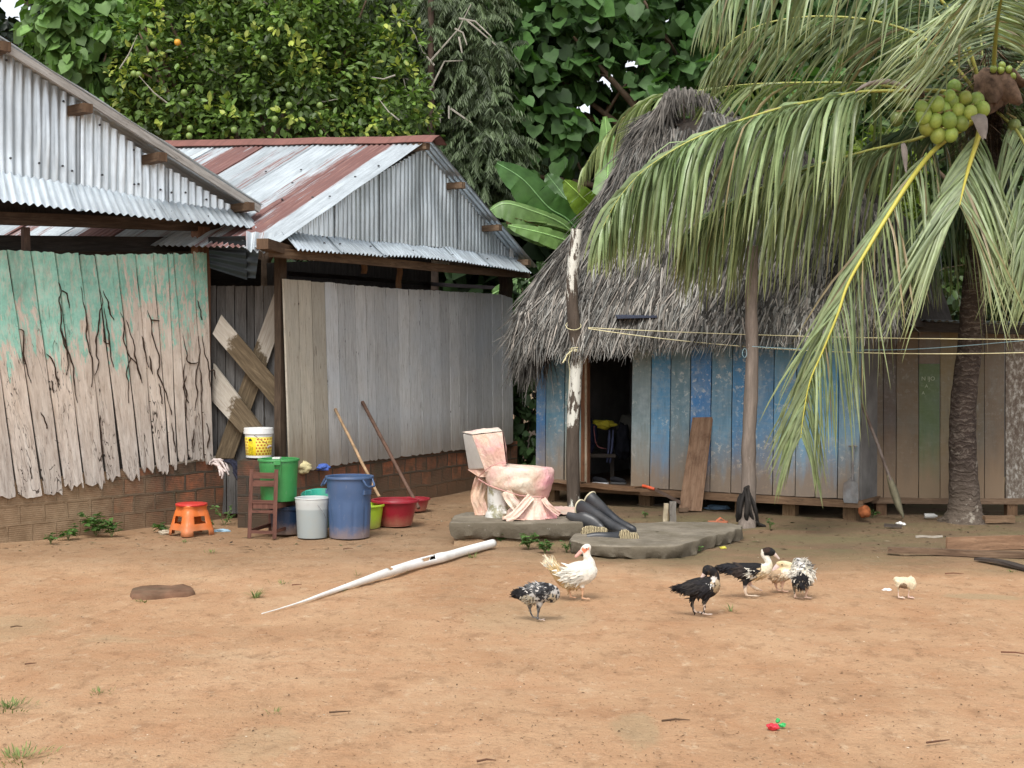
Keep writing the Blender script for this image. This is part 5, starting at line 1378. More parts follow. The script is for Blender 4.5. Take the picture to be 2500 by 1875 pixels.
m.color(c); m.bump(m.math('ADD', m.math('MULTIPLY', wv.outputs['Fac'], .5), m.math('MULTIPLY', nz, 1.2)), .8, .02); M_PTR = m.m
tp = [(2352, 1278, .27), (2353, 1262, .21), (2355, 1235, .165), (2352, 1150, .143), (2350, 1060, .135), (2354, 960, .128), (2368, 840, .122), (2375, 730, .118), (2390, 600, .115), (2404, 450, .115), (2412, 330, .13), (2418, 240, .15), (2420, 170, .10)]
P_ = smooth_path([(*at(x, y, PY), r) for x, y, r in tp], 60)
mb = MB(); rows = []
for i, p in enumerate(P_):
    rr = p[3] * (1 + .035 * math.sin(i * 2.1)); n = 28
    rows.append([V(p[:3]) + V((math.cos(2 * math.pi * j / n), math.sin(2 * math.pi * j / n), 0)) * rr * (1 + (.22 * noise.noise(V((math.cos(2 * math.pi * j / n) * 2, math.sin(2 * math.pi * j / n) * 2, 1))) if i < 5 else 0) + .02 * noise.noise(V((j, i, 2)))) for j in range(n)])
mb.grid(rows, close=True); mb.build('trunk', M_PTR, palm, smooth=True)
M_RACH = MT('yellow green midrib', .45, .4); M_RACH.color(M_RACH.attr()); M_RACH = M_RACH.m
def frond(path, Lmax, seed, n=88, col=(.23, .29, .145), rach=(.40, .40, .10), side=.75, hang=1.0, prof=None, wid=.036, r0=.022, start=.06, tone=1.0, fwd=.45, stiff=1.0, tipf=.55):
    rng = np.random.default_rng(seed)
    pts = smooth_path([tuple(at(x, y, Y)) for x, y, Y in path], 120); P_ = [V(p) for p in pts]
    mb = MB(); 
    cr = [[tuple(lerp(a, b, min(1, max(0, (.12 - i / 120) / .12))) * tone for a, b in zip(rach, (.22, .26, .07)))] * 6 for i in range(121)]
    rr = [max(.003, lerp(r0, .003, (i / 120) ** .8)) for i in range(121)]
    mb.tube(P_, rr, 6, col=[c for c in cr] if False else rach, cap=True)
    fr = mb.build('frond', M_RACH, palm, smooth=True)
    A = np.array([tuple(p) for p in P_]); N = n * 2
    tt = np.repeat((np.arange(n) + rng.uniform(-.3, .3, n)) / n * (1 - start) + start, 2).clip(start, .995)
    sg = np.tile([-1.0, 1.0], n)
    idx = (tt * 120).astype(int).clip(1, 119)
    T = A[idx + 1] - A[idx - 1]; T /= np.linalg.norm(T, axis=1, keepdims=True)
    pos = A[idx] + T * rng.uniform(-.01, .01, (N, 1))
    up0 = np.array([0, -.25, 1.0]); S_ = np.cross(T, up0); S_ /= np.linalg.norm(S_, axis=1, keepdims=True) + 1e-9
    Sd = S_ * sg[:, None]
    pf = prof if prof else (lambda t: (.55 + .45 * np.sin(np.pi * np.clip(t * 1.15, 0, 1))) * np.where(t > .85, 1 - (t - .85) / .15 * (1 - tipf), 1))
    L = Lmax * pf(tt) * rng.uniform(.82, 1.08, N) * np.where(rng.random(N) < .04, .5, 1)
    d0 = Sd * side * rng.uniform(.7, 1.2, (N, 1)) + T * fwd + np.array([0, 0, .12]) + rng.normal(size=(N, 3)) * .07
    d0 /= np.linalg.norm(d0, axis=1, keepdims=True)
    segs = 6; C = [pos]; d = d0.copy(); hk = hang * rng.uniform(.75, 1.25, (N, 1))
    for k in range(segs):
        g = np.array([0, 0, -1.0]) * hk * ((.55 if k == 0 else .8) if stiff == 1 else (1.6 if k == 0 else stiff)) + T * .03
        d = d + g * (.9 if k < 3 else .6); d /= np.linalg.norm(d, axis=1, keepdims=True)
        d = d + rng.normal(size=(N, 3)) * .03
        C.append(C[-1] + d * (L / segs)[:, None])
    wv_ = np.cross(d0, T); 
    face = np.cross(Sd, T) + rng.normal(size=(N, 3)) * .5
    V_ = []; 
    for k in range(segs + 1):
        u = k / segs; dd = (C[min(k + 1, segs)] - C[max(k - 1, 0)]); w_ = np.cross(dd, face + np.array([0, -.8, 0])); w_ /= np.linalg.norm(w_, axis=1, keepdims=True) + 1e-9
        hw = (wid * .5 * np.array([.35, .9, 1, .95, .75, .45, .05])[k])
        fold = np.cross(w_, dd / (np.linalg.norm(dd, axis=1, keepdims=True) + 1e-9)) * hw * .45
        V_ += [C[k] - w_ * hw, C[k] + fold, C[k] + w_ * hw]
    Vv = np.stack(V_, 1).reshape(-1, 3); m_ = 3 * (segs + 1)
    f = np.array([[3 * k + a, 3 * k + a + 1, 3 * k + a + 4, 3 * k + a + 3] for k in range(segs) for a in (0, 1)])
    Fa = (np.arange(N)[:, None, None] * m_ + f[None]).reshape(-1, 4)
    tn = rng.uniform(.62, 1.35, (N, 1)) * tone; cl = np.array(col) * tn + rng.uniform(-.012, .025, (N, 1)) * np.array([1, .6, .1])
    dry = rng.random((N, 1)) < .05; cl = np.where(dry, np.array([.34, .27, .16]) * rng.uniform(.6, 1.2, (N, 1)), cl)
    ct = np.repeat(cl[:, None, :], m_, 1); tipy = np.repeat(np.linspace(0, 1, segs + 1), 3)[None, :, None] ** 4
    ct = ct * (1 - tipy * .6) + np.array([.25, .23, .07]) * tipy * .6 * tone
    np_mesh('leaflets', Vv, Fa, np.clip(ct.reshape(-1, 3), .004, .9), M_PALM, fr)
    return fr
c0 = (2405, 250, 13.95)
frond([c0, (2300, 222, 13.9), (2200, 222, 13.6), (2104, 224, 13.5), (2014, 240, 13.4), (1901, 265, 13.3), (1788, 301, 13.2), (1697, 338, 13.15), (1629, 376, 13.1), (1562, 425, 13.1), (1507, 490, 13.1), (1470, 560, 13.1)], 1.62, 1, n=135, start=.25, side=.38, hang=1.0, wid=.040, col=(.215, .29, .14))
frond([c0, (2300, 225, 14.2), (2200, 215, 14.4), (2104, 204, 14.7), (1968, 202, 15.4), (1833, 206, 16.3), (1697, 222, 17.2), (1602, 236, 17.6), (1539, 272, 17.8), (1470, 345, 17.9), (1420, 420, 18.0)], 1.15, 2, n=105, start=.25, side=.6, hang=.7, col=(.23, .285, .12))
frond([c0, (2280, 110, 14.0), (2150, 55, 14.1), (2003, 40, 14.2), (1877, 55, 14.3), (1792, 95, 14.4), (1740, 150, 14.4)], 1.15, 3, n=78, start=.2, side=.7, hang=.5, fwd=.8, stiff=.4, col=(.21, .27, .14))
frond([c0, (2340, 60, 13.6), (2220, -70, 13.4), (2080, -120, 13.3), (1930, -110, 13.3), (1800, -50, 13.3), (1740, 20, 13.3)], 1.45, 4, n=62, start=.2, side=.6, hang=.8, col=(.21, .28, .145))
frond([(2425, 240, 13.8), (2428, 130, 13.4), (2440, 20, 12.9), (2465, -70, 12.4), (2500, -110, 12.0)], 1.55, 5, n=90, start=.3, side=1.0, hang=.5, stiff=.4, wid=.03, col=(.27, .34, .18), r0=.035, rach=(.28, .30, .08))
frond([(2385, 290, 13.8), (2294, 354, 13.5), (2235, 422, 13.2), (2172, 519, 13.0), (2121, 603, 12.9), (2071, 692, 12.85), (2045, 768, 12.8), (2010, 854, 12.8), (1978, 930, 12.8), (1962, 1010, 12.8), (1955, 1070, 12.8)], 1.38, 6, n=100, start=.12, side=.62, hang=.5, fwd=.75, stiff=.42, wid=.026, r0=.032, rach=(.50, .46, .08), tipf=.9)
frond([(2400, 280, 13.75), (2387, 338, 13.4), (2365, 410, 13.1), (2352, 460, 12.9), (2343, 502, 12.75)], 1.5, 7, n=62, start=.2, side=.72, hang=.5, fwd=.8, stiff=.35, wid=.028, r0=.040, rach=(.52, .46, .08), prof=lambda t: .55 + .5 * t, tipf=1)
frond([(2430, 270, 13.9), (2490, 330, 13.6), (2535, 440, 13.3), (2552, 560, 13.2), (2556, 690, 13.2)], 1.5, 8, n=80, start=.15, side=.8, hang=.5, stiff=.3, fwd=.6, wid=.026, col=(.22, .29, .14))
frond([(2395, 270, 14.0), (2250, 335, 13.95), (2110, 370, 13.9), (1982, 408, 13.85), (1851, 462, 13.8), (1740, 520, 13.8), (1690, 560, 13.8)], 1.6, 10, n=110, start=.2, side=.45, hang=1.0, col=(.19, .245, .11), tone=.95)
frond([(2410, 290, 14.1), (2360, 420, 14.3), (2300, 520, 14.35), (2240, 600, 14.3), (2200, 680, 14.2)], 1.1, 11, n=75, start=.15, side=1.0, hang=.4, col=(.07, .11, .055), rach=(.16, .17, .05))  # rear fronds from here: shadow put into darker leaflet colours
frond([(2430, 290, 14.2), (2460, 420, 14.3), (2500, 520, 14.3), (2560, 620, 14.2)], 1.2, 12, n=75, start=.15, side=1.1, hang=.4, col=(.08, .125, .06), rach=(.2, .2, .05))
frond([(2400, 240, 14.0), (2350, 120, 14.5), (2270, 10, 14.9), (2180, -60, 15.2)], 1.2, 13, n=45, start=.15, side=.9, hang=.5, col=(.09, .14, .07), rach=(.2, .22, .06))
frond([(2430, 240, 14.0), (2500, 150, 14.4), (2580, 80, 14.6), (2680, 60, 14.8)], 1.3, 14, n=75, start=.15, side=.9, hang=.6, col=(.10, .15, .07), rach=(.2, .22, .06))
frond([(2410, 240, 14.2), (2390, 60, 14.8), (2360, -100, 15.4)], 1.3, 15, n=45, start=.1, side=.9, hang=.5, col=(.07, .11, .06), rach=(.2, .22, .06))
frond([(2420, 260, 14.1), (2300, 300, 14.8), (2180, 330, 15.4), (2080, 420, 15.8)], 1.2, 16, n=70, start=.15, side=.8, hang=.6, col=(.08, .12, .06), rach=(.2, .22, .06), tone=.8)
M_NUT = MT('green coconut husk', .4, .45)
nz = M_NUT.noise(M_NUT.pos(), 14, 4, .6)
M_NUT.color(M_NUT.mix(1.0, M_NUT.ramp(nz, [(.3, (.75, .75, .75)), (.7, (1.15, 1.12, 1))]), M_NUT.attr(), 'MULTIPLY')); M_NUT = M_NUT.m
zc4 = lambda x, y: (1750 + x / 2.37, y / 2.37)
def nut(x, y, r, Y, col):
    mb = MB(); c = at(*zc4(x, y), Y); n = 16; rows = []
    ax = V((random.uniform(-.4, .4), random.uniform(-.5, .1), 1)).normalized(); q = ax.to_track_quat('Z', 'Y').to_matrix()
    for i in range(11):
        a = math.pi * i / 10; z = -math.cos(a) * r * 1.12; rad = math.sin(a) * r
        rows.append([c + q @ V((math.cos(2 * math.pi * j / n) * rad * (1 + .05 * math.cos(6 * math.pi * j / n)), math.sin(2 * math.pi * j / n) * rad * (1 + .05 * math.cos(6 * math.pi * j / n)), z)) for j in range(n)])
    mb.grid(rows, close=True, col=col)
    tip = c + q @ V((0, 0, r * 1.08)); mb.tube([tip, tip.lerp(at(2405, 240, 13.9), .3)], [r * .22, r * .1], 6, col=(.25, .2, .08))
    mb.build('coconut', M_NUT, palm, smooth=True)
for i, (x, y) in enumerate(((1375, 505), (1345, 560), (1270, 605), (1190, 630), (1310, 635), (1195, 670), (1395, 640), (1265, 700), (1345, 695), (1215, 735), (1415, 715), (1280, 785), (1355, 780), (1435, 570), (1500, 585), (1465, 650), (1360, 590), (1540, 630))):
    g = random.uniform(.72, 1.15); nut(x, y, .074 + random.uniform(-.009, .007), 13.30 + random.uniform(-.06, .08) + (.12 if y < 600 else 0), (.30 * g + random.uniform(-.03, .04), .41 * g, .095 * g))
for x, y in ((1150, 315), (1250, 315), (1255, 380), (1215, 420), (1180, 455), (1720, 730), (1768, 775), (1060, 560), (1040, 690), (1100, 600)): nut(x, y, .068, 13.7, (.17, .225, .07))
for x, y in ((1650, 378), (1643, 405), (1690, 402), (1718, 440), (1600, 400)): nut(x, y, .035, 13.5, (.22, .30, .07))
# husky sheaths, stalks and spathes round the crown
M_HUSK = simple('brown fibrous sheath', (.10, .066, .046), .9, .15, .6, 14, (.06, .04, .03))
mb = MB(); rnd = random.Random(3)
def flap(p, q, w, col=(1, 1, 1)):
    k = 8; rows = []
    sd_ = (q - p).cross(V((0, 1, .2))).normalized()
    for i in range(k + 1):
        u = i / k; c = p.lerp(q, u) + V((0, 0, .08 * math.sin(math.pi * u))); ww = w * math.sin(math.pi * min(.98, u * .9 + .06)) ** .7
        rows.append([c + sd_ * ww * s_ + V((0, -.06 * (1 - s_ * s_) * w * 6, .02 * noise.noise(V((i * .7, s_ * 2, p.x * 5))))) for s_ in (-1, -.6, -.2, .2, .6, 1)])
    mb.grid(rows, col=col)
for (a, b, w_) in ((zc4(1560, 420), zc4(1600, 600), .16), (zc4(1500, 450), zc4(1760, 600), .13), (zc4(1640, 520), zc4(1778, 480), .12), (zc4(1200, 560), zc4(1065, 478), .06), (zc4(1620, 400), zc4(1500, 640), .12), (zc4(1700, 560), zc4(1560, 660), .1)):
    mb = MB(); flap(at(*a, 13.62), at(*b, 13.45), w_); mb.build('sheath', M_HUSK, palm, smooth=True)
M_SPA = simple('grey dry spathe', (.22, .19, .17), .7, .3, .2, 10)
mb = MB(); flap(at(*zc4(1490, 670), 13.25), at(*zc4(1550, 800), 13.1), .07); mb.build('spathe', M_SPA, palm, smooth=True); mb = MB(); flap(at(*zc4(1075, 830), 13.3), at(*zc4(1095, 1000), 13.25), .03); mb.build('spathe', M_SPA, palm, smooth=True); mb = MB(); flap(at(*zc4(1105, 510), 13.4), at(*zc4(800, 528), 13.2), .025)
mb.build('spathe', M_SPA, palm, smooth=True)
rt = []; di = []; co = []
for i in range(1300):
    a = rnd.uniform(0, 2 * math.pi); z = rnd.uniform(-.35, .75); cc = at(2412, 290, PY)
    rt.append((cc.x + math.cos(a) * .13, cc.y + math.sin(a) * .13, cc.z + z)); di.append((math.cos(a) + rnd.gauss(0, .3), math.sin(a) + rnd.gauss(0, .3), rnd.uniform(-1.6, .2))); b = rnd.uniform(.3, 1.2); co.append((.15 * b, .10 * b, .065 * b))
D_ = np.array(di); D_ /= np.linalg.norm(D_, axis=1, keepdims=True)
blades('crown_fibre', np.array(rt), D_, np.cross(D_, np.array([0.2, 1, .1])), RNG.uniform(.2, .6, len(rt)), RNG.uniform(.006, .02, len(rt)), np.array(co), M_TH, palm, lift=.2, droop=.4)
# ================= CONCRETE SLABS =================
def concrete(name, base=(.225, .195, .15), moss=.6):
    m = MT(name, .9, .2); p = m.pos(); nz = m.noise(p, 5, 8, .7)
    c = m.ramp(nz, [(.3, tuple(x * .6 for x in base)), (.5, base), (.7, tuple(x * 1.3 for x in base))])
    c = m.mix(m.ramp(m.noise(m.pos(off=(4, 1, 1)), 2.5, 7, .7), [(.42, 0), (.62, moss)]), c, (.12, .10, .065))
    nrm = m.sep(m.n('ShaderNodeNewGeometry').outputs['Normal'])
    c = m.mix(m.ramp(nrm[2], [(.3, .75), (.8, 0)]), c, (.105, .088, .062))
    c = m.mix(m.ramp(m.noise(m.pos(), 30, 3, .8), [(.66, 0), (.72, .6)]), c, (.45, .42, .37))
    m.color(c); m.bump(m.math('ADD', nz, m.math('MULTIPLY', m.noise(p, 45, 4, .8), .35)), .9, .02); return m.m
M_CONC = concrete('mossy concrete')
def slab_obj(name, outline, ztop, th, lab, smooth_o=False, jag=.02):
    """outline: world (x,y) ring; rough-edged slab"""
    cx = sum(p[0] for p in outline) / len(outline); cy = sum(p[1] for p in outline) / len(outline)
    if smooth_o: outline = [tuple(p) for p in smooth_path([(*p,) for p in outline] + [tuple(outline[0])], len(outline) * 5)][:-1]
    P = []; m_ = len(outline)
    for i in range(m_):
        a, b = V(outline[i]), V(outline[(i + 1) % m_]); k = max(1, int((b - a).length / .035))
        for j in range(k): P.append(a.lerp(b, j / k))
    ring = lambda z, s_, jj, sd_: [V((cx + (p.x - cx) * s_ + jj * noise.noise(V((p.x * 8, p.y * 8, sd_))), cy + (p.y - cy) * s_ + jj * noise.noise(V((p.x * 8, p.y * 8, sd_ + 7))), z + jj * .6 * noise.noise(V((p.x * 5, p.y * 5, sd_ + 3))))) for p in P]
    mb = MB(); rows = []
    rows.append(ring(ztop - th, .93, jag * 2.2, 1)); rows.append(ring(ztop - th * .8, .99, jag * 1.5, 2)); rows.append(ring(ztop - th * .4, 1.0, jag * .8, 3)); rows.append(ring(ztop - .012, 1.0, jag * .5, 3)); rows.append(ring(ztop, .985, jag * .4, 3))
    for s_ in (.93, .8, .6, .4, .2, .02):
        rows.append([V((cx + (p.x - cx) * s_, cy + (p.y - cy) * s_, ztop + .012 * noise.noise(V((p.x * s_ * 4, p.y * s_ * 4, 5))))) for p in P])
    mb.grid(rows, close=True); mb.add(rows[0], [tuple(range(len(P)))[::-1]])
    return tag(mb.build(name, M_CONC, None, sharp=50), lab, 'slab')
slab_obj('concrete_slab', [(-.565, 12.22), (-.1, 12.20), (.3, 12.18), (.64, 12.22), (.66, 12.6), (.62, 13.1), (-.45, 13.12), (-.55, 12.8)], .193, .14, 'thick concrete slab carrying the cloth wrapped toilet', jag=.02)
o2 = [gr(x, y, .10) for x, y in ((1393, 1320), (1448, 1328), (1556, 1333), (1665, 1329), (1737, 1309), (1812, 1288), (1800, 1279), (1773, 1276), (1636, 1274), (1556, 1277), (1440, 1284), (1400, 1300))]
slab_obj('concrete_slab', [(p.x, p.y) for p in o2], .10, .13, 'low irregular concrete slab with a broken right edge, beside the rubber boots', jag=.045, smooth_o=True)
mb = MB()   # earth bank below the raised slab
rows = []
for i in range(22):
    x = lerp(-.52, .62, i / 21); n_ = noise.noise(V((x * 5, 3, 3)))
    rows.append([V((x, 12.12 + .03 * n_, -.03)), V((x, 12.22 + .03 * n_, .015)), V((x, 12.27 + .02 * n_, .05 + .015 * n_)), V((x, 12.33, .075)), V((x, 13.0, .08)), V((x, 13.05, -.03))])
mb.grid(rows); mb.add(rows[0], [(0, 1, 2, 3, 4, 5)]); mb.add(rows[-1], [(5, 4, 3, 2, 1, 0)])
tag(mb.build('earth_bank', M_EARTH, None, smooth=True), 'earth under the raised slab', kind='structure')

# ================= WRAPPED TOILET =================
zt = zc(1100, 1020, 4.424)
toi = thing('toilet', V((-.05, 12.7, .19)), 'old toilet wrapped in stained pink and cream plastic sheet, on the concrete slab', 'toilet')
m = MT('stained pink sheet', .45, .4)
a1 = m.noise(m.pos(), 3.6, 5, .6, .5); a2 = m.noise(m.pos(off=(5, 2, 8)), 5.5, 6, .65)
c = m.ramp(a1, [(.34, (.72, .64, .50)), (.48, (.70, .53, .41)), (.60, (.70, .45, .38)), (.74, (.66, .33, .34))])
c = m.mix(m.ramp(a2, [(.48, 0), (.68, .7)]), c, (.60, .40, .27))
c = m.mix(1.0, c, m.attr(), 'MULTIPLY')
m.color(c); m.bump(m.math('ADD', m.noise(m.pos((1, 1, .5)), 16, 5, .6, .8), m.noise(m.pos((1.2, 1.2, .6)), 42, 4, .6)), .55, .02); M_PINK = m.m
m = MT('stained white ceramic', .35, .5)
nz = m.noise(m.pos(), 8, 7, .7); c = m.mix(m.ramp(nz, [(.5, 0), (.6, .85)]), (.66, .65, .61), m.ramp(m.noise(m.pos(), 16, 5, .7), [(.3, (.10, .09, .03)), (.7, (.22, .20, .08))]))
zz = m.sep(m.pos()); 
m.color(m.mix(m.ramp(zz[2], [(.32, 0), (.5, 0)]), c, (.7, .69, .66))); M_CER = m.m
M_CER2 = simple('scuffed white tank', (.70, .69, .66), .35, .5, .08, 10, (.35, .33, .28), .5)
# tank (bare side) and its wrapping
T = {k: at(*zt(x, y), Y) for k, (x, y, Y) in dict(tlb=(120, 162, 12.92), tlf=(232, 188, 12.62), trf=(556, 150, 12.52), trb=(515, 112, 12.85), blb=(185, 572, 12.92), blf=(376, 560, 12.62), brf=(600, 488, 12.52), brb=(560, 500, 12.85)).items()}
cT = sum((v for v in T.values()), V((0, 0, 0))) / 8
Ti = {k: cT + (v - cT) * .97 for k, v in T.items()}
mb = MB(); ks = ['tlb', 'tlf', 'trf', 'trb', 'blb', 'blf', 'brf', 'brb']
bmx = bmesh.new(); vv = [bmx.verts.new(Ti[k]) for k in ks]
for f_ in ((0, 1, 2, 3), (7, 6, 5, 4), (0, 4, 5, 1), (1, 5, 6, 2), (2, 6, 7, 3), (3, 7, 4, 0)): bmx.faces.new([vv[i] for i in f_])
bmesh.ops.bevel(bmx, geom=bmx.edges[:], offset=.018, segments=3, affect='EDGES', profile=.6)
bmx.verts.ensure_lookup_table(); mb.add([v.co.copy() for v in bmx.verts], [[v.index for v in f_.verts] for f_ in bmx.faces]); bmx.free()
mb.build('cistern', M_CER2, toi, sharp=40)
def wrap_patch(mb, tl, tr, br, bl, out, nu=22, nv=22, amp=.014, seed=0, belly=.02, colfn=None, fx=5.0, fy=2.2):
    rows = []; cl = []
    for i in range(nv + 1):
        v = i / nv; row = []; cr = []
        for j in range(nu + 1):
            u = j / nu; p = tl.lerp(tr, u).lerp(bl.lerp(br, u), v)
            n_ = noise.noise(V((u * fx + .8 * v, v * fy, seed))) + .5 * noise.noise(V((u * fx * 2.3 - v * 2, v * fy * 2, seed + 4)))
            e = min(u, 1 - u, v, 1 - v) * 4
            p = p + out * (amp * n_ * min(1, e + .3) + belly * math.sin(math.pi * u) * math.sin(math.pi * v))
            row.append(p); cr.append(colfn(u, v) if colfn else (1, 1, 1))
        rows.append(row); cl.append(cr)
    mb.grid(rows, col=cl)
mb = MB(); of = V((.1, -1, 0)).normalized()
o_ = of * .012
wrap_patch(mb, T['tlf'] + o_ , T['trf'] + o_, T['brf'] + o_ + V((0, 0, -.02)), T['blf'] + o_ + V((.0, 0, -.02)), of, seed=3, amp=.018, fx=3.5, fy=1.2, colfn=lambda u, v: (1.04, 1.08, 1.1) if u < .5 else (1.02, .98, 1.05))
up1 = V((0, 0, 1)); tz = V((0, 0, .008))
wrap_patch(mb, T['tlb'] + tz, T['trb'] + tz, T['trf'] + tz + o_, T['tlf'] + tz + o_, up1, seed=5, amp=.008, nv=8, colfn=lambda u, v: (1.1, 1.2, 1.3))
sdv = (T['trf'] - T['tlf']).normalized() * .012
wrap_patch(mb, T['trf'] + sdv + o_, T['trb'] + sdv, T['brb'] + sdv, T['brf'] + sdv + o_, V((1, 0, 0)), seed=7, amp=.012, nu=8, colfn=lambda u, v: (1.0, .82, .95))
# pinch under the cistern
gat = at(*zt(330, 640), 12.72)
wrap_patch(mb, T['blb'] + V((0, 0, .01)), T['brf'] + V((0, 0, .0)), gat + V((.12, 0, 0)), gat - V((.02, 0, 0)), of, seed=9, amp=.025, fx=8, nv=12, colfn=lambda u, v: (.9, .78, .78))
mb.build('cistern_wrap', M_PINK, toi, smooth=True)
# bowl wrap as stacked rings
rings = [(505, 455, 700, .10), (520, 410, 900, .15), (535, 392, 1075, .18), (565, 383, 1112, .195), (610, 380, 1120, .20), (660, 385, 1116, .20), (710, 398, 1106, .195), (755, 430, 1092, .18), (800, 560, 1068, .155), (840, 690, 1046, .13), (858, 735, 1034, .12), (880, 728, 1036, .125), (930, 690, 1062, .15), (985, 640, 1090, .17), (1040, 600, 1120, .19), (1080, 570, 1150, .20), (1100, 560, 1160, .21)]
mb = MB(); rows = []; cl = []; N_ = 72
tp_ = smooth_path(rings, 56)
for i, (y, xa, xb, b) in enumerate(tp_):
    ca = at(*zt((xa + xb) / 2, y), 12.66); ra = (xb - xa) / 2 / 4.424 * 12.66 / F
    row = []; cr = []
    tie = math.exp(-((y - 858) / 45) ** 2); low = max(0, (y - 870) / 230); top = max(0, (560 - y) / 60)
    for j in range(N_):
        a = 2 * math.pi * j / N_; co_, si_ = math.cos(a), math.sin(a)
        fold = .015 * noise.noise(V((co_ * 2.2, si_ * 2.2, y * .012 + co_ * 1.5))) + (.022 * tie + .05 * low) * noise.noise(V((co_ * 6, si_ * 6, 1 + y * .0022))) * (1.1) + .010 * noise.noise(V((co_ * 9, si_ * 9, y * .01)))
        p = V((ca.x + co_ * (ra + fold), ca.y + si_ * (b + fold), ca.z + .01 * noise.noise(V((co_ * 3, si_ * 3, y * .03)))))
        row.append(p); pk = .5 + .5 * math.sin(y * .02) * (1 if y < 800 else 0)
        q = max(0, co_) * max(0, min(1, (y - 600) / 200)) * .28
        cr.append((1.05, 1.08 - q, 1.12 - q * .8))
    rows.append(row); cl.append(cr)
mb.grid(rows, close=True, col=cl); mb.add(rows[0], [tuple(range(N_))], 0, None, (1.1, 1.15, 1.2))
mb.build('bowl_wrap', M_PINK, toi, smooth=True)
# pedestal
mb = MB(); rows = []
for (y, xa, xb, b) in smooth_path([(640, 400, 700, .14), (760, 400, 640, .13), (880, 395, 610, .11), (960, 400, 620, .11), (1000, 395, 640, .13), (1020, 380, 650, .14), (1058, 372, 655, .145), (1072, 372, 655, .145)], 16):
    ca = at(*zt((xa + xb) / 2, y), 12.70); ra = (xb - xa) / 2 / 4.424 * 12.7 / F
    rows.append([V((ca.x + math.cos(2 * math.pi * j / 32) * ra, ca.y + math.sin(2 * math.pi * j / 32) * b, max(.186, ca.z))) for j in range(32)])
mb.grid(rows, close=True); mb.build('pedestal', M_CER, toi, smooth=True)
mb = MB(); mb.lathe(at(*zt(594, 1018), 12.56), [(.013, -.01), (.012, .004), (.006, .01), (0, .011)], 10); mb.build('floor_bolt', simple('bolt cap', (.7, .68, .6), .4), toi, smooth=True)
# loose flaps and strings
def ribbon(mb, path, w, out, seed, amp=.012, nu=8, n=24, col=(1, 1, 1), tap=0.0):
    P_ = [V(p) for p in smooth_path([tuple(at(*zt(x, y), Y)) for x, y, Y in path], n)]; rows = []
    for i, p in enumerate(P_):
        d = (P_[min(i + 1, n)] - P_[max(i - 1, 0)]).normalized(); s_ = d.cross(out).normalized(); ww = w * (1 - tap * i / n)
        rows.append([p + s_ * ww * (j / nu - .5) + out * amp * (noise.noise(V((j * .6, i * .12, seed))) * 2 + math.sin(j * 1.7 + seed) * .5) for j in range(nu + 1)])
    mb.grid(rows, col=col)
mb = MB()
ribbon(mb, [(870, 845, 12.50), (790, 940, 12.45), (700, 1040, 12.42), (600, 1108, 12.40)], .075, V((0, -1, .1)), 3, col=(1.02, 1.02, 1.05))
mb.build('hanging_flap', M_PINK, toi, smooth=True); mb = MB()
ribbon(mb, [(600, 790, 12.48), (650, 880, 12.47), (720, 960, 12.47), (760, 1040, 12.45)], .10, V((0, -1, .1)), 8, amp=.02, col=(1.08, 1.15, 1.2))
mb.build('hanging_flap', M_PINK, toi, smooth=True); mb = MB()
ribbon(mb, [(1000, 870, 12.54), (1050, 940, 12.5), (1120, 1000, 12.5), (1180, 1040, 12.5)], .05, V((0, -1, .2)), 5, col=(1.02, 1, 1.02))
mb.build('hanging_flap', M_PINK, toi, smooth=True); mb = MB()
ribbon(mb, [(340, 650, 12.85), (310, 760, 12.86), (290, 860, 12.85), (320, 960, 12.84), (340, 1055, 12.82)], .13, V((-.2, -1, 0)), 6, amp=.02, col=(.95, .88, .85), nu=12)
mb.build('hanging_flap', M_PINK, toi, smooth=True)
mb = MB(); rows = []
for i in range(13):
    x = lerp(1060, 1380, i / 12)
    ya, yb = poly_y([(1060, 985), (1120, 965), (1250, 968), (1380, 975)], x), poly_y([(1060, 1075), (1150, 1062), (1270, 1052), (1380, 1030)], x)
    rows.append([gr(*zt(x, lerp(ya, yb, j / 7)), .2) + V((0, 0, .008 + .016 * abs(noise.noise(V((i * .5, j * .9, 2)))))) for j in range(8)])
mb.grid(rows, col=(1.1, 1.12, 1.15)); 
rows = []
for i in range(15):
    x = lerp(560, 1100, i / 14)
    rows.append([gr(*zt(x, lerp(1062, 1108 - 40 * abs(math.sin(i * .5)) * (i > 6), j / 6)), .195) + V((0, 0, .004 + .03 * (1 - j / 6) + .014 * noise.noise(V((i * .7, j * .6, 5))))) for j in range(7)])
mb.grid(rows, col=(1, .93, .92)); mb.build('trailing_sheet', M_PINK, toi, smooth=True)
M_STR = simple('pink string', (.62, .33, .30), .6, bump=0)
mb = MB(); 
mb.tube([at(*zt(x, y), Y) for x, y, Y in ((380, 715, 12.45), (520, 770, 12.44), (620, 800, 12.43), (740, 838, 12.46), (860, 852, 12.5), (960, 855, 12.53), (1036, 850, 12.60))], .004, 5)
mb.tube([at(*zt(x, y), Y) for x, y, Y in ((300, 640, 12.7), (370, 570, 12.52), (440, 520, 12.45), (520, 490, 12.44), (600, 482, 12.47))], .005, 5)
mb.tube([at(*zt(x, y), Y) for x, y, Y in ((300, 660, 12.65), (345, 690, 12.6), (390, 715, 12.5))], .005, 5)
mb.build('string', M_STR, toi)

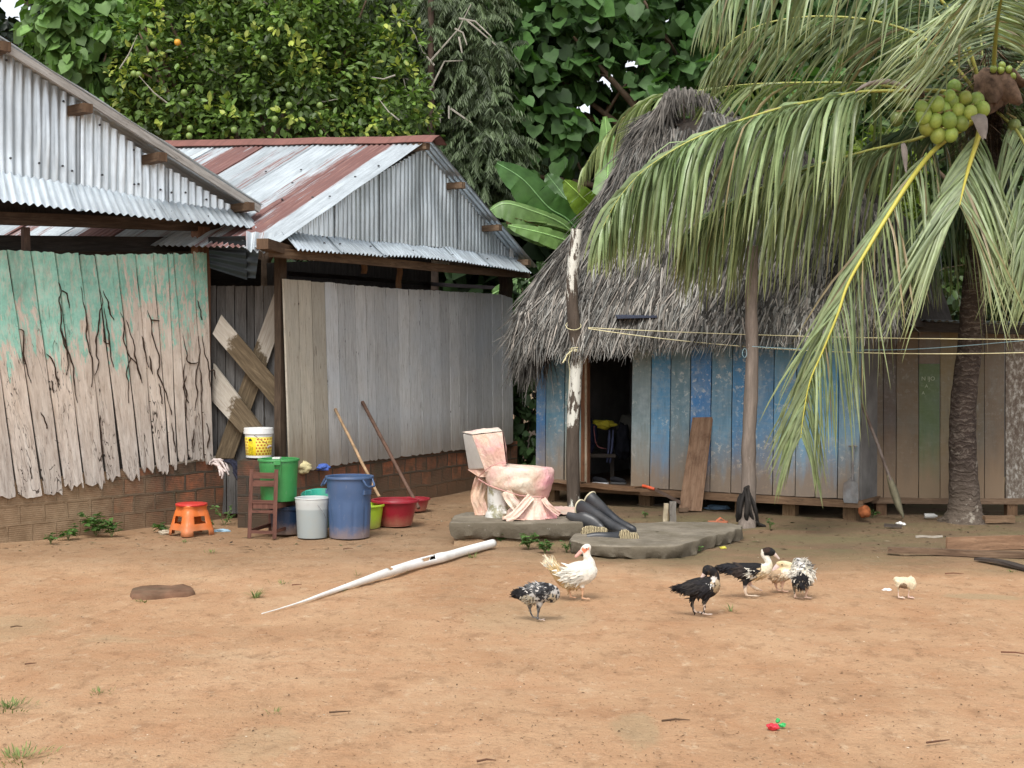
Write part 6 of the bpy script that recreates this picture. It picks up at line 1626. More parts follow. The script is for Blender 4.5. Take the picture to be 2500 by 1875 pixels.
# ================= RUBBER BOOTS =================
z6 = zc(1050, 1000, 2.765)
M_RUB = simple('dusty black rubber', (.022, .024, .028), .38, .5, .4, 9, (.10, .09, .08), .35)
m = MT('cream treaded sole', .8, .3); wv = m.n('ShaderNodeTexWave', wave_type='BANDS', bands_direction='X'); m.L.new(m.pos(), wv.inputs[0]); wv.inputs['Scale'].default_value = 22; wv.inputs['Distortion'].default_value = 5
c = m.ramp(wv.outputs['Fac'], [(.3, (.62, .52, .32)), (.6, (.50, .39, .2)), (.8, (.10, .075, .05))]); m.color(c); m.bump(wv.outputs['Fac'], .8, .01); M_SOLE = m.m
M_CREAM = simple('cream rubber lining', (.62, .55, .38), .6, .3, .1, 10)
def boot(path, radii, lab, rim=True, sole=None, soleY=None, flat=.8):
    p0 = at(*z6(path[0][0], path[0][1]), path[0][2])
    t = thing('rubber_boot', p0, lab, 'boot', 'rubber boots heaped on the slabs')
    pts = [V(p) for p in smooth_path([tuple(at(*z6(x, y), Y)) for x, y, Y in path], 26)]
    rr = [poly_y([(i, r) for i, r in enumerate(radii)], k / 26 * (len(radii) - 1)) for k in range(27)]
    mb = MB()
    rows_p = pts; mb.tube(pts, rr, 20, flat=flat, cap=False); 
    # rounded toe
    d = (pts[-1] - pts[-2]).normalized(); mb.tube([pts[-1], pts[-1] + d * rr[-1] * .55, pts[-1] + d * rr[-1] * .85], [rr[-1], rr[-1] * .72, rr[-1] * .2], 20, flat=flat)
    mb.tube([p for p in pts[:9]][::-1], [r * .90 for r in rr[:9]][::-1], 20, flat=flat, cap=True)
    mb.build('upper', M_RUB, t, smooth=True)
    if rim:
        d0 = (pts[0] - pts[1]).normalized(); a = (V((0, 0, 1)) - d0 * d0.z).normalized(); b = d0.cross(a).normalized(); mb = MB(); R_ = rr[0]
        ring = [pts[0] + a * math.cos(q) * R_ + b * math.sin(q) * R_ * flat for q in [i * math.pi / 12 for i in range(25)]]
        mb.tube(ring, .0075, 8, cap=False); mb.build('rim', M_CREAM, t, smooth=True)
        mb = MB(); mb.tube(pts[:2], [rr[0] * .955, rr[1] * .94], 20, flat=flat, cap=False); mb.build('lining', M_CREAM, t, smooth=True)
    if sole:
        P_ = [at(*z6(x, y), soleY) for x, y in sole]; Pb = [p + V((0, .032, .004)) for p in P_]; Pf = [p.lerp(sum(P_, V((0, 0, 0))) / len(P_), .06) + V((0, -.006, 0)) for p in P_]
        mb = MB(); mb.grid([Pb, P_, Pf], close=True); mb.add(Pf, [tuple(range(len(Pf)))]); mb.build('sole', M_SOLE, t)
    return t
boot([(1078, 602, 12.78), (1130, 650, 12.7), (1200, 710, 12.55), (1270, 765, 12.45), (1330, 798, 12.38), (1372, 812, 12.34)], [.078, .070, .055, .05, .05, .038], 'black rubber boot with the highest cream rimmed opening, lying rightmost')
boot([(1014, 662, 12.62), (1070, 685, 12.52), (1150, 735, 12.4), (1230, 785, 12.3), (1290, 815, 12.22), (1330, 826, 12.18)], [.073, .066, .056, .050, .048, .034], 'black rubber boot with a cream rim, lying just below the uppermost one')
boot([(925, 710, 12.42), (985, 735, 12.38), (1030, 745, 12.36), (1085, 770, 12.33), (1130, 800, 12.30), (1160, 815, 12.27)], [.028, .05, .078, .082, .070, .05], 'flattened black rubber boot showing its cream sole at the slab edge', rim=False, flat=.55,
     sole=[z for z in ((1018, 832), (1025, 806), (1050, 792), (1090, 788), (1135, 797), (1175, 797), (1200, 812), (1198, 828), (1160, 834), (1120, 838), (1080, 852), (1045, 860), (1025, 852))], soleY=12.16)
boot([(1060, 868, 12.0), (1120, 862, 12.0), (1190, 865, 11.98), (1250, 866, 11.95), (1290, 864, 11.93)], [.038, .045, .05, .055, .06], 'black rubber boot lying flat on the lower slab with its sole facing the yard', rim=False, flat=.7,
     sole=[z for z in ((1276, 858), (1280, 832), (1296, 816), (1325, 814), (1345, 824), (1356, 838), (1380, 834), (1402, 838), (1411, 862), (1400, 893), (1372, 897), (1350, 896), (1320, 898), (1292, 888))], soleY=11.86)

# ================= BROKEN WHITE PIPE =================
zp = zc(300, 1280, 2.304)
ctl = [(2082, 108, 46, 1.0), (1950, 143, 47, 1.0), (1830, 178, 50, 1.0), (1790, 188, 56, 1.0), (1740, 200, 55, .97), (1640, 225, 52, .95), (1520, 262, 52, .93), (1430, 290, 46, .9), (1330, 325, 38, .9), (1215, 364, 29, .9), (1110, 400, 22, .9), (1010, 435, 13, .9), (900, 469, 8, .9), (780, 505, 3, .9)]
mb = MB(); rows = []; NN = 110; pp = smooth_path(ctl, NN); M_PVC = simple('scuffed white plastic pipe', (.80, .80, .77), .5, .4, .08, 7, (.42, .38, .30), .45)
hole = set()
for i, (x, y, w_, cov) in enumerate(pp):
    px, py = zp(x, y); g = gr(px, py + w_ / 2.304 / 2); Y = g.y
    r = max(.004, w_ / 2.304 / 2 * Y / F * 1.02); c = V((g.x, g.y + r * .2, r * 1.0))
    px2, py2 = zp(*pp[min(i + 1, NN)][:2]); q = V((px2 - px, 0, 0)); 
    g2_ = gr(px2, py2); d = (gr(px, py) - g2_); d = d.normalized() if d.length > 1e-6 else V((1, .6, 0)).normalized()
    s_ = V((d.y, -d.x, 0)).normalized()                       # towards the yard
    lo, hi = (-math.pi, math.pi) if cov > .97 else (-math.pi * .55 - .6, -math.pi / 2 + math.pi * (1.02 * cov + .05))
    jit = .05 * noise.noise(V((i * .35, 1, 1))) if cov < .97 else 0
    rows.append([c + s_ * math.cos(a) * r + V((0, 0, 1)) * math.sin(a) * r for a in [lerp(lo, hi + jit, k / 20) for k in range(21)]])
vs = [p for r_ in rows for p in r_]; fs = []
for i in range(NN):
    for k in range(20):
        x_ = pp[i][0]
        a = lerp(0, 1, k / 20)
        if 1672 < x_ < 1768 and k in (13, 14, 15, 16) and not (x_ > 1745 and k < 14): continue
        if 1488 < x_ < 1512 and k >= 15: continue
        fs.append((i * 21 + k, i * 21 + k + 1, (i + 1) * 21 + k + 1, (i + 1) * 21 + k))
mb.add(vs, fs)
o = mb.build('broken_pipe', [M_PVC, simple('black pipe bore', (.03, .026, .022), .9, .1)], None, smooth=True); sm = o.modifiers.new('t', 'SOLIDIFY'); sm.material_offset = 1; sm.thickness = .005; sm.offset = -1  # inner faces take a second, black material
tag(o, 'long white plastic pipe split open and tapering to a point on the earth', 'pipe')

# ================= BUCKETS, TUBS, STOOL, CHAIR =================
z5 = zc(380, 950, 3.16)
def plastic(name, col, rough=.38, dirt=(.30, .2, .13), amt=.6): return simple(name, col, rough, .45, .08, 5, dirt, amt, .06, splash=.5)
def vessel(name, lab, cat, base, rb, rt, h, mat, lip=.012, th=.006, group=None, ribs=None, nm='body', water=None, angf=None, n=64):
    t = thing(name, base, lab, cat, group); mb = MB()
    prof = [(0, 0), (rb * .9, 0), (rb, .006), (rb * 1.005, .02)]
    for k in range(1, 12):
        u = k / 12; prof.append((lerp(rb, rt, u) + (ribs(u) if ribs else 0), h * u))
    prof += [(rt, h - lip * 1.6), (rt + lip, h - lip * 1.5), (rt + lip * 1.1, h - lip * .4), (rt + lip * .8, h), (rt, h + .001), (rt - th, h - .004), (rt - th, h - lip * 2), (lerp(rb, rt, .5) - th, h * .5), (rb - th, .012), (0, .010)]
    rows = []; uv = []
    for i, (r, z) in enumerate(prof):
        rows.append([base + V((math.cos(2 * math.pi * j / n) * (r + (angf(j / n, z / h) if angf and 3 < i < 16 else 0)), math.sin(2 * math.pi * j / n) * (r + (angf(j / n, z / h) if angf and 3 < i < 16 else 0)), z)) for j in range(n)]); uv.append([(j / n, z) for j in range(n)])
    mb.grid(rows, 0, uv, close=True); mb.build(nm, mat, t, sharp=45)
    return t
# stool
sb = gr(*z5(258, 1130)); st = thing('plastic_stool', V((sb.x, sb.y + .10, 0)), 'low orange plastic stool with a red seat by the muddy brick footing', 'stool')
M_OR = plastic('orange plastic', (.72, .17, .035), .35, (.35, .16, .08), .4); M_RD = plastic('red plastic seat', (.62, .035, .03), .35, (.3, .1, .06), .3)
mb = MB(); n = 96; lev = [(0, .205, 0), (.05, .198, 1), (.052, .197, 1), (.085, .19, 2), (.11, .183, 2), (.112, .182, 3), (.18, .166, 3), (.185, .165, 4), (.225, .153, 4), (.235, .146, 4), (.262, .145, 4), (.272, .152, 4), (.283, .150, 4)]
rows = []
for z, r, _ in lev:
    row = []
    for j in range(n):
        a = 2 * math.pi * j / n - math.pi / 2; k4 = abs(math.cos(2 * a)) # corners at 0,90..
        leg = max(0, math.cos(4 * a)) ** 3; flare = (1 - z / .283) ** 1.5
        rr = r * (.90 + .10 * math.cos(4 * a) + .07 * leg * flare)
        row.append(st.location + V((math.cos(a) * rr, math.sin(a) * rr, z)))
    rows.append(row)
vs = [p for r_ in rows for p in r_]; fs = []
for i in range(len(lev) - 1):
    for j in range(n):
        a = (j + .5) / n * 4; fr_ = abs((a % 1) - .5)     # 0 at the middle of a side
        L_ = lev[i][2]
        if lev[i][0] < .05 and fr_ < .30: continue
        if L_ == 3 and lev[i + 1][2] == 3 and fr_ < .27: continue
        fs.append((i * n + j, i * n + (j + 1) % n, (i + 1) * n + (j + 1) % n, (i + 1) * n + j))
mb.add(vs, fs); o = mb.build('frame', M_OR, st, sharp=50); s_ = o.modifiers.new('t', 'SOLIDIFY'); s_.thickness = .006; s_.offset = -1
mb = MB(); mb.lathe(st.location, [(.145, .275), (.150, .283), (.150, .292), (.142, .297), (.10, .290), (.0, .288)], 48); mb.build('seat', M_RD, st, smooth=True)
# chair
M_CH = wood('reddish brown chair wood', [(.07, .03, .022), (.13, .058, .042), (.2, .095, .07)], rough=.65, dark=.2)
cb = gr(*z5(833, 1148)); cb.z = 0
ch = thing('wooden_chair', cb, 'small reddish brown wooden chair holding the green tub', 'chair')
PP = lambda x, y, Y: at(*z5(x, y), Y)
Yc = cb.y
def bar(name, p, q, w_, h_, side=None):
    mb = MB(); mb.beam(p, q, w_, h_, side=side, segs=4, wob=.002); mb.build(name, M_CH, ch)
sx_ = V((1, .12, 0)).normalized()
a0, a1_ = PP(722, 1140, Yc), PP(741, 618, Yc + .02); b0_, b1_ = PP(917, 1150, Yc - .05), PP(931, 620, Yc - .04)
a0.z = 0; b0_.z = 0
bar('leg', a0, a1_, .034, .034, sx_); bar('leg', b0_, b1_, .036, .036, sx_)
c0_, d0_ = PP(884, 1115, Yc + .42), PP(1064, 1112, Yc + .34); c0_.z = 0; d0_.z = 0
bar('leg', c0_, V((c0_.x, c0_.y, .30)), .034, .034, sx_); bar('leg', d0_, V((d0_.x, d0_.y, .30)), .034, .034, sx_)
def rail(t, h_, nm, o_=0.0): 
    p, q = a0.lerp(a1_, t), b0_.lerp(b1_, t); bar(nm, p + V((0, o_, 0)), q + V((0, o_, 0)), .018, h_, V((0, 1, 0)))
rail(.91, .055, 'back_rail'); rail(.795, .055, 'back_rail'); rail(.385, .026, 'stretcher'); rail(.53, .03, 'seat_frame'); rail(.09, .028, 'stretcher')
pL, pR = a0.lerp(a1_, .5), b0_.lerp(b1_, .5)
bar('stretcher', b0_.lerp(b1_, .10), V((d0_.x, d0_.y, .075)), .02, .03); bar('stretcher', a0.lerp(a1_, .10), V((c0_.x, c0_.y, .075)), .02, .03)
mb = MB(); zs = .305
q4 = [V((pL.x, pL.y, zs)), V((pR.x + .01, pR.y, zs)), V((d0_.x + .02, d0_.y, zs)), V((c0_.x, c0_.y, zs))]
mb.add([p + V((0, 0, .018)) for p in q4] + [p + V((0, 0, -.03)) for p in q4], [(0, 1, 2, 3), (7, 6, 5, 4), (0, 4, 5, 1), (1, 5, 6, 2), (2, 6, 7, 3), (3, 7, 4, 0)], 0, [(0, 0), (.3, 0), (.3, .3), (0, .3)] * 2); mb.build('seat', M_CH, ch)
# green tub
M_GRN = plastic('green plastic', (.045, .25, .07), .35, (.10, .16, .07), .4)
gb = at(*z5(950, 858), Yc + .2); gb = V((gb.x + .0, Yc + .20, .326))
gt_ = vessel('green_tub', 'tall green plastic tub with a tab handle standing on the wooden chair', 'tub', gb, .165, .182, .40, M_GRN, lip=.014, ribs=lambda u: (.004 if u > .82 else 0))
mb = MB(); hx = gb + V((.02, -.196, .375)); mb.obox(hx, V((.033, 0, 0)), V((0, .012, 0)), V((0, 0, .022))); mb.obox(hx + V((-.028, .008, -.10)), V((.003, 0, 0)), V((0, .008, 0)), V((0, 0, .09))); mb.obox(hx + V((.028, .008, -.06)), V((.003, 0, 0)), V((0, .008, 0)), V((0, 0, .05))); mb.build('handle', M_GRN, gt_)
mb = MB(); mb.obox(gb + V((.0, -.10, .412)), V((.035, 0, 0)), V((0, .05, 0)), V((0, 0, .006))); mb.build('soap_dish', plastic('white soap lump', (.7, .7, .66)), gt_)
# white and yellow bucket on the pier
M_WHT = plastic('white plastic', (.74, .75, .74), .35, (.5, .48, .4), .25)
m = MT('yellow printed band', .4, .4)
uvs_ = m.sep(m.pos((1, 1, 1), 'uv'))
SC = 24.0
def dots():
    u = m.math('MULTIPLY', uvs_[0], 24.0); v = m.math('MULTIPLY', uvs_[1], 34.0)
    row = m.math('FLOOR', v); sh = m.math('MULTIPLY', m.math('MODULO', row, 2.0), .5)
    fu = m.math('SUBTRACT', m.math('FRACT', m.math('ADD', u, sh)), .5); fv = m.math('SUBTRACT', m.math('FRACT', v), .5)
    return m.math('SQRT', m.math('ADD', m.math('MULTIPLY', fu, fu), m.math('MULTIPLY', fv, fv)))
dd_ = dots()
c = m.ramp(dd_, [(.0, (.75, .42, .12)), (.10, (.45, .12, .01)), (.29, (.45, .12, .01)), (.32, (.78, .66, .12))])
txt = m.math('MULTIPLY', m.math('GREATER_THAN', m.noise(m.pos((130, 26, 1), 'uv'), 1.0, 2, .5), .5), m.math('GREATER_THAN', m.math('FRACT', m.math('MULTIPLY', uvs_[1], 95.0)), .45))
tmask = m.math('MULTIPLY', m.math('GREATER_THAN', uvs_[0], .648), m.math('LESS_THAN', uvs_[0], .712))
bmask = m.math('MULTIPLY', m.math('GREATER_THAN', uvs_[0], .64), m.math('LESS_THAN', uvs_[0], .745))
c = m.mix(bmask, c, (.80, .62, .02)); c = m.mix(m.math('MULTIPLY', m.math('MULTIPLY', tmask, txt), m.math('LESS_THAN', uvs_[1], .185)), c, (.12, .10, .02))
m.color(c); M_BAND = m.m
yb = V((at(627, 1120, 13.62).x, 13.72, PIER[2] + .012))
yb_t = vessel('paint_bucket', 'white lidded bucket with a yellow label of orange dots, on the brick pier', 'bucket', yb, .125, .138, .272, M_WHT, lip=.004)
mb = MB(); mb.lathe(yb, [(.1265, .028), (.1275, .029), (.1365, .212), (.1355, .213)], 72); mb.build('label_band', M_BAND, yb_t, smooth=True)
mb = MB(); mb.lathe(yb, [(.142, .243), (.149, .244), (.149, .262), (.146, .284), (.146, .298), (.141, .302), (.12, .303), (.11, .297), (0, .296)], 64); mb.build('lid', M_WHT, yb_t, sharp=40)
mb = MB(); w0, w1_ = zc(560, 1030, 11.06)(670, 365), zc(560, 1030, 11.06)(1040, 605)
mb.tube([at(*w0, 13.57), at(*zc(560, 1030, 11.06)(850, 490), 13.56), at(*w1_, 13.60)], .003, 5); mb.build('bail_handle', simple('wire', (.12, .09, .07), .4, bump=0), yb_t)
mb = MB(); gq = at(*zc(560, 1030, 11.06)(1085, 665), 13.60); mb.tube([gq + V((-.02, 0, -.012)), gq + V((0, 0, .006)), gq + V((.018, 0, .005))], .012, 8); mb.build('grip', plastic('grey grip', (.3, .28, .27)), yb_t, smooth=True)
mb = MB(); M_INK = simple('black print', (.02, .02, .02), .5, bump=0)
aa = -math.pi / 2 - .47; rr_ = .1368
def onb(u, z): a = aa + u; return yb + V((math.cos(a) * rr_, math.sin(a) * rr_, z))
ro = [(-.16, .178), (-.15, .187), (-.06, .197), (0, .205), (.06, .197), (.15, .187), (.16, .178), (.0, .174)]
mb.add([onb(0, .188)] + [onb(*q) for q in ro], [(0, i + 1, (i + 1) % 8 + 1) for i in range(8)]); mb.build('printed_emblem', M_INK, yb_t)
# milky water bucket
m = MT('milky translucent plastic', .3, .5); zz = m.sep(m.pos())
c = m.ramp(zz[2], [(.0, (.30, .34, .34)), (.265, (.32, .36, .36)), (.275, (.46, .49, .48)), (.4, (.56, .58, .57))]); c = m.mix(m.ramp(m.noise(m.pos(), 6, 5, .7), [(.5, 0), (.7, .25)]), c, (.36, .34, .27)); m.color(c); M_MILK = m.m
wb = gr(*z5(1193, 1158)); wb = V((wb.x, wb.y + .13, 0))
wt = vessel('water_bucket', 'milky white plastic bucket full of water, left of the blue bin', 'bucket', wb, .138, .156, .375, M_MILK, lip=.006, ribs=lambda u: .004 if u > .88 else 0)
mb = MB(); mb.lathe(wb, [(0, .30), (.145, .30)], 40); mb.build('water', simple('cloudy water', (.35, .37, .36), .08, .6, bump=0), wt)
mb = MB(); mb.tube([PP(1240, 880, wb.y - .11), PP(1265, 915, wb.y - .16), PP(1295, 955, wb.y - .15), PP(1312, 992, wb.y - .1)], .0028, 5); mb.build('bail_handle', simple('grey wire', (.2, .2, .2), .4, bump=0), wt)
# blue bin
M_BLU = plastic('slate blue plastic', (.055, .10, .20), .42, (.16, .15, .16), .35)
bb = gr(*z5(1478, 1162)); bb = V((bb.x, bb.y + .18, 0))
def binf(a, v):
    d = 0
    if .12 < v < .68: d -= .005
    k = (a * 10) % 1
    if .10 < v < .50 + .05 * math.sin(math.pi * k) and .16 < k < .84: d += .006
    return d
bt_ = vessel('blue_bin', 'slate blue plastic bin with a side handle, tallest of the containers on the ground', 'bin', bb, .185, .212, .575, M_BLU, lip=.014, angf=binf, n=120)
mb = MB()
for a_ in (-.56, math.pi - .1):
    hc = bb + V((math.cos(a_) * .225, math.sin(a_) * .225, .52)); tdir = V((-math.sin(a_), math.cos(a_), 0)); rdir = V((math.cos(a_), math.sin(a_), 0))
    mb.tube([hc - tdir * .07 + V((0, 0, .03)) - rdir * .01, hc - tdir * .06 + rdir * .02 + V((0, 0, -.02)), hc - tdir * .045 + rdir * .03 + V((0, 0, -.035)), hc + tdir * .045 + rdir * .03 + V((0, 0, -.035)), hc + tdir * .06 + rdir * .02 + V((0, 0, -.02)), hc + tdir * .07 + V((0, 0, .03)) - rdir * .01], .010, 8)
    mb.obox(hc - rdir * .02 + V((0, 0, -.09)), tdir * .05, rdir * .012, V((0, 0, .02)))
    if a_ < 0: ho = mb; 
    mb.build('handle', M_BLU, bt_, smooth=True); mb = MB()
# dark tote under the chair
tb = V(((c0_.x + d0_.x) / 2 + .06, Yc + .30, 0))
M_NAVY = plastic('navy plastic', (.012, .03, .07), .4, (.05, .05, .06), .3)
tt_ = thing('storage_tote', tb, 'navy blue plastic tub stored underneath the wooden chair', 'tub'); mb = MB()
mb.lathe(tb, [(0, 0), (.125, 0), (.14, .01), (.158, .235), (.17, .24), (.172, .262), (.165, .268)], 40); mb.build('body', M_NAVY, tt_, sharp=40)
mb = MB(); mb.lathe(tb, [(.168, .262), (.168, .272), (.14, .276), (0, .272)], 40); mb.build('lid', M_NAVY, tt_, sharp=40)
# turquoise basin tilted behind
M_TQ = plastic('turquoise plastic', (.04, .38, .28), .35)
tq = at(*z5(1260, 835), wb.y + .36); tq.z = max(.25, tq.z - .12)
tqt = thing('turquoise_basin', tq, 'turquoise basin tipped up behind the water bucket', 'basin'); Mx = Matrix.Rotation(math.radians(12), 3, 'X')
mb = MB(); mb.lathe(tq, [(.0, -.20), (.10, -.20), (.14, .05), (.158, .115), (.170, .118), (.170, .130), (.155, .128), (.13, .05), (0, .03)], 48, M=Mx); mb.build('bowl', M_TQ, tqt, sharp=45)
mb = MB(); hq = PP(1182, 800, tq.y - .12); mb.tube([hq + V((-.03, 0, -.02)), hq + V((-.025, 0, .02)), hq + V((.02, 0, .02)), hq + V((.025, 0, -.01))], .008, 6); mb.build('handle', M_TQ, tqt, smooth=True)
# lime basin, two wine-red basins
M_LIME = plastic('lime plastic', (.38, .56, .03), .35, (.3, .3, .1), .3); M_WINE = plastic('wine red plastic', (.30, .016, .03), .35, (.25, .08, .07), .35)
lb = gr(*z5(1615, 1083)); vessel('lime_basin', 'lime green plastic basin half hidden behind the blue bin', 'basin', V((lb.x, lb.y + .13, 0)), .135, .168, .235, M_LIME, lip=.012)
rb_ = gr(*z5(1838, 1066)); rbt = V((rb_.x, rb_.y + .16, 0)); vessel('wine_basin', 'wide wine red plastic basin in front of the second one', 'basin', rbt, .165, .225, .262, M_WINE, lip=.016)
r2 = gr(*z5(1990, 946)); vessel('wine_basin', 'smaller wine red basin behind, at the foot of the dark pole', 'basin', V((r2.x, r2.y + .1, 0)), .13, .165, .14, M_WINE, lip=.012)
# poles leaning on the grey barn
def pole(p0, p1, r, mat, lab):
    mb = MB(); k = 16; rr = random.uniform(0, 9)
    mb.tube([p0.lerp(p1, i / k) + V((.006 * noise.noise(V((i * .4, rr, 0))), 0, .006 * noise.noise(V((i * .4, rr, 4))))) for i in range(k + 1)], [r * (1 + .12 * noise.noise(V((i * .7, rr, 9)))) for i in range(k + 1)], 8)
    return tag(mb.build('pole', mat, None, smooth=True), lab, 'pole', 'poles leaning on the grey barn')
def wpt(px, py, off): return onp(px, py, P2 + n2 * off, n2)
b_ = PP(1725, 832, 13.85); pole(b_, wpt(*z5(1386, 155), .03), .016, simple('tan stick', (.36, .24, .14), .75, .2, .3, 12), 'tan wooden stick leaning on the grey boards behind the lime basin')
b_ = PP(2030, 920, 14.25); pole(b_, wpt(*z5(1595, 100), .03), .020, simple('brown stick', (.12, .07, .05), .75, .2, .3, 12), 'dark brown pole leaning on the grey boards above the smaller red basin')

# ================= RAGS =================
def rag(name, strands, r, mat, lab, cat='cloth', flat=.45, Yf=None, parent=None, n=20):
    mb = MB(); rnd = random.Random(len(strands) * 7 + int(r * 1000))
    for st_ in strands:
        P_ = [V(p) for p in smooth_path([tuple(at(x, y, Y)) for x, y, Y in st_], n)]
        mb.tube(P_, [r * (.55 + .45 * math.sin(math.pi * (i + 1) / (n + 2))) * (1 + .5 * noise.noise(V((i * .5, st_[0][0] * .1, 1)))) for i in range(n + 1)], 9, flat=flat, up=(0, -1, .3))
    o = mb.build(name, mat, parent, smooth=True)
    if not parent: tag(o, lab, cat)
    return o
Q5 = lambda L: [(*z5(x, y), Y) for x, y, Y in L]
yy0 = B1.y
M_RAGW = simple('grubby pale cloth', (.58, .50, .47), .9, .1, .3, 14, (.3, .22, .2), .5, .5)
rag('pale_cloth', [Q5(s) for s in ([(415, 572, 13.85), (450, 552, 13.95), (500, 560, 13.9), (530, 600, 13.75), (565, 665, 13.7)], [(430, 580, 13.82), (470, 565, 13.85), (500, 600, 13.72), (520, 650, 13.68), (515, 690, 13.68)], [(420, 565, 13.95), (480, 545, 14.0), (540, 565, 13.95), (560, 620, 13.72)], [(470, 575, 13.8), (495, 620, 13.7), (500, 670, 13.68)], [(440, 575, 13.78), (480, 590, 13.75), (545, 640, 13.68)])], .028, M_RAGW, 'grubby pale cloth drooping over the end of the brick footing')
M_RAGN = simple('navy rag', (.022, .024, .04), .9, .1, .5, 12, (.10, .09, .10), .4, .5)
rag('dark_cloth', [Q5(s) for s in ([(525, 555, 13.95), (580, 550, 13.9), (640, 590, 13.75), (670, 680, 13.65), (665, 765, 13.62)], [(540, 560, 13.9), (600, 580, 13.75), (640, 650, 13.66), (680, 720, 13.62)], [(560, 555, 13.9), (610, 600, 13.7), (620, 660, 13.66), (655, 700, 13.64)], [(590, 560, 13.9), (650, 610, 13.7), (685, 660, 13.66)], [(600, 640, 13.66), (640, 700, 13.64), (660, 740, 13.62)])], .036, M_RAGN, 'dark navy rag hanging beside the pale cloth on the brick footing')
gy = gp_[0].y
M_BLK = simple('black damp cloth', (.022, .02, .019), .9, .15, .5, 10, (.11, .09, .07), .35, .5)
rag('black_cloth', [[(1822, 1190, 13.68), (1812, 1215, 13.62), (1806, 1250, 13.6), (1808, 1280, 13.66)], [(1826, 1188, 13.66), (1828, 1225, 13.58), (1832, 1255, 13.58), (1845, 1283, 13.68)], [(1818, 1192, 13.66), (1824, 1230, 13.56), (1822, 1262, 13.56), (1828, 1284, 13.64)], [(1830, 1205, 13.68), (1842, 1240, 13.62), (1848, 1270, 13.64), (1852, 1284, 13.7)], [(1808, 1205, 13.68), (1802, 1240, 13.66), (1800, 1272, 13.7)], [(1830, 1262, 13.6), (1848, 1278, 13.66), (1866, 1285, 13.7)]], .048, M_BLK, 'black cloth bundled round the foot of the grey post', n=14)
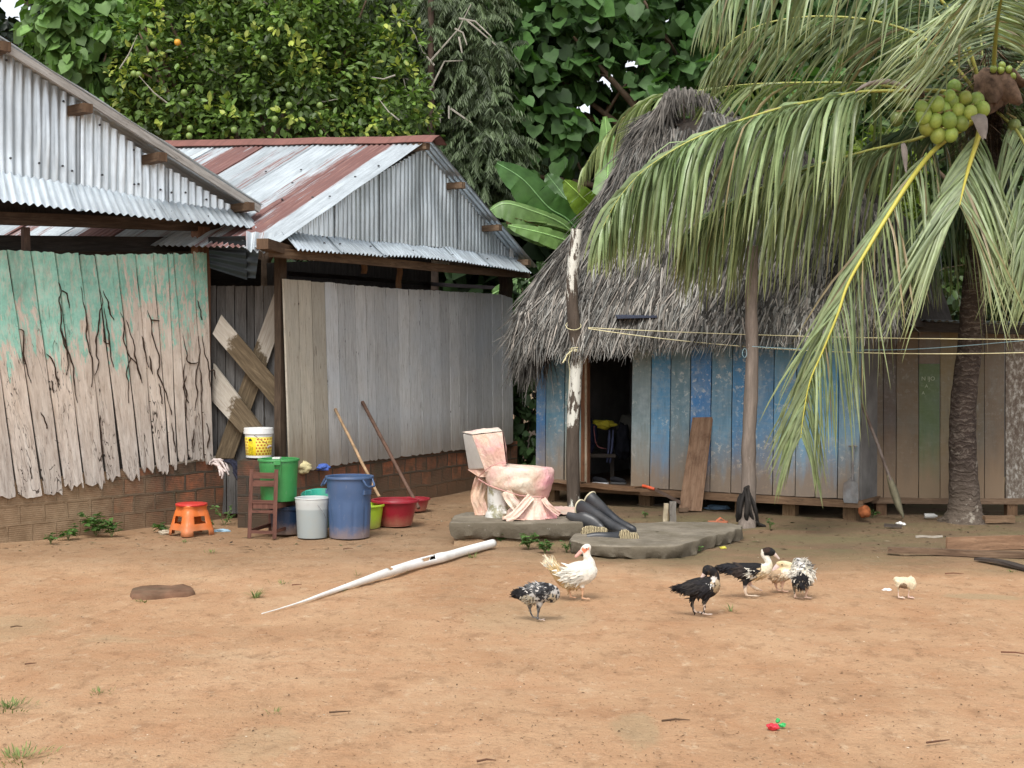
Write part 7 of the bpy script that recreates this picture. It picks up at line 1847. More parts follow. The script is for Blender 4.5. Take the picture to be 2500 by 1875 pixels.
# ================= DUCKS =================
m = MT('bird plumage', .75, .2)
nz = m.noise(m.pos((1, 1, 1)), 55, 5, .7); 
m.color(m.mix(1.0, m.ramp(nz, [(.3, (.78, .78, .78)), (.7, (1.12, 1.12, 1.12))]), m.attr(), 'MULTIPLY')); m.bump(nz, .5, .01); M_PLUM = m.m
M_EYE = simple('dark eye', (.01, .01, .01), .15, .5, bump=0)
def bird(name, lab, zf, ground_y, chains, paint, default, feathers=(), eye=None, grp='ducks on the yard', voxel=.0065, dz=0.0, beakch=None, beakcol=None, mott=None, cat='duck'):
    s = zf.s; Y = 1.65 * F / (ground_y - 880.0)
    base = gr(zf.f(*chains[0][0][:2])[0], ground_y); Y = base.y
    mpx = Y / F / s                                              # metres per zoomed pixel
    rng = random.Random(len(chains) + int(ground_y))
    def W(x, y, d=0.0): return at(*zf.f(x, y), Y) + V((0, d, 0))
    ch = []
    for c in chains:
        q = []
        for p in c:
            d = p[3] * mpx if len(p) > 3 else 0; k = p[4] if len(p) > 4 else .82
            w_ = W(p[0], p[1], d); q.append((w_.x, w_.y, w_.z, max(.0045, p[2] * mpx), k))
        ch.append(q)
    def cf(co):
        px = CX + F * (co.x) / co.y; dd = co - CAM; u = dd.dot(UP) / dd.dot(FWD); py = CY - u * F
        X_, Y_ = (px - zf.ox) * s, (py - zf.oy) * s
        c = default
        for (x, y, r, col, f_) in paint:
            nn_ = noise.noise(V((X_ * .02, Y_ * .02, co.y * 30))) * f_
            if math.hypot(X_ - x, Y_ - y) / r + nn_ < 1: c = col
        if mott:
            q = noise.noise(V((X_ * mott[0], Y_ * mott[0] * .8, co.y * 55)))
            if q > mott[1] and (len(mott) < 4 or mott[3](X_, Y_)): c = mott[2]
        return tuple(max(.004, v * (1 + .15 * noise.noise(V((X_ * .05, Y_ * .05, 3))))) for v in c)
    b = blob_mesh(name, ch, voxel, M_PLUM, colfn=cf, root=V((base.x, base.y, 0)))
    tag(b, lab, cat, grp)
    if beakch:
        o = blob_mesh('bill', [[(*W(p[0], p[1], (p[3] if len(p) > 3 else 0) * mpx), p[2] * mpx, .8) for p in c] for c in beakch], .004, M_PLUM, parent=b, colfn=lambda c: beakcol, smooth_it=1)
    if eye:
        mb = MB(); e = W(eye[0], eye[1], -eye[2] * mpx); ball(mb, e, eye[3] * mpx, 1, 8, 6); mb.build('eye', M_EYE, b, smooth=True)
    if feathers:
        rt = []; di = []; L = []; Wd = []; co = []
        for (x, y, dx, dy, ln, wd, n_, sp, col, ddp) in feathers:
            for i in range(n_):
                xx, yy = x + rng.gauss(0, sp), y + rng.gauss(0, sp); p = W(xx, yy, ddp * mpx + rng.gauss(0, sp * .5) * mpx)
                d = V((dx + rng.gauss(0, .22), rng.gauss(0, .35), -dy + rng.gauss(0, .22))).normalized()
                rt.append(tuple(p)); di.append(tuple(d)); L.append(ln * mpx * rng.uniform(.6, 1.15)); Wd.append(wd * mpx); g = rng.uniform(.6, 1.3); co.append(tuple(min(.9, c * g) for c in col))
        from mathutils.bvhtree import BVHTree
        bv = BVHTree.FromPolygons([v.co + V(LOC[b.name]) for v in b.data.vertices], [tuple(p.vertices) for p in b.data.polygons])
        r2_, d2_, n2_, kk = [], [], [], []
        for i_, (r_, d_) in enumerate(zip(rt, di)):
            q_, nr_, _, ds = bv.find_nearest(V(r_))
            if ds > .05: continue
            d_ = V(d_); d_ = (d_ - nr_ * (d_.dot(nr_) * .85) + nr_ * .12).normalized()
            r2_.append(tuple(q_ - nr_ * .003)); d2_.append(tuple(d_)); n2_.append(tuple(nr_)); kk.append(i_)
        rt = r2_; L = [L[i] for i in kk]; Wd = [Wd[i] for i in kk]; co = [co[i] for i in kk]
        D = np.array(d2_); nn_ = np.array(n2_)
        blades('feathers', np.array(rt), D, nn_, np.array(L), np.array(Wd), np.array(co), M_PLUM, b, lift=.08, droop=.05)
    return b
class ZF:
    def __init__(s, ox, oy, sc): s.ox, s.oy, s.s = ox, oy, sc; s.f = zc(ox, oy, sc)
ZA, ZB, ZC = ZF(1220, 1280, 6.38), ZF(1620, 1310, 5.53), ZF(2100, 1280, 5.53)
WH, CRM, BF = (.72, .69, .60), (.66, .58, .42), (.50, .34, .17)
BK, SK = (.014, .013, .014), (.52, .33, .24)
def foot(x, y, L_=110, d=0): return [[(x, y, 12, d), (x + L_ * .5, y + 4, 9, d - 20, .8), (x + L_, y + 6, 7, d - 45, .8)], [(x, y, 12, d), (x + L_ * .6, y + 2, 8, d), (x + L_ * 1.1, y + 2, 6, d + 5)], [(x, y, 12, d), (x + L_ * .5, y - 2, 8, d + 20), (x + L_ * .9, y - 4, 6, d + 45)], [(x + L_ * .2, y + 2, 9, d), (x + L_ * .6, y + 5, 6, d - 18), (x + L_ * .85, y + 5, 5, d - 28)], [(x + L_ * .2, y + 2, 9, d), (x + L_ * .6, y + 3, 6, d + 18), (x + L_ * .85, y + 3, 5, d + 28)]]
# white duck
bird('duck', 'white duck looking back over its shoulder, the largest and palest bird', ZA, 1461,
     [[(745, 570, 34, 0, .5), (790, 625, 75, 0, .45), (850, 690, 95, 0, .5), (910, 755, 105), (980, 810, 135), (1090, 815, 175), (1200, 775, 200), (1320, 755, 185), (1420, 730, 110)],
      [(1410, 700, 100), (1400, 600, 85), (1365, 520, 66), (1355, 440, 60), (1362, 370, 62)], [(1365, 365, 66), (1330, 380, 64), (1290, 410, 44)],
      [(900, 830, 60), (1000, 930, 70), (1150, 950, 70), (1260, 930, 70)],
      [(1075, 980, 34, 40), (1085, 1050, 22, 40), (1110, 1110, 17, 40), (1095, 1140, 16, 40)], [(1280, 950, 42, -40), (1290, 1030, 24, -40), (1285, 1090, 19, -40), (1280, 1145, 17, -40)]] + foot(1285, 1148, 130, -40) + foot(1100, 1142, 110, 40),
     [(950, 800, 170, CRM, .3), (930, 830, 150, BF, .5), (830, 680, 150, BF, .4), (760, 560, 60, CRM, .2), (1040, 880, 120, BF, .5), (1100, 960, 130, (.55, .42, .24), .5), (1320, 395, 45, (.66, .22, .12), .3), (1370, 375, 26, (.66, .22, .12), .2), (1340, 330, 50, WH, .1), (1280, 1080, 95, SK, 0), (1090, 1100, 95, SK, 0), (1300, 1150, 160, (.60, .36, .22), 0), (1120, 1150, 120, (.60, .36, .22), 0)],
     WH, [(790, 600, -.75, -1, 120, 36, 22, 40, CRM, -20), (740, 620, -1, -.5, 90, 30, 14, 26, CRM, -20), (870, 700, -.75, -1, 200, 36, 20, 38, CRM, 0), (930, 760, -.7, -.9, 190, 34, 30, 38, (.58, .43, .22), -60), (860, 690, -.9, -.8, 190, 34, 16, 30, WH, 0), (1050, 720, -1, -.3, 190, 44, 26, 46, WH, -150), (1180, 790, -1, .12, 200, 46, 30, 60, WH, -185), (1280, 800, -1, .25, 150, 40, 26, 50, WH, -180), (1120, 900, -.8, .5, 110, 40, 24, 50, CRM, -150), (1160, 990, -.4, 1, 60, 30, 20, 60, (.5, .36, .18), -40)],
     eye=(1350, 372, 58, 9), beakch=[[(1295, 410, 40), (1250, 440, 32), (1205, 485, 27), (1185, 500, 22)]], beakcol=(.70, .38, .32))
# speckled preening duck
bird('duck', 'speckled black and white duckling with its head tucked in, preening, standing nearest', ZA, 1513.5,
     [[(230, 1120, 40), (300, 1090, 80), (390, 1090, 125), (500, 1080, 165), (620, 1065, 170), (720, 1060, 155), (800, 1080, 120)], [(760, 1000, 90), (850, 1040, 80), (870, 1110, 70), (830, 1170, 55), (770, 1185, 45)],
      [(470, 1230, 60, 30), (470, 1310, 28, 30), (485, 1390, 20, 30), (520, 1450, 17, 30)], [(620, 1220, 60, -30), (605, 1300, 34, -30), (598, 1380, 22, -30), (585, 1470, 20, -30)]] + foot(590, 1478, 120, -30) + foot(525, 1458, 90, 30),
     [(320, 1060, 150, BK, .25), (250, 1100, 110, BK, .3), (700, 980, 110, BK, .6), (640, 1080, 70, BK, .5), (560, 940, 120, (.05, .05, .055), .8), (820, 1170, 80, (.42, .36, .26), .5), (430, 1200, 110, (.34, .30, .22), .5), (470, 1380, 120, (.16, .145, .125), 0), (590, 1400, 110, (.14, .135, .13), 0), (700, 1480, 90, (.62, .50, .42), 0)],
     (.42, .40, .37), [(250, 1080, -1, -.35, 80, 20, 60, 40, BK, 0), (300, 1060, -.9, -.5, 70, 20, 50, 50, BK, -60), (560, 950, -.8, -.4, 90, 26, 80, 70, (.12, .12, .12), -100), (560, 960, -.8, -.4, 80, 26, 40, 80, (.55, .53, .5), -100), (760, 1000, -.5, .3, 70, 24, 50, 60, (.06, .06, .06), -110), (450, 1180, -.6, .6, 60, 24, 50, 60, (.4, .36, .28), -90), (560, 1260, -.3, 1, 40, 20, 20, 60, (.2, .15, .1), -30)],
     mott=(.028, .12, (.03, .03, .033)))
# black duck
bird('duck', 'black duckling with a pale bill tucked to its mottled breast', ZB, 1500.8,
     [[(170, 700, 24), (260, 690, 60), (380, 680, 105), (480, 690, 145), (570, 690, 150), (640, 670, 130), (680, 630, 90)], [(690, 620, 75), (705, 550, 58), (680, 490, 58), (630, 455, 68), (590, 445, 66)], [(580, 450, 60), (560, 490, 42)],
      [(400, 820, 50, 35), (395, 900, 24, 35), (405, 970, 18, 35), (430, 1020, 16, 35)], [(560, 810, 60, -35), (550, 890, 28, -35), (548, 970, 19, -35), (530, 1035, 18, -35)]] + foot(535, 1042, 130, -35) + foot(435, 1025, 90, 35),
     [(720, 640, 70, (.42, .33, .22), .5), (690, 560, 45, (.55, .52, .48), .7), (720, 700, 60, (.30, .22, .13), .5), (640, 440, 60, BK, .3), (400, 960, 80, (.12, .105, .085), 0), (545, 960, 90, (.12, .105, .085), 0), (600, 1045, 130, (.58, .46, .38), 0), (450, 1030, 60, (.5, .4, .33), 0)],
     BK, [(230, 690, -1, .1, 120, 20, 60, 34, BK, 0), (300, 720, -.9, .35, 110, 22, 60, 50, BK, -50), (420, 680, -.9, .3, 120, 30, 70, 60, (.03, .026, .024), -110), (560, 690, -.8, .35, 120, 34, 60, 60, (.022, .02, .022), -130), (400, 720, -.8, .3, 70, 14, 8, 30, (.6, .58, .55), -130), (640, 600, -.2, 1, 50, 22, 12, 36, (.6, .58, .54), -110), (430, 860, -.3, 1, 60, 26, 30, 80, (.03, .025, .02), -20), (330, 790, -.4, 1, 70, 26, 30, 60, BK, -20)],
     eye=(578, 455, 62, 12), beakch=[[(555, 500, 36), (530, 535, 26), (500, 575, 20)]], beakcol=(.55, .42, .36), mott=(.03, .33, (.05, .035, .025)))
# black duck with white neck
bird('duck', 'black backed duck with a white neck and dark cap, reaching its bill to its neighbour', ZB, 1458,
     [[(740, 440, 24), (830, 425, 55), (940, 440, 85), (1050, 465, 115), (1150, 475, 125), (1250, 470, 120), (1340, 460, 95), (1400, 430, 70)], [(1400, 440, 68), (1425, 380, 52), (1400, 310, 46), (1355, 250, 44), (1365, 205, 52)], [(1365, 205, 55), (1420, 200, 62), (1465, 215, 50)],
      [(1110, 560, 60, -30), (1100, 640, 38, -30), (1098, 720, 26, -30), (1112, 785, 20, -30)], [(1150, 580, 45, 30), (1180, 660, 24, 30), (1250, 700, 16, 20), (1320, 735, 12, 15)], [(1190, 665, 16, 30), (1240, 720, 12, 40), (1285, 750, 9, 45)], [(1190, 665, 16, 30), (1280, 700, 11, 10), (1345, 735, 9, 5)]] + foot(1112, 790, 170, -30),
     [(1310, 500, 200, (.62, .48, .30), .25), (1230, 500, 110, (.66, .60, .50), .5), (1420, 400, 110, (.66, .58, .42), .1), (1380, 300, 95, WH, .1), (1340, 230, 60, WH, .1), (1050, 430, 260, BK, .1), (1180, 390, 150, BK, .1), (1150, 560, 60, BK, .2), (1430, 200, 74, BK, .3), (1395, 170, 50, (.035, .02, .015), .2), (1100, 720, 60, (.25, .2, .17), 0), (1250, 720, 130, (.52, .36, .30), 0), (1200, 800, 140, (.62, .50, .38), 0)],
     BK, [(780, 430, -1, 0, 90, 24, 60, 26, BK, 0), (900, 430, -1, .05, 120, 34, 60, 46, (.02, .019, .022), -70), (1060, 440, -1, .1, 120, 36, 50, 50, (.04, .03, .026), -110), (1220, 410, -1, .2, 110, 34, 40, 50, BK, -110), (1220, 500, -1, -.1, 130, 26, 26, 30, WH, -120), (1190, 430, -.7, .9, 90, 20, 12, 20, WH, -120), (1330, 540, -.9, .2, 90, 34, 40, 50, (.60, .46, .28), -90)],
     eye=(1472, 192, 46, 11), beakch=[[(1480, 225, 34), (1515, 255, 24), (1560, 300, 14)]], beakcol=(.64, .52, .46))
# cream duck
bird('duck', 'buff duckling with a pale neck bent down, between the white-necked and the pied bird', ZB, 1444.7,
     [[(1470, 540, 60), (1530, 530, 95), (1620, 510, 100), (1700, 480, 80)], [(1760, 440, 60), (1700, 395, 55), (1620, 370, 48), (1560, 375, 46)],
      [(1515, 600, 35, 20), (1520, 660, 20, 20), (1540, 720, 16, 20)], [(1600, 600, 35, -20), (1598, 660, 20, -20), (1598, 728, 17, -20)]] + foot(1600, 735, 110, -20) + foot(1540, 728, 60, 20),
     [(1690, 400, 110, (.70, .60, .38), .2), (1560, 375, 70, (.66, .52, .30), .5), (1660, 480, 45, WH, .4), (1590, 700, 110, (.56, .36, .26), 0)],
     (.46, .32, .20), [(1650, 480, -.6, .5, 70, 26, 30, 40, (.6, .5, .36), -90), (1520, 540, -.6, .5, 60, 26, 40, 50, (.45, .32, .2), -80)],
     eye=(1590, 370, 46, 9), beakch=[[(1545, 395, 40), (1510, 430, 32), (1485, 455, 22)]], beakcol=(.70, .56, .52))
# pied duck from behind
bird('duck', 'pied duckling seen from behind with a black tail patch and white wings', ZB, 1461,
     [[(1850, 390, 85, 160), (1870, 450, 140, 90), (1875, 530, 165, 0), (1850, 610, 115, -60)], [(1860, 400, 70, 180), (1840, 370, 55, 230)], [(1720, 480, 40, 0), (1705, 540, 34, 0)], [(2010, 500, 45, 0), (2022, 560, 32, 0)],
      [(1775, 640, 45), (1765, 710, 24), (1775, 780, 18), (1775, 812, 16)], [(1930, 640, 45), (1940, 700, 24), (1925, 780, 18), (1915, 818, 16)]] + foot(1915, 822, 90, -10) + [[(1915, 822, 12), (1880, 826, 10, -30), (1860, 828, 8, -45)], [(1775, 815, 12), (1830, 824, 10, -20), (1870, 826, 8, -35)], [(1775, 815, 12), (1758, 820, 9, -20)]],
     [(1840, 620, 135, BK, .25), (1850, 550, 75, BK, .5), (1870, 690, 95, (.36, .30, .22), .3), (1850, 360, 80, (.62, .6, .58), .3), (1700, 510, 50, WH, .2), (2020, 530, 50, WH, .2), (1765, 730, 60, (.13, .11, .08), 0), (1930, 730, 60, (.13, .11, .08), 0), (1900, 830, 130, (.58, .40, .30), 0)],
     (.50, .46, .36), [(1840, 600, 0, .2, 90, 26, 60, 46, BK, -190), (1880, 420, .3, -.7, 90, 22, 70, 70, (.45, .42, .36), 0), (1950, 390, .6, -.5, 90, 14, 30, 40, (.12, .11, .1), 0), (1780, 430, -.4, .6, 80, 30, 50, 50, (.56, .52, .44), -80), (1960, 480, .4, .6, 80, 30, 50, 50, (.56, .52, .44), -80), (1850, 680, 0, 1, 50, 26, 30, 70, (.45, .4, .3), -80)],
     mott=(.026, .22, (.09, .085, .08), lambda x, y: y < 480))
# chick
bird('duckling', 'small fluffy cream duckling alone at the right of the yard', ZC, 1461,
     [[(490, 745, 42), (530, 770, 60), (590, 790, 82), (650, 790, 75)], [(680, 760, 62, -20), (695, 800, 58, -30), (690, 845, 42, -30)], [(500, 780, 34, -30), (505, 830, 28, -30)],
      [(515, 860, 18, 10), (520, 920, 12, 10), (520, 975, 13, 10)], [(660, 860, 18), (658, 920, 12), (650, 975, 12)]] + foot(520, 988, 80, 10) + foot(650, 985, 75),
     [(590, 850, 62, (.22, .15, .09), .3), (520, 960, 60, (.62, .44, .34), 0), (660, 960, 60, (.55, .38, .3), 0), (560, 995, 70, (.66, .5, .4), 0), (690, 995, 60, (.6, .42, .34), 0)],
     (.70, .60, .42), [(520, 760, -.5, .2, 34, 12, 60, 40, (.7, .6, .42), -50), (690, 790, .3, .5, 34, 12, 60, 40, (.7, .6, .42), -50), (600, 750, 0, -.6, 34, 12, 50, 46, (.7, .6, .42), -40)], grp=None, cat='duckling', voxel=.0045)
# ================= LEANING THINGS =================
def lean_board(name, corn, Yt, Yb, th, mat, lab, cat, col=(1, 1, 1)):
    mb = MB(); a, b, c, d = at(*corn[0], Yt), at(*corn[1], Yt - .02), at(*corn[2], Yb), at(*corn[3], Yb)
    for p in (c, d): p.z = max(p.z, -.01)
    nn = (b - a).cross(d - a).normalized(); nn = nn if nn.y < 0 else -nn
    k = 12; rows = []; uv = []; L = (d - a).length; W = (b - a).length
    for i in range(k + 1):
        t = i / k; l, r = a.lerp(d, t), b.lerp(c, t); s_ = (r - l).normalized(); e = .003 * noise.noise(V((t * 6, a.x, 1)))
        l = l + s_ * e; r = r + s_ * e
        rows.append([l, r, r - nn * th, l - nn * th, l]); uv.append([(0, t * L), (W, t * L), (W + th, t * L), (2 * W + th, t * L), (2 * W + 2 * th, t * L)])
    mb.grid(rows, 0, uv, col); mb.add(rows[0][:4], [(3, 2, 1, 0)], 0, None, col); mb.add(rows[-1][:4], [(0, 1, 2, 3)], 0, None, col)
    return tag(mb.build(name, mat, None), lab, cat)
W_LEAN = wood('reddish leaning board', [(.13, .075, .045), (.24, .145, .09), (.33, .22, .145)], tint=True, dirt=(.07, .035, .02), dark=.15)
lean_board('board', [(1691, 1019), (1741, 1018), (1713, 1248), (1657, 1245)], 15.0, 14.85, .022, W_LEAN, 'reddish brown board leaning upright against the blue wall, stained dark at its top', 'board')
# oar
oar = thing('oar', gr(2205, 1263), 'weathered wooden oar leaning with its pale blade on the ground beside the blue wall', 'oar')
M_OARS = simple('dark oar shaft', (.12, .085, .07), .8, .2, .4, 14, (.4, .36, .33), .5); M_OARB = simple('grey green oar blade', (.23, .21, .14), .85, .2, .35, 8, (.10, .09, .06), .6)
mb = MB(); s0, s1 = at(2104, 985, 14.02), at(2174, 1172, 13.98); mb.tube([s0, s0.lerp(s1, .5) + V((.006, 0, 0)), s1], .0155, 8); mb.build('shaft', M_OARS, oar, smooth=True)
mb = MB(); prof = [(2168, 1160, 7), (2174, 1175, 13), (2182, 1198, 17), (2190, 1222, 16), (2197, 1243, 12), (2203, 1256, 7), (2206, 1265, 2)]; rows = []
for x, y, w_ in prof:
    c = at(x, y, 13.98 + (y - 1160) * .0008); c.z = max(c.z, .0); ww = w_ / 2 * 14 / F * 1.25; sd_ = V((.93, .1, .35)).normalized(); rows.append([c - sd_ * ww, c + V((0, -.014, 0)), c + sd_ * ww, c + V((0, .014, 0))])
mb.grid(rows, close=True); mb.add(rows[-1], [(0, 1, 2, 3)]); mb.build('blade', M_OARB, oar, smooth=True)
# shovel
shv = thing('shovel', V((3.45, 14.1, .12)), 'faded spade standing against the right end of the blue wall', 'shovel')
M_SHV = simple('paint faded spade', (.19, .19, .19), .8, .2, .3, 12, (.22, .15, .11), .7)
wy = lambda px, py, o: onp(px, py, C3 + n3 * o, n3)
mb = MB(); mb.tube([wy(2072, 1090, .05), wy(2083, 1087, .055), wy(2093, 1090, .05)], .010, 8); mb.tube([wy(2083, 1089, .052), wy(2082, 1130, .055), wy(2081, 1172, .06)], [.014, .012, .013], 8); mb.build('handle', M_SHV, shv, smooth=True)
mb = MB(); rows = []
for x, y, w_ in ((2081, 1165, 8), (2080, 1174, 16), (2078, 1180, 30), (2078, 1200, 33), (2078, 1222, 32), (2078, 1228, 28)):
    c = wy(x, y, .062); sd_ = w3; ww = w_ / 2 * 14.2 / F / .85; rows.append([c + sd_ * ww * s_ + n3 * (.012 * s_ * s_) for s_ in (-1, -.5, 0, .5, 1)])
mb.grid(rows); mb.grid([[p - n3 * .004 for p in r] for r in rows]); mb.build('blade', M_SHV, shv, smooth=True)
# machete with orange handle
mch = thing('machete', wy(1570, 1188, .2), 'machete with an orange handle lying on the door step', 'machete')
mb = MB(); h0, h1_ = wy(1569, 1186, .24), wy(1598, 1194, .26); mb.tube([h0, h0.lerp(h1_, .3) + V((0, 0, .003)), h0.lerp(h1_, .7), h1_], [.018, .016, .019, .014], 8); mb.build('handle', plastic('orange grip', (.75, .10, .03)), mch, smooth=True)
mb = MB(); e_ = wy(1662, 1228, .34); sd_ = V((0, -.3, 1)).normalized() * .02; q = [h1_ - sd_, h1_ + sd_, e_ + sd_ * 1.2, e_ - sd_]
mb.add(q + [p + V((0, .004, 0)) for p in q], [(0, 1, 2, 3), (7, 6, 5, 4), (0, 4, 5, 1), (1, 5, 6, 2), (2, 6, 7, 3), (3, 7, 4, 0)]); mb.build('blade', simple('rusty blade', (.14, .10, .08), .6, .4, .3, 20), mch)
# dark board in the thatch
mb = MB(); mb.obox(at(1552, 771, 15.05), V((.215, -.02, .004)), V((0, .16, .02)), V((0, 0, .011)), 0, (1, 1, 1)); tag(mb.build('blue_board', simple('navy painted board', (.03, .04, .07), .5, .4), None), 'dark blue board poking out of the thatch above the doorway', 'board')

# ================= INSIDE THE DOORWAY =================
def crumple(name, c, r, mat, lab, cat='cloth', seed=0, amp=.45, flat=None, parent=None, grp=None):
    bm = bmesh.new(); bmesh.ops.create_icosphere(bm, subdivisions=4, radius=1)
    for v in bm.verts:
        p = v.co.copy(); k = 1 + amp * noise.noise(p * 1.6 + V((seed, 0, 0))) + amp * .5 * abs(noise.noise(p * 4 + V((0, seed, 0))))
        v.co = V((p.x * r[0] * k, p.y * r[1] * k, p.z * r[2] * k)) + V(c)
    mb = MB(); bm.verts.ensure_lookup_table(); mb.add([v.co.copy() for v in bm.verts], [[v.index for v in f_.verts] for f_ in bm.faces]); bm.free()
    o = mb.build(name, mat, parent, smooth=True)
    return o if parent else tag(o, lab, cat, grp)
DY = 16.35
tbl = thing('clothes_bench', at(1470, 1100, DY + .15), 'bench inside the dark doorway where clothes are heaped', 'bench')
mb = MB(); p0, p1 = at(1425, 1108, DY), at(1500, 1112, DY); mb.obox((p0 + p1) / 2, V(((p1 - p0).length / 2, 0, 0)), V((0, .2, 0)), V((0, 0, .02))); mb.build('seat', W_DARK, tbl)
for x in (1432, 1494):
    mb = MB(); b_ = at(x, 1110, DY + .1); mb.beam(V((b_.x, b_.y, .2)), b_, .05, .05); mb.build('leg', W_DARK, tbl)
crumple('yellow_cloth', at(1470, 1036, DY + .12), (.145, .10, .055), simple('yellow cloth', (.55, .48, .05), .9, .1, bump=.3), 'yellow cloth on top of the clothes heap inside the doorway', seed=2)
crumple('navy_clothes', at(1438, 1062, DY), (.085, .10, .17), simple('dark navy cloth', (.02, .022, .045), .9, .1, bump=.3), 'dark navy clothes left of the hanging trousers inside the doorway', seed=4)
crumple('black_clothes', at(1520, 1078, DY - .05), (.085, .08, .20), simple('black cloth', (.012, .013, .018), .9, .1, bump=.3), 'black clothes bundle right of the hanging trousers inside the doorway', seed=6)
crumple('grain_sack', at(1532, 1045, DY + .45), (.13, .12, .16), simple('dull sack', (.12, .115, .10), .9, .1, bump=.3), 'dull grey sack at the back of the dark doorway', 'sack', seed=8, amp=.2)
rag('trousers', [[(1488, 1050, DY - .1), (1486, 1090, DY - .12), (1482, 1128, DY - .1)], [(1497, 1050, DY - .1), (1494, 1090, DY - .12), (1489, 1129, DY - .1)]], .042, simple('slate blue trousers', (.075, .085, .15), .9, .1, bump=.3), 'slate blue trousers hanging down inside the doorway', 'trousers', flat=.4, n=10)
rag('pink_strap', [[(1450, 1040, DY - .1), (1451, 1060, DY - .14), (1458, 1088, DY - .14), (1480, 1096, DY - .12)]], .022, simple('dusty pink cloth', (.34, .13, .13), .9, .1), 'dusty pink strip of cloth hanging in front of the navy clothes', 'cloth', flat=.3)
shoe = thing('sneaker', at(1460, 1160, 16.1), 'black sneaker with a white sole and white stripes on the hut floor', 'shoe')
def shoe_mesh(t, c, d, L_, sole, upper):
    mb = MB(); s_ = V((-d.y, d.x, 0)); rows = []
    for u, w_, z in ((0, .02, .018), (.1, .032, .02), (.5, .036, .02), (.85, .042, .02), (1, .02, .018)):
        p = c + d * (u * L_); rows.append([p - s_ * w_ , p - s_ * w_ + V((0, 0, z)), p + s_ * w_ + V((0, 0, z)), p + s_ * w_])
    mb.grid(rows, close=True); mb.add(rows[0], [(3, 2, 1, 0)]); mb.add(rows[-1], [(0, 1, 2, 3)]); mb.build('sole', sole, t)
    mb = MB(); mb.tube([c + d * (u * L_) + V((0, 0, z)) for u, z in ((.05, .05), (.25, .05), (.5, .042), (.8, .032), (.95, .026))], [.03, .036, .036, .032, .014], 12, flat=.95); mb.build('upper', upper, t, smooth=True)
M_BK2 = simple('black canvas', (.015, .015, .018), .8, .2); M_WS = simple('white rubber', (.7, .7, .7), .5)
shoe_mesh(shoe, V((.95, 16.02, .205)) , V((.8, -.5, 0)).normalized(), .2, M_WS, M_BK2)
shoe2 = thing('shoe', V((1.2, 16.0, .205)), 'dark shoe to the right of the white soled sneaker on the hut floor', 'shoe'); shoe_mesh(shoe2, V((1.16, 16.02, .205)), V((.8, -.45, 0)).normalized(), .2, simple('grey rubber', (.1, .1, .1)), M_BK2)
boot_in = crumple('work_boot', V((.80, 16.15, .30)), (.07, .09, .11), M_BK2, 'dark boot standing in the left corner of the doorway', 'boot', seed=11, amp=.25)

# ================= YARD DEBRIS =================
def scrap(name, px, py, L_, w_, h_, ang, mat, lab, cat, col=(1, 1, 1), tilt=0.0, z=0.0, grp=None):
    c = gr(px, py); d = V((math.cos(ang), math.sin(ang), tilt)).normalized(); mb = MB()
    mb.beam(c - d * L_ / 2 + V((0, 0, h_ / 2 + z)), c + d * L_ / 2 + V((0, 0, h_ / 2 + z)), w_, h_, segs=6, wob=.008, col=col)
    return tag(mb.build(name, mat, None), lab, cat, grp)
mb = MB(); q0, q1 = gr(2311, 1346), gr(2620, 1336); mb.beam(V((q0.x, q0.y, .06)), V((q1.x, q1.y, .06)), .03, .12, segs=8, wob=.004, col=(1.35, 1.2, 1.1)); tag(mb.build('plank', W_BROWN, None), 'brown plank standing on its edge on the ground at the right', 'plank')
mb = MB(); q0, q1 = gr(2167, 1349), gr(2560, 1364); mb.beam(V((q0.x, q0.y, .022)), V((q1.x, q1.y, .022)), .06, .05, segs=8, wob=.006, col=(.75, .72, .7)); tag(mb.build('plank', W_BROWN, None), 'thin dark plank lying in front of the edge-standing one', 'plank')
mb = MB(); q0, q1 = gr(2388, 1368), gr(2600, 1404); mb.beam(V((q0.x, q0.y, .012)), V((q1.x, q1.y, .012)), .10, .02, segs=10, wob=.025, col=(.9, .85, .85)); tag(mb.build('charred_board', W_DARK, None), 'charred black board lying nearest the yard at the right edge', 'board')
scrap('pale_stick', 2268, 1312, .26, .022, .018, .12, W_PALE, 'short pale stick lying on the soil between the palm and the planks', 'stick')
scrap('root_log', 2437, 1276, .32, .09, .07, .15, W_BROWN, 'grey brown log lying at the right of the palm foot', 'log', col=(1.1, 1.05, .95))
scrap('bark_piece', 2180, 1287, .17, .05, .03, -.25, W_DARK, 'dark slab of bark lying beside white litter in front of the brown shack', 'bark')
scrap('bark_piece', 1588, 1233, .30, .04, .012, -.12, W_DARK, 'thin dark board scrap in front of the door step', 'board', col=(1.5, 1.4, 1.3))
scrap('wood_scrap', 1668, 1250, .10, .05, .045, .2, W_BROWN, 'small brown wood block beside the foot of the leaning board', 'block')
mb = MB(); b_ = gr(1624, 1273); mb.beam(V((b_.x, b_.y, -.02)), V((b_.x + .006, b_.y, .185)), .045, .05, segs=4, wob=.01, col=(1.1, 1.05, .9)); tag(mb.build('stake', W_PALE, None), 'short pale split stake behind the low slab, left of the grey one', 'stake')
mb = MB(); b_ = gr(1642, 1272); mb.beam(V((b_.x, b_.y, -.02)), V((b_.x, b_.y, .20)), .065, .07, segs=4, wob=.01, col=(.62, .58, .54)); tag(mb.build('stake', W_GREY, None), 'short grey split stake behind the low slab, right of the pale one', 'stake')
crumple('coconut_husk', at(2110, 1249, 14.05), (.065, .06, .062), simple('rusty orange husk', (.30, .10, .04), .95, .1, .4, 25, bump=.5), 'rusty orange old coconut husk under the corner of the blue wall', 'husk', seed=3, amp=.2)
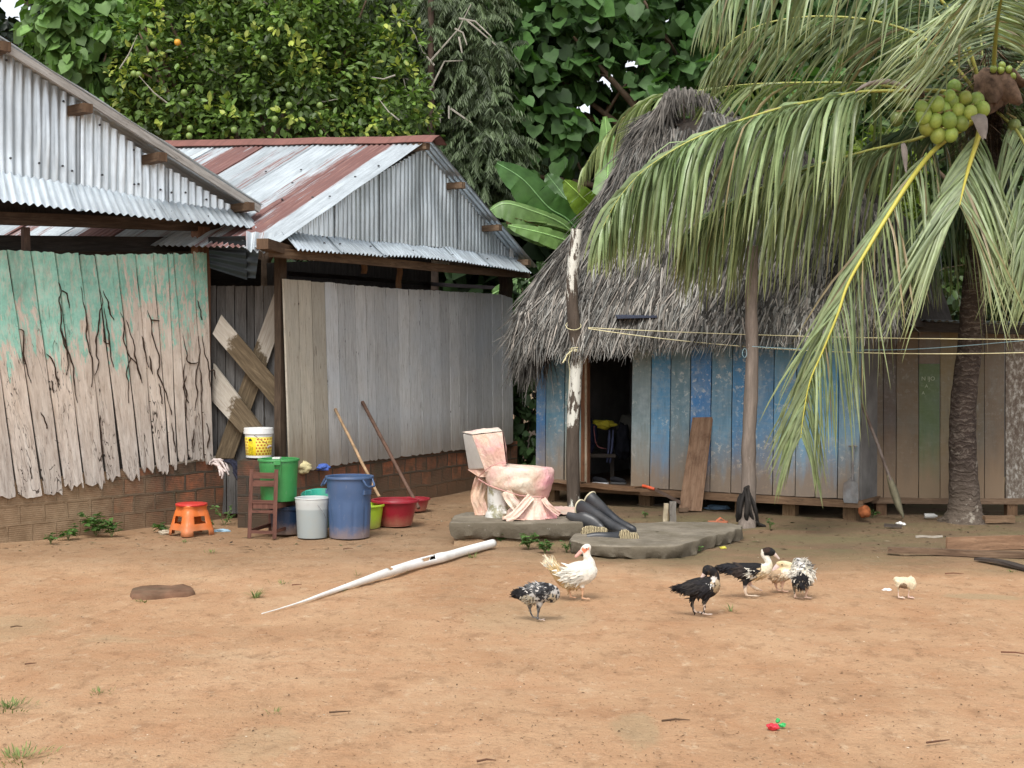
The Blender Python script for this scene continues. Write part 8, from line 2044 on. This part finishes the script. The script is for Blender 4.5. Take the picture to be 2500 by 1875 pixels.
mb = MB(); g = gr(2272, 1266); mb.tube([V((g.x - .065, g.y, .028)), V((g.x + .035, g.y - .01, .028)), V((g.x + .05, g.y - .01, .027)), V((g.x + .065, g.y - .012, .026))], [.027, .027, .014, .012], 12); tag(mb.build('plastic_bottle', simple('dusty clear plastic', (.42, .42, .40), .25, .6), None, smooth=True), 'dusty clear plastic bottle lying left of the palm foot', 'bottle')
flp = thing('flip_flop', gr(1752, 1276), 'orange flip flop lying behind the low slab', 'flip-flop'); mb = MB(); c = flp.location; rows = []
for u, w_ in ((-.1, .012), (-.09, .03), (-.03, .03), (.05, .04), (.09, .035), (.105, .01)): rows.append([c + V((u, -w_, .0)), c + V((u, -w_, .018)), c + V((u, w_, .018)), c + V((u, w_, 0))])
mb.grid(rows, close=True); mb.build('sole', plastic('orange rubber', (.62, .12, .05)), flp)
mb = MB(); mb.tube([c + V((-.01, -.03, .018)), c + V((.03, -.02, .05)), c + V((.07, 0, .02))], .006, 6); mb.tube([c + V((-.01, .03, .018)), c + V((.03, .02, .05)), c + V((.07, 0, .02))], .006, 6); mb.build('straps', plastic('orange strap', (.7, .14, .06)), flp)
def flatbit(name, px, py, w_, d_, mat, lab, cat, h_=.02, seed=1):
    g = gr(px, py); return crumple(name, V((g.x, g.y, h_ * .35)), (w_, d_, h_), mat, lab, cat, seed=seed, amp=.5)
M_LW = simple('white litter', (.75, .74, .70), .6, bump=.2)
flatbit('paper_scrap', 2198, 1281, .045, .03, M_LW, 'white paper scrap on the dark bark near the brown shack', 'litter')
flatbit('paper_scrap', 2166, 1441, .03, .018, M_LW, 'white scrap lying left of the cream duckling', 'litter', .01, 5)
flatbit('blue_wrapper', 542, 1297, .07, .04, simple('pale blue foil', (.33, .50, .62), .35, .5, .2, 20), 'crumpled pale blue wrapper right of the orange stool', 'wrapper', .015, 7)
flatbit('blue_sheet', 1752, 1241, .13, .05, simple('faded blue plastic', (.16, .25, .36), .5, .4, .3, 14), 'crumpled faded blue plastic under the blue wall', 'plastic sheet', .03, 9)
flatbit('yellow_peel', 1765, 1338, .03, .012, simple('yellow peel', (.65, .58, .08), .6), 'small yellow peel beside the right tip of the low slab', 'peel', .01, 3)
flatbit('dry_leaf', 402, 1302, .05, .03, simple('dry leaf', (.42, .36, .27), .8), 'curled dry leaf lying left of the orange stool', 'leaf', .022, 13)
wr = thing('sweet_wrapper', gr(1895, 1778), 'shiny red and green sweet wrapper alone on the bare foreground earth', 'wrapper')
crumple('red_foil', gr(1886, 1778) + V((0, 0, .008)), (.026, .020, .013), simple('red foil', (.60, .03, .05), .25, .6, .3, 60), '', seed=21, parent=wr); crumple('green_foil', gr(1910, 1774) + V((0, 0, .007)), (.016, .012, .008), simple('green foil', (.03, .42, .10), .25, .6, .3, 60), '', seed=22, parent=wr)
crumple('green_twist', gr(1899, 1768) + V((0, 0, .016)), (.009, .008, .010), wr.children[1].data.materials[0] if False else simple('green twist foil', (.03, .42, .10), .25, .6), '', seed=23, parent=wr)
# flat broken brick
g0 = gr(395, 1450); mb = MB(); rows = []
ol = [(318, 1452), (322, 1442), (345, 1436), (385, 1434), (420, 1436), (450, 1432), (470, 1438), (476, 1448), (455, 1453), (420, 1454), (380, 1458), (345, 1461), (325, 1460)]
ring = [gr(x, y) for x, y in ol]; cc = sum(ring, V((0, 0, 0))) / len(ring)
for s_, z in ((1.02, -.015), (1.0, .008), (.95, .02), (.7, .025), (.3, .027), (.02, .027)): rows.append([V((cc.x + (p.x - cc.x) * s_, cc.y + (p.y - cc.y) * s_, z + .006 * noise.noise(p * 9))) for p in ring])
mb.grid(rows, close=True); tag(mb.build('flat_stone', simple('brown stone', (.17, .095, .06), .95, .1, .35, 9, (.13, .12, .08), .6, .6), None, sharp=60), 'flat brown stone half sunk in the earth at the left', 'stone')
crumple('cream_rag', onp(740, 1141, P2 + n2 * .02, n2), (.085, .05, .055), simple('cream rag', (.52, .46, .26), .9, .1, .3, 15, bump=.4), 'crumpled cream rag on the brick ledge beside the green tub', seed=31)
crumple('blue_rag', onp(783, 1141, P2 + n2 * .03, n2), (.085, .05, .035), simple('blue rag', (.07, .13, .42), .8, .2, .3, 15, bump=.4), 'small bright blue rag on the brick ledge of the grey barn', seed=33)

# ================= WEEDS, GRASS, LITTER =================
M_GRASS = leaf_mat('grass blades', .6, .2, .25)
def tuft(px, py, n, L_, w_=.05, col=(.12, .17, .05), lab='', seed=0):
    rnd = random.Random(seed + int(px)); g = gr(px, py); rt = []; di = []; co = []
    for i in range(n):
        a = rnd.uniform(0, 6.28); r = rnd.uniform(0, w_); rt.append((g.x + math.cos(a) * r, g.y + math.sin(a) * r, -.005)); t = rnd.uniform(.3, 1.3); di.append((math.cos(a) * t, math.sin(a) * t, 1)); b = rnd.uniform(.6, 1.5); co.append(tuple(c * b for c in col))
    D = np.array(di); D /= np.linalg.norm(D, axis=1, keepdims=True)
    o = blades('grass_tuft', np.array(rt), D, np.cross(D, np.cross(D, np.array([0, 0, 1.0])) + 1e-6), RNG.uniform(L_ * .5, L_, n), RNG.uniform(.003, .006, n), np.array(co), M_GRASS, None, lift=.0, droop=.35)
    return tag(o, lab, 'grass tuft', 'grass tufts on the bare yard')
for (x, y, n, L_, w_, lab) in ((625, 1458, 46, .13, .04, 'largest grass tuft, in the middle of the earth below the pipe tip'), (517, 1347, 30, .05, .10, 'flat grass tuft below the chair and the orange stool'), (452, 1323, 24, .05, .08, 'low grass tuft just in front of the orange stool'),
      (686, 1423, 22, .06, .09, 'thin spread grass tuft left of the tapering pipe'), (832, 1443, 14, .05, .04, 'small grass tuft touching the underside of the pipe'), (979, 1397, 16, .05, .05, 'small grass tuft beneath the middle of the pipe'), (1151, 1360, 30, .08, .06, 'spiky grass tuft below the pipe end near the raised slab'),
      (348, 1467, 24, .05, .06, 'grass tuft growing against the flat brown stone'), (1785, 1491, 16, .11, .04, 'dry straggly grass tuft right of the black duckling'), (243, 1689, 26, .05, .07, 'sparse grass tuft left of centre in the foreground'), (667, 1737, 14, .05, .05, 'tiny grass tuft in the bare foreground middle'),
      (872, 1405, 10, .12, .02, 'upright thin grass stalks above the pipe'), (2470, 1395, 14, .05, .04, 'small grass tuft near the charred board'), (1470, 1355, 12, .08, .04, 'thin grass stalk against the front of the low slab')):
    tuft(x, y, n, L_, w_, lab=lab)
tuft(20, 1726, 110, .07, .14, lab='wide grass patch at the left edge, upper of two'); tuft(50, 1848, 120, .06, .16, col=(.17, .22, .07), lab='bright green grass patch in the lower left corner')
def weed(px, py, lab, n=5, h_=.16, s_=.06, col=(.07, .14, .035), seed=1):
    g = gr(px, py); t = thing('weed', V((g.x, g.y, 0)), lab, 'weed', 'weeds along the walls and slabs'); rnd = random.Random(seed + int(px)); mb = MB(); P = []; D = []; Nn = []; S = []; C = []
    for i in range(n):
        a = rnd.uniform(0, 6.28); e = V((g.x + math.cos(a) * h_ * .6, g.y + math.sin(a) * h_ * .5, h_ * rnd.uniform(.4, 1.1))); m_ = V((g.x, g.y, 0)).lerp(e, .5) + V((0, 0, .03)); mb.tube([V((g.x, g.y, -.01)), m_, e], .0025, 4)
        for k in range(7):
            q = V((g.x, g.y, 0)).lerp(e, rnd.uniform(.35, 1)) + V((0, 0, .01)); b = rnd.uniform(0, 6.28); P.append(tuple(q)); D.append((math.cos(b), math.sin(b), rnd.uniform(-.5, .4))); Nn.append((rnd.gauss(0, .3), rnd.gauss(-.2, .3), 1)); S.append(s_ * rnd.uniform(.5, 1.2)); v_ = rnd.uniform(.6, 1.5); C.append(tuple(c * v_ for c in col))
    mb.build('stems', simple('weed stem', (.12, .14, .05), .8, bump=0) if 'weed stem' not in bpy.data.materials else bpy.data.materials['weed stem'], t); scatter('leaves', 'oval', np.array(P), np.array(D), np.array(Nn), np.array(S), np.array(C), M_BIG, t)
for a in ((234, 1306, 'leafy weed at the muddy brick footing, the larger of the pair left of centre', 11, .22, .085), (272, 1308, 'leafy weed touching the larger one on its right', 8, .14, .075), (166, 1316, 'pale leafed weed further left along the muddy footing', 6, .13, .07), (124, 1326, 'reddish low weed at the far left of the footing', 6, .09, .04), (393, 1298, 'low weed just left of the orange stool', 7, .07, .07), (548, 1282, 'slender weed between the stool and the brick corner', 7, .20, .045), (505, 1290, 'low weed right behind the orange stool', 6, .09, .05),
          (1216, 1327, 'bright clover-like weed at the end of the white pipe', 14, .10, .045), (1140, 1326, 'weed under the left corner of the raised slab', 12, .09, .045), (1290, 1338, 'weed under the middle of the raised slab', 18, .12, .045), (1330, 1348, 'weed under the right part of the raised slab', 14, .10, .045), (1383, 1346, 'weed where the two slabs meet', 7, .08, .035), (1700, 1348, 'small yellowish weed at the front of the low slab', 6, .07, .03), (1880, 1290, 'spindly weed right of the black cloth', 6, .08, .03), (2130, 1262, 'weed under the sill beside the orange husk', 7, .10, .03), (1575, 1262, 'low weed near the pale stake', 5, .05, .03)):
    weed(*a)
# scattered twigs, leaf bits and grit
def litter(name, n, seed, big, lab, cols, yr):
    rng = np.random.default_rng(seed); px = rng.uniform(-60, 2560, n); py = yr[0] + (yr[1] - yr[0]) * rng.random(n) ** 1.1
    Y = 1.65 * F / (py - 880); X = (px - CX) / F * Y; a = rng.uniform(0, 2 * np.pi, n)
    keep = ~((X > -.7) & (X < 1.9) & (Y > 11.5) & (Y < 13.2)); X, Y, a = X[keep], Y[keep], a[keep]; n = len(X)
    L_ = big * rng.uniform(.3, 1.0, n) ** 2 * (1 + (Y > 11) * .3); W_ = L_ * rng.uniform(.10, .35, n)
    z = np.array([gz(x, y) for x, y in zip(X, Y)]) + .004
    d = np.stack([np.cos(a), np.sin(a), rng.normal(0, .1, n)], 1); s_ = np.stack([-np.sin(a), np.cos(a), rng.normal(0, .2, n)], 1); c = np.stack([X, Y, z], 1)
    P = np.stack([c - d * L_[:, None], c - s_ * W_[:, None] + np.array([0, 0, .003]), c + d * L_[:, None], c + s_ * W_[:, None] + np.array([0, 0, .001]), c + np.array([0, 0, .35]) * W_[:, None]], 1).reshape(-1, 3)
    f = np.array([[0, 1, 4], [1, 2, 4], [2, 3, 4], [3, 0, 4]]); Fa = (np.arange(n)[:, None, None] * 5 + f[None]).reshape(-1, 3)
    cc = np.array(cols)[rng.integers(0, len(cols), n)] * rng.uniform(.7, 1.2, (n, 1))
    tag(np_mesh(name, P, Fa, np.repeat(cc, 5, 0), M_TH), lab, kind='stuff')
litter('leaf_litter', 4600, 5, .013, 'small dark twigs and leaf bits strewn over the earth', [(.10, .06, .035), (.15, .09, .05), (.07, .045, .03), (.24, .16, .09)], (1215, 1880))
litter('leaf_litter', 1500, 6, .034, 'denser leaf litter near the hut', [(.10, .07, .045), (.16, .12, .07), (.07, .05, .035), (.26, .21, .14), (.13, .14, .06)], (1228, 1345))
litter('grit', 1300, 8, .008, 'pale chips strewn over the earth', [(.62, .52, .40), (.7, .64, .52), (.5, .36, .24)], (1260, 1880))
for i, (x, y, L_, a, lab) in enumerate(((1650, 1761, .13, .08, 'straight brown twig left of the sweet wrapper'), (2290, 1812, .12, .35, 'pale dark-ended twig in the right foreground'), (2480, 1597, .16, -.5, 'dark curved twig at the right edge'), (830, 1740, .1, .2, 'thin twig in the left foreground'), (1188, 1860, .08, .15, 'flat dark twig at the bottom middle'), (725, 1429, .07, .15, 'short dark twig left of the pipe'), (40, 1532, .07, .2, 'dark twig at the left edge'), (75, 1622, .06, .4, 'small twig below the dark one at the left'), (2330, 1402, .14, -.1, 'brown twig in front of the thin dark plank'), (1980, 1300, .10, -.2, 'dark twig behind the ducks'), (850, 1341, .09, .3, 'dark twig in front of the blue bin'))):
    g = gr(x, y); d = V((math.cos(a), math.sin(a), 0)); mb = MB(); mb.tube([g - d * L_ / 2 + V((0, 0, .004)), g + V((0, .01 * (-1) ** i, .008)), g + d * L_ / 2 + V((0, 0, .005))], [.005, .0045, .002], 5)
    tag(mb.build('twig', simple('twig bark %d' % i, (.11 + .02 * (i % 3), .07, .045), .9, .1, bump=0), None), lab, 'twig', 'twigs lying on the yard')
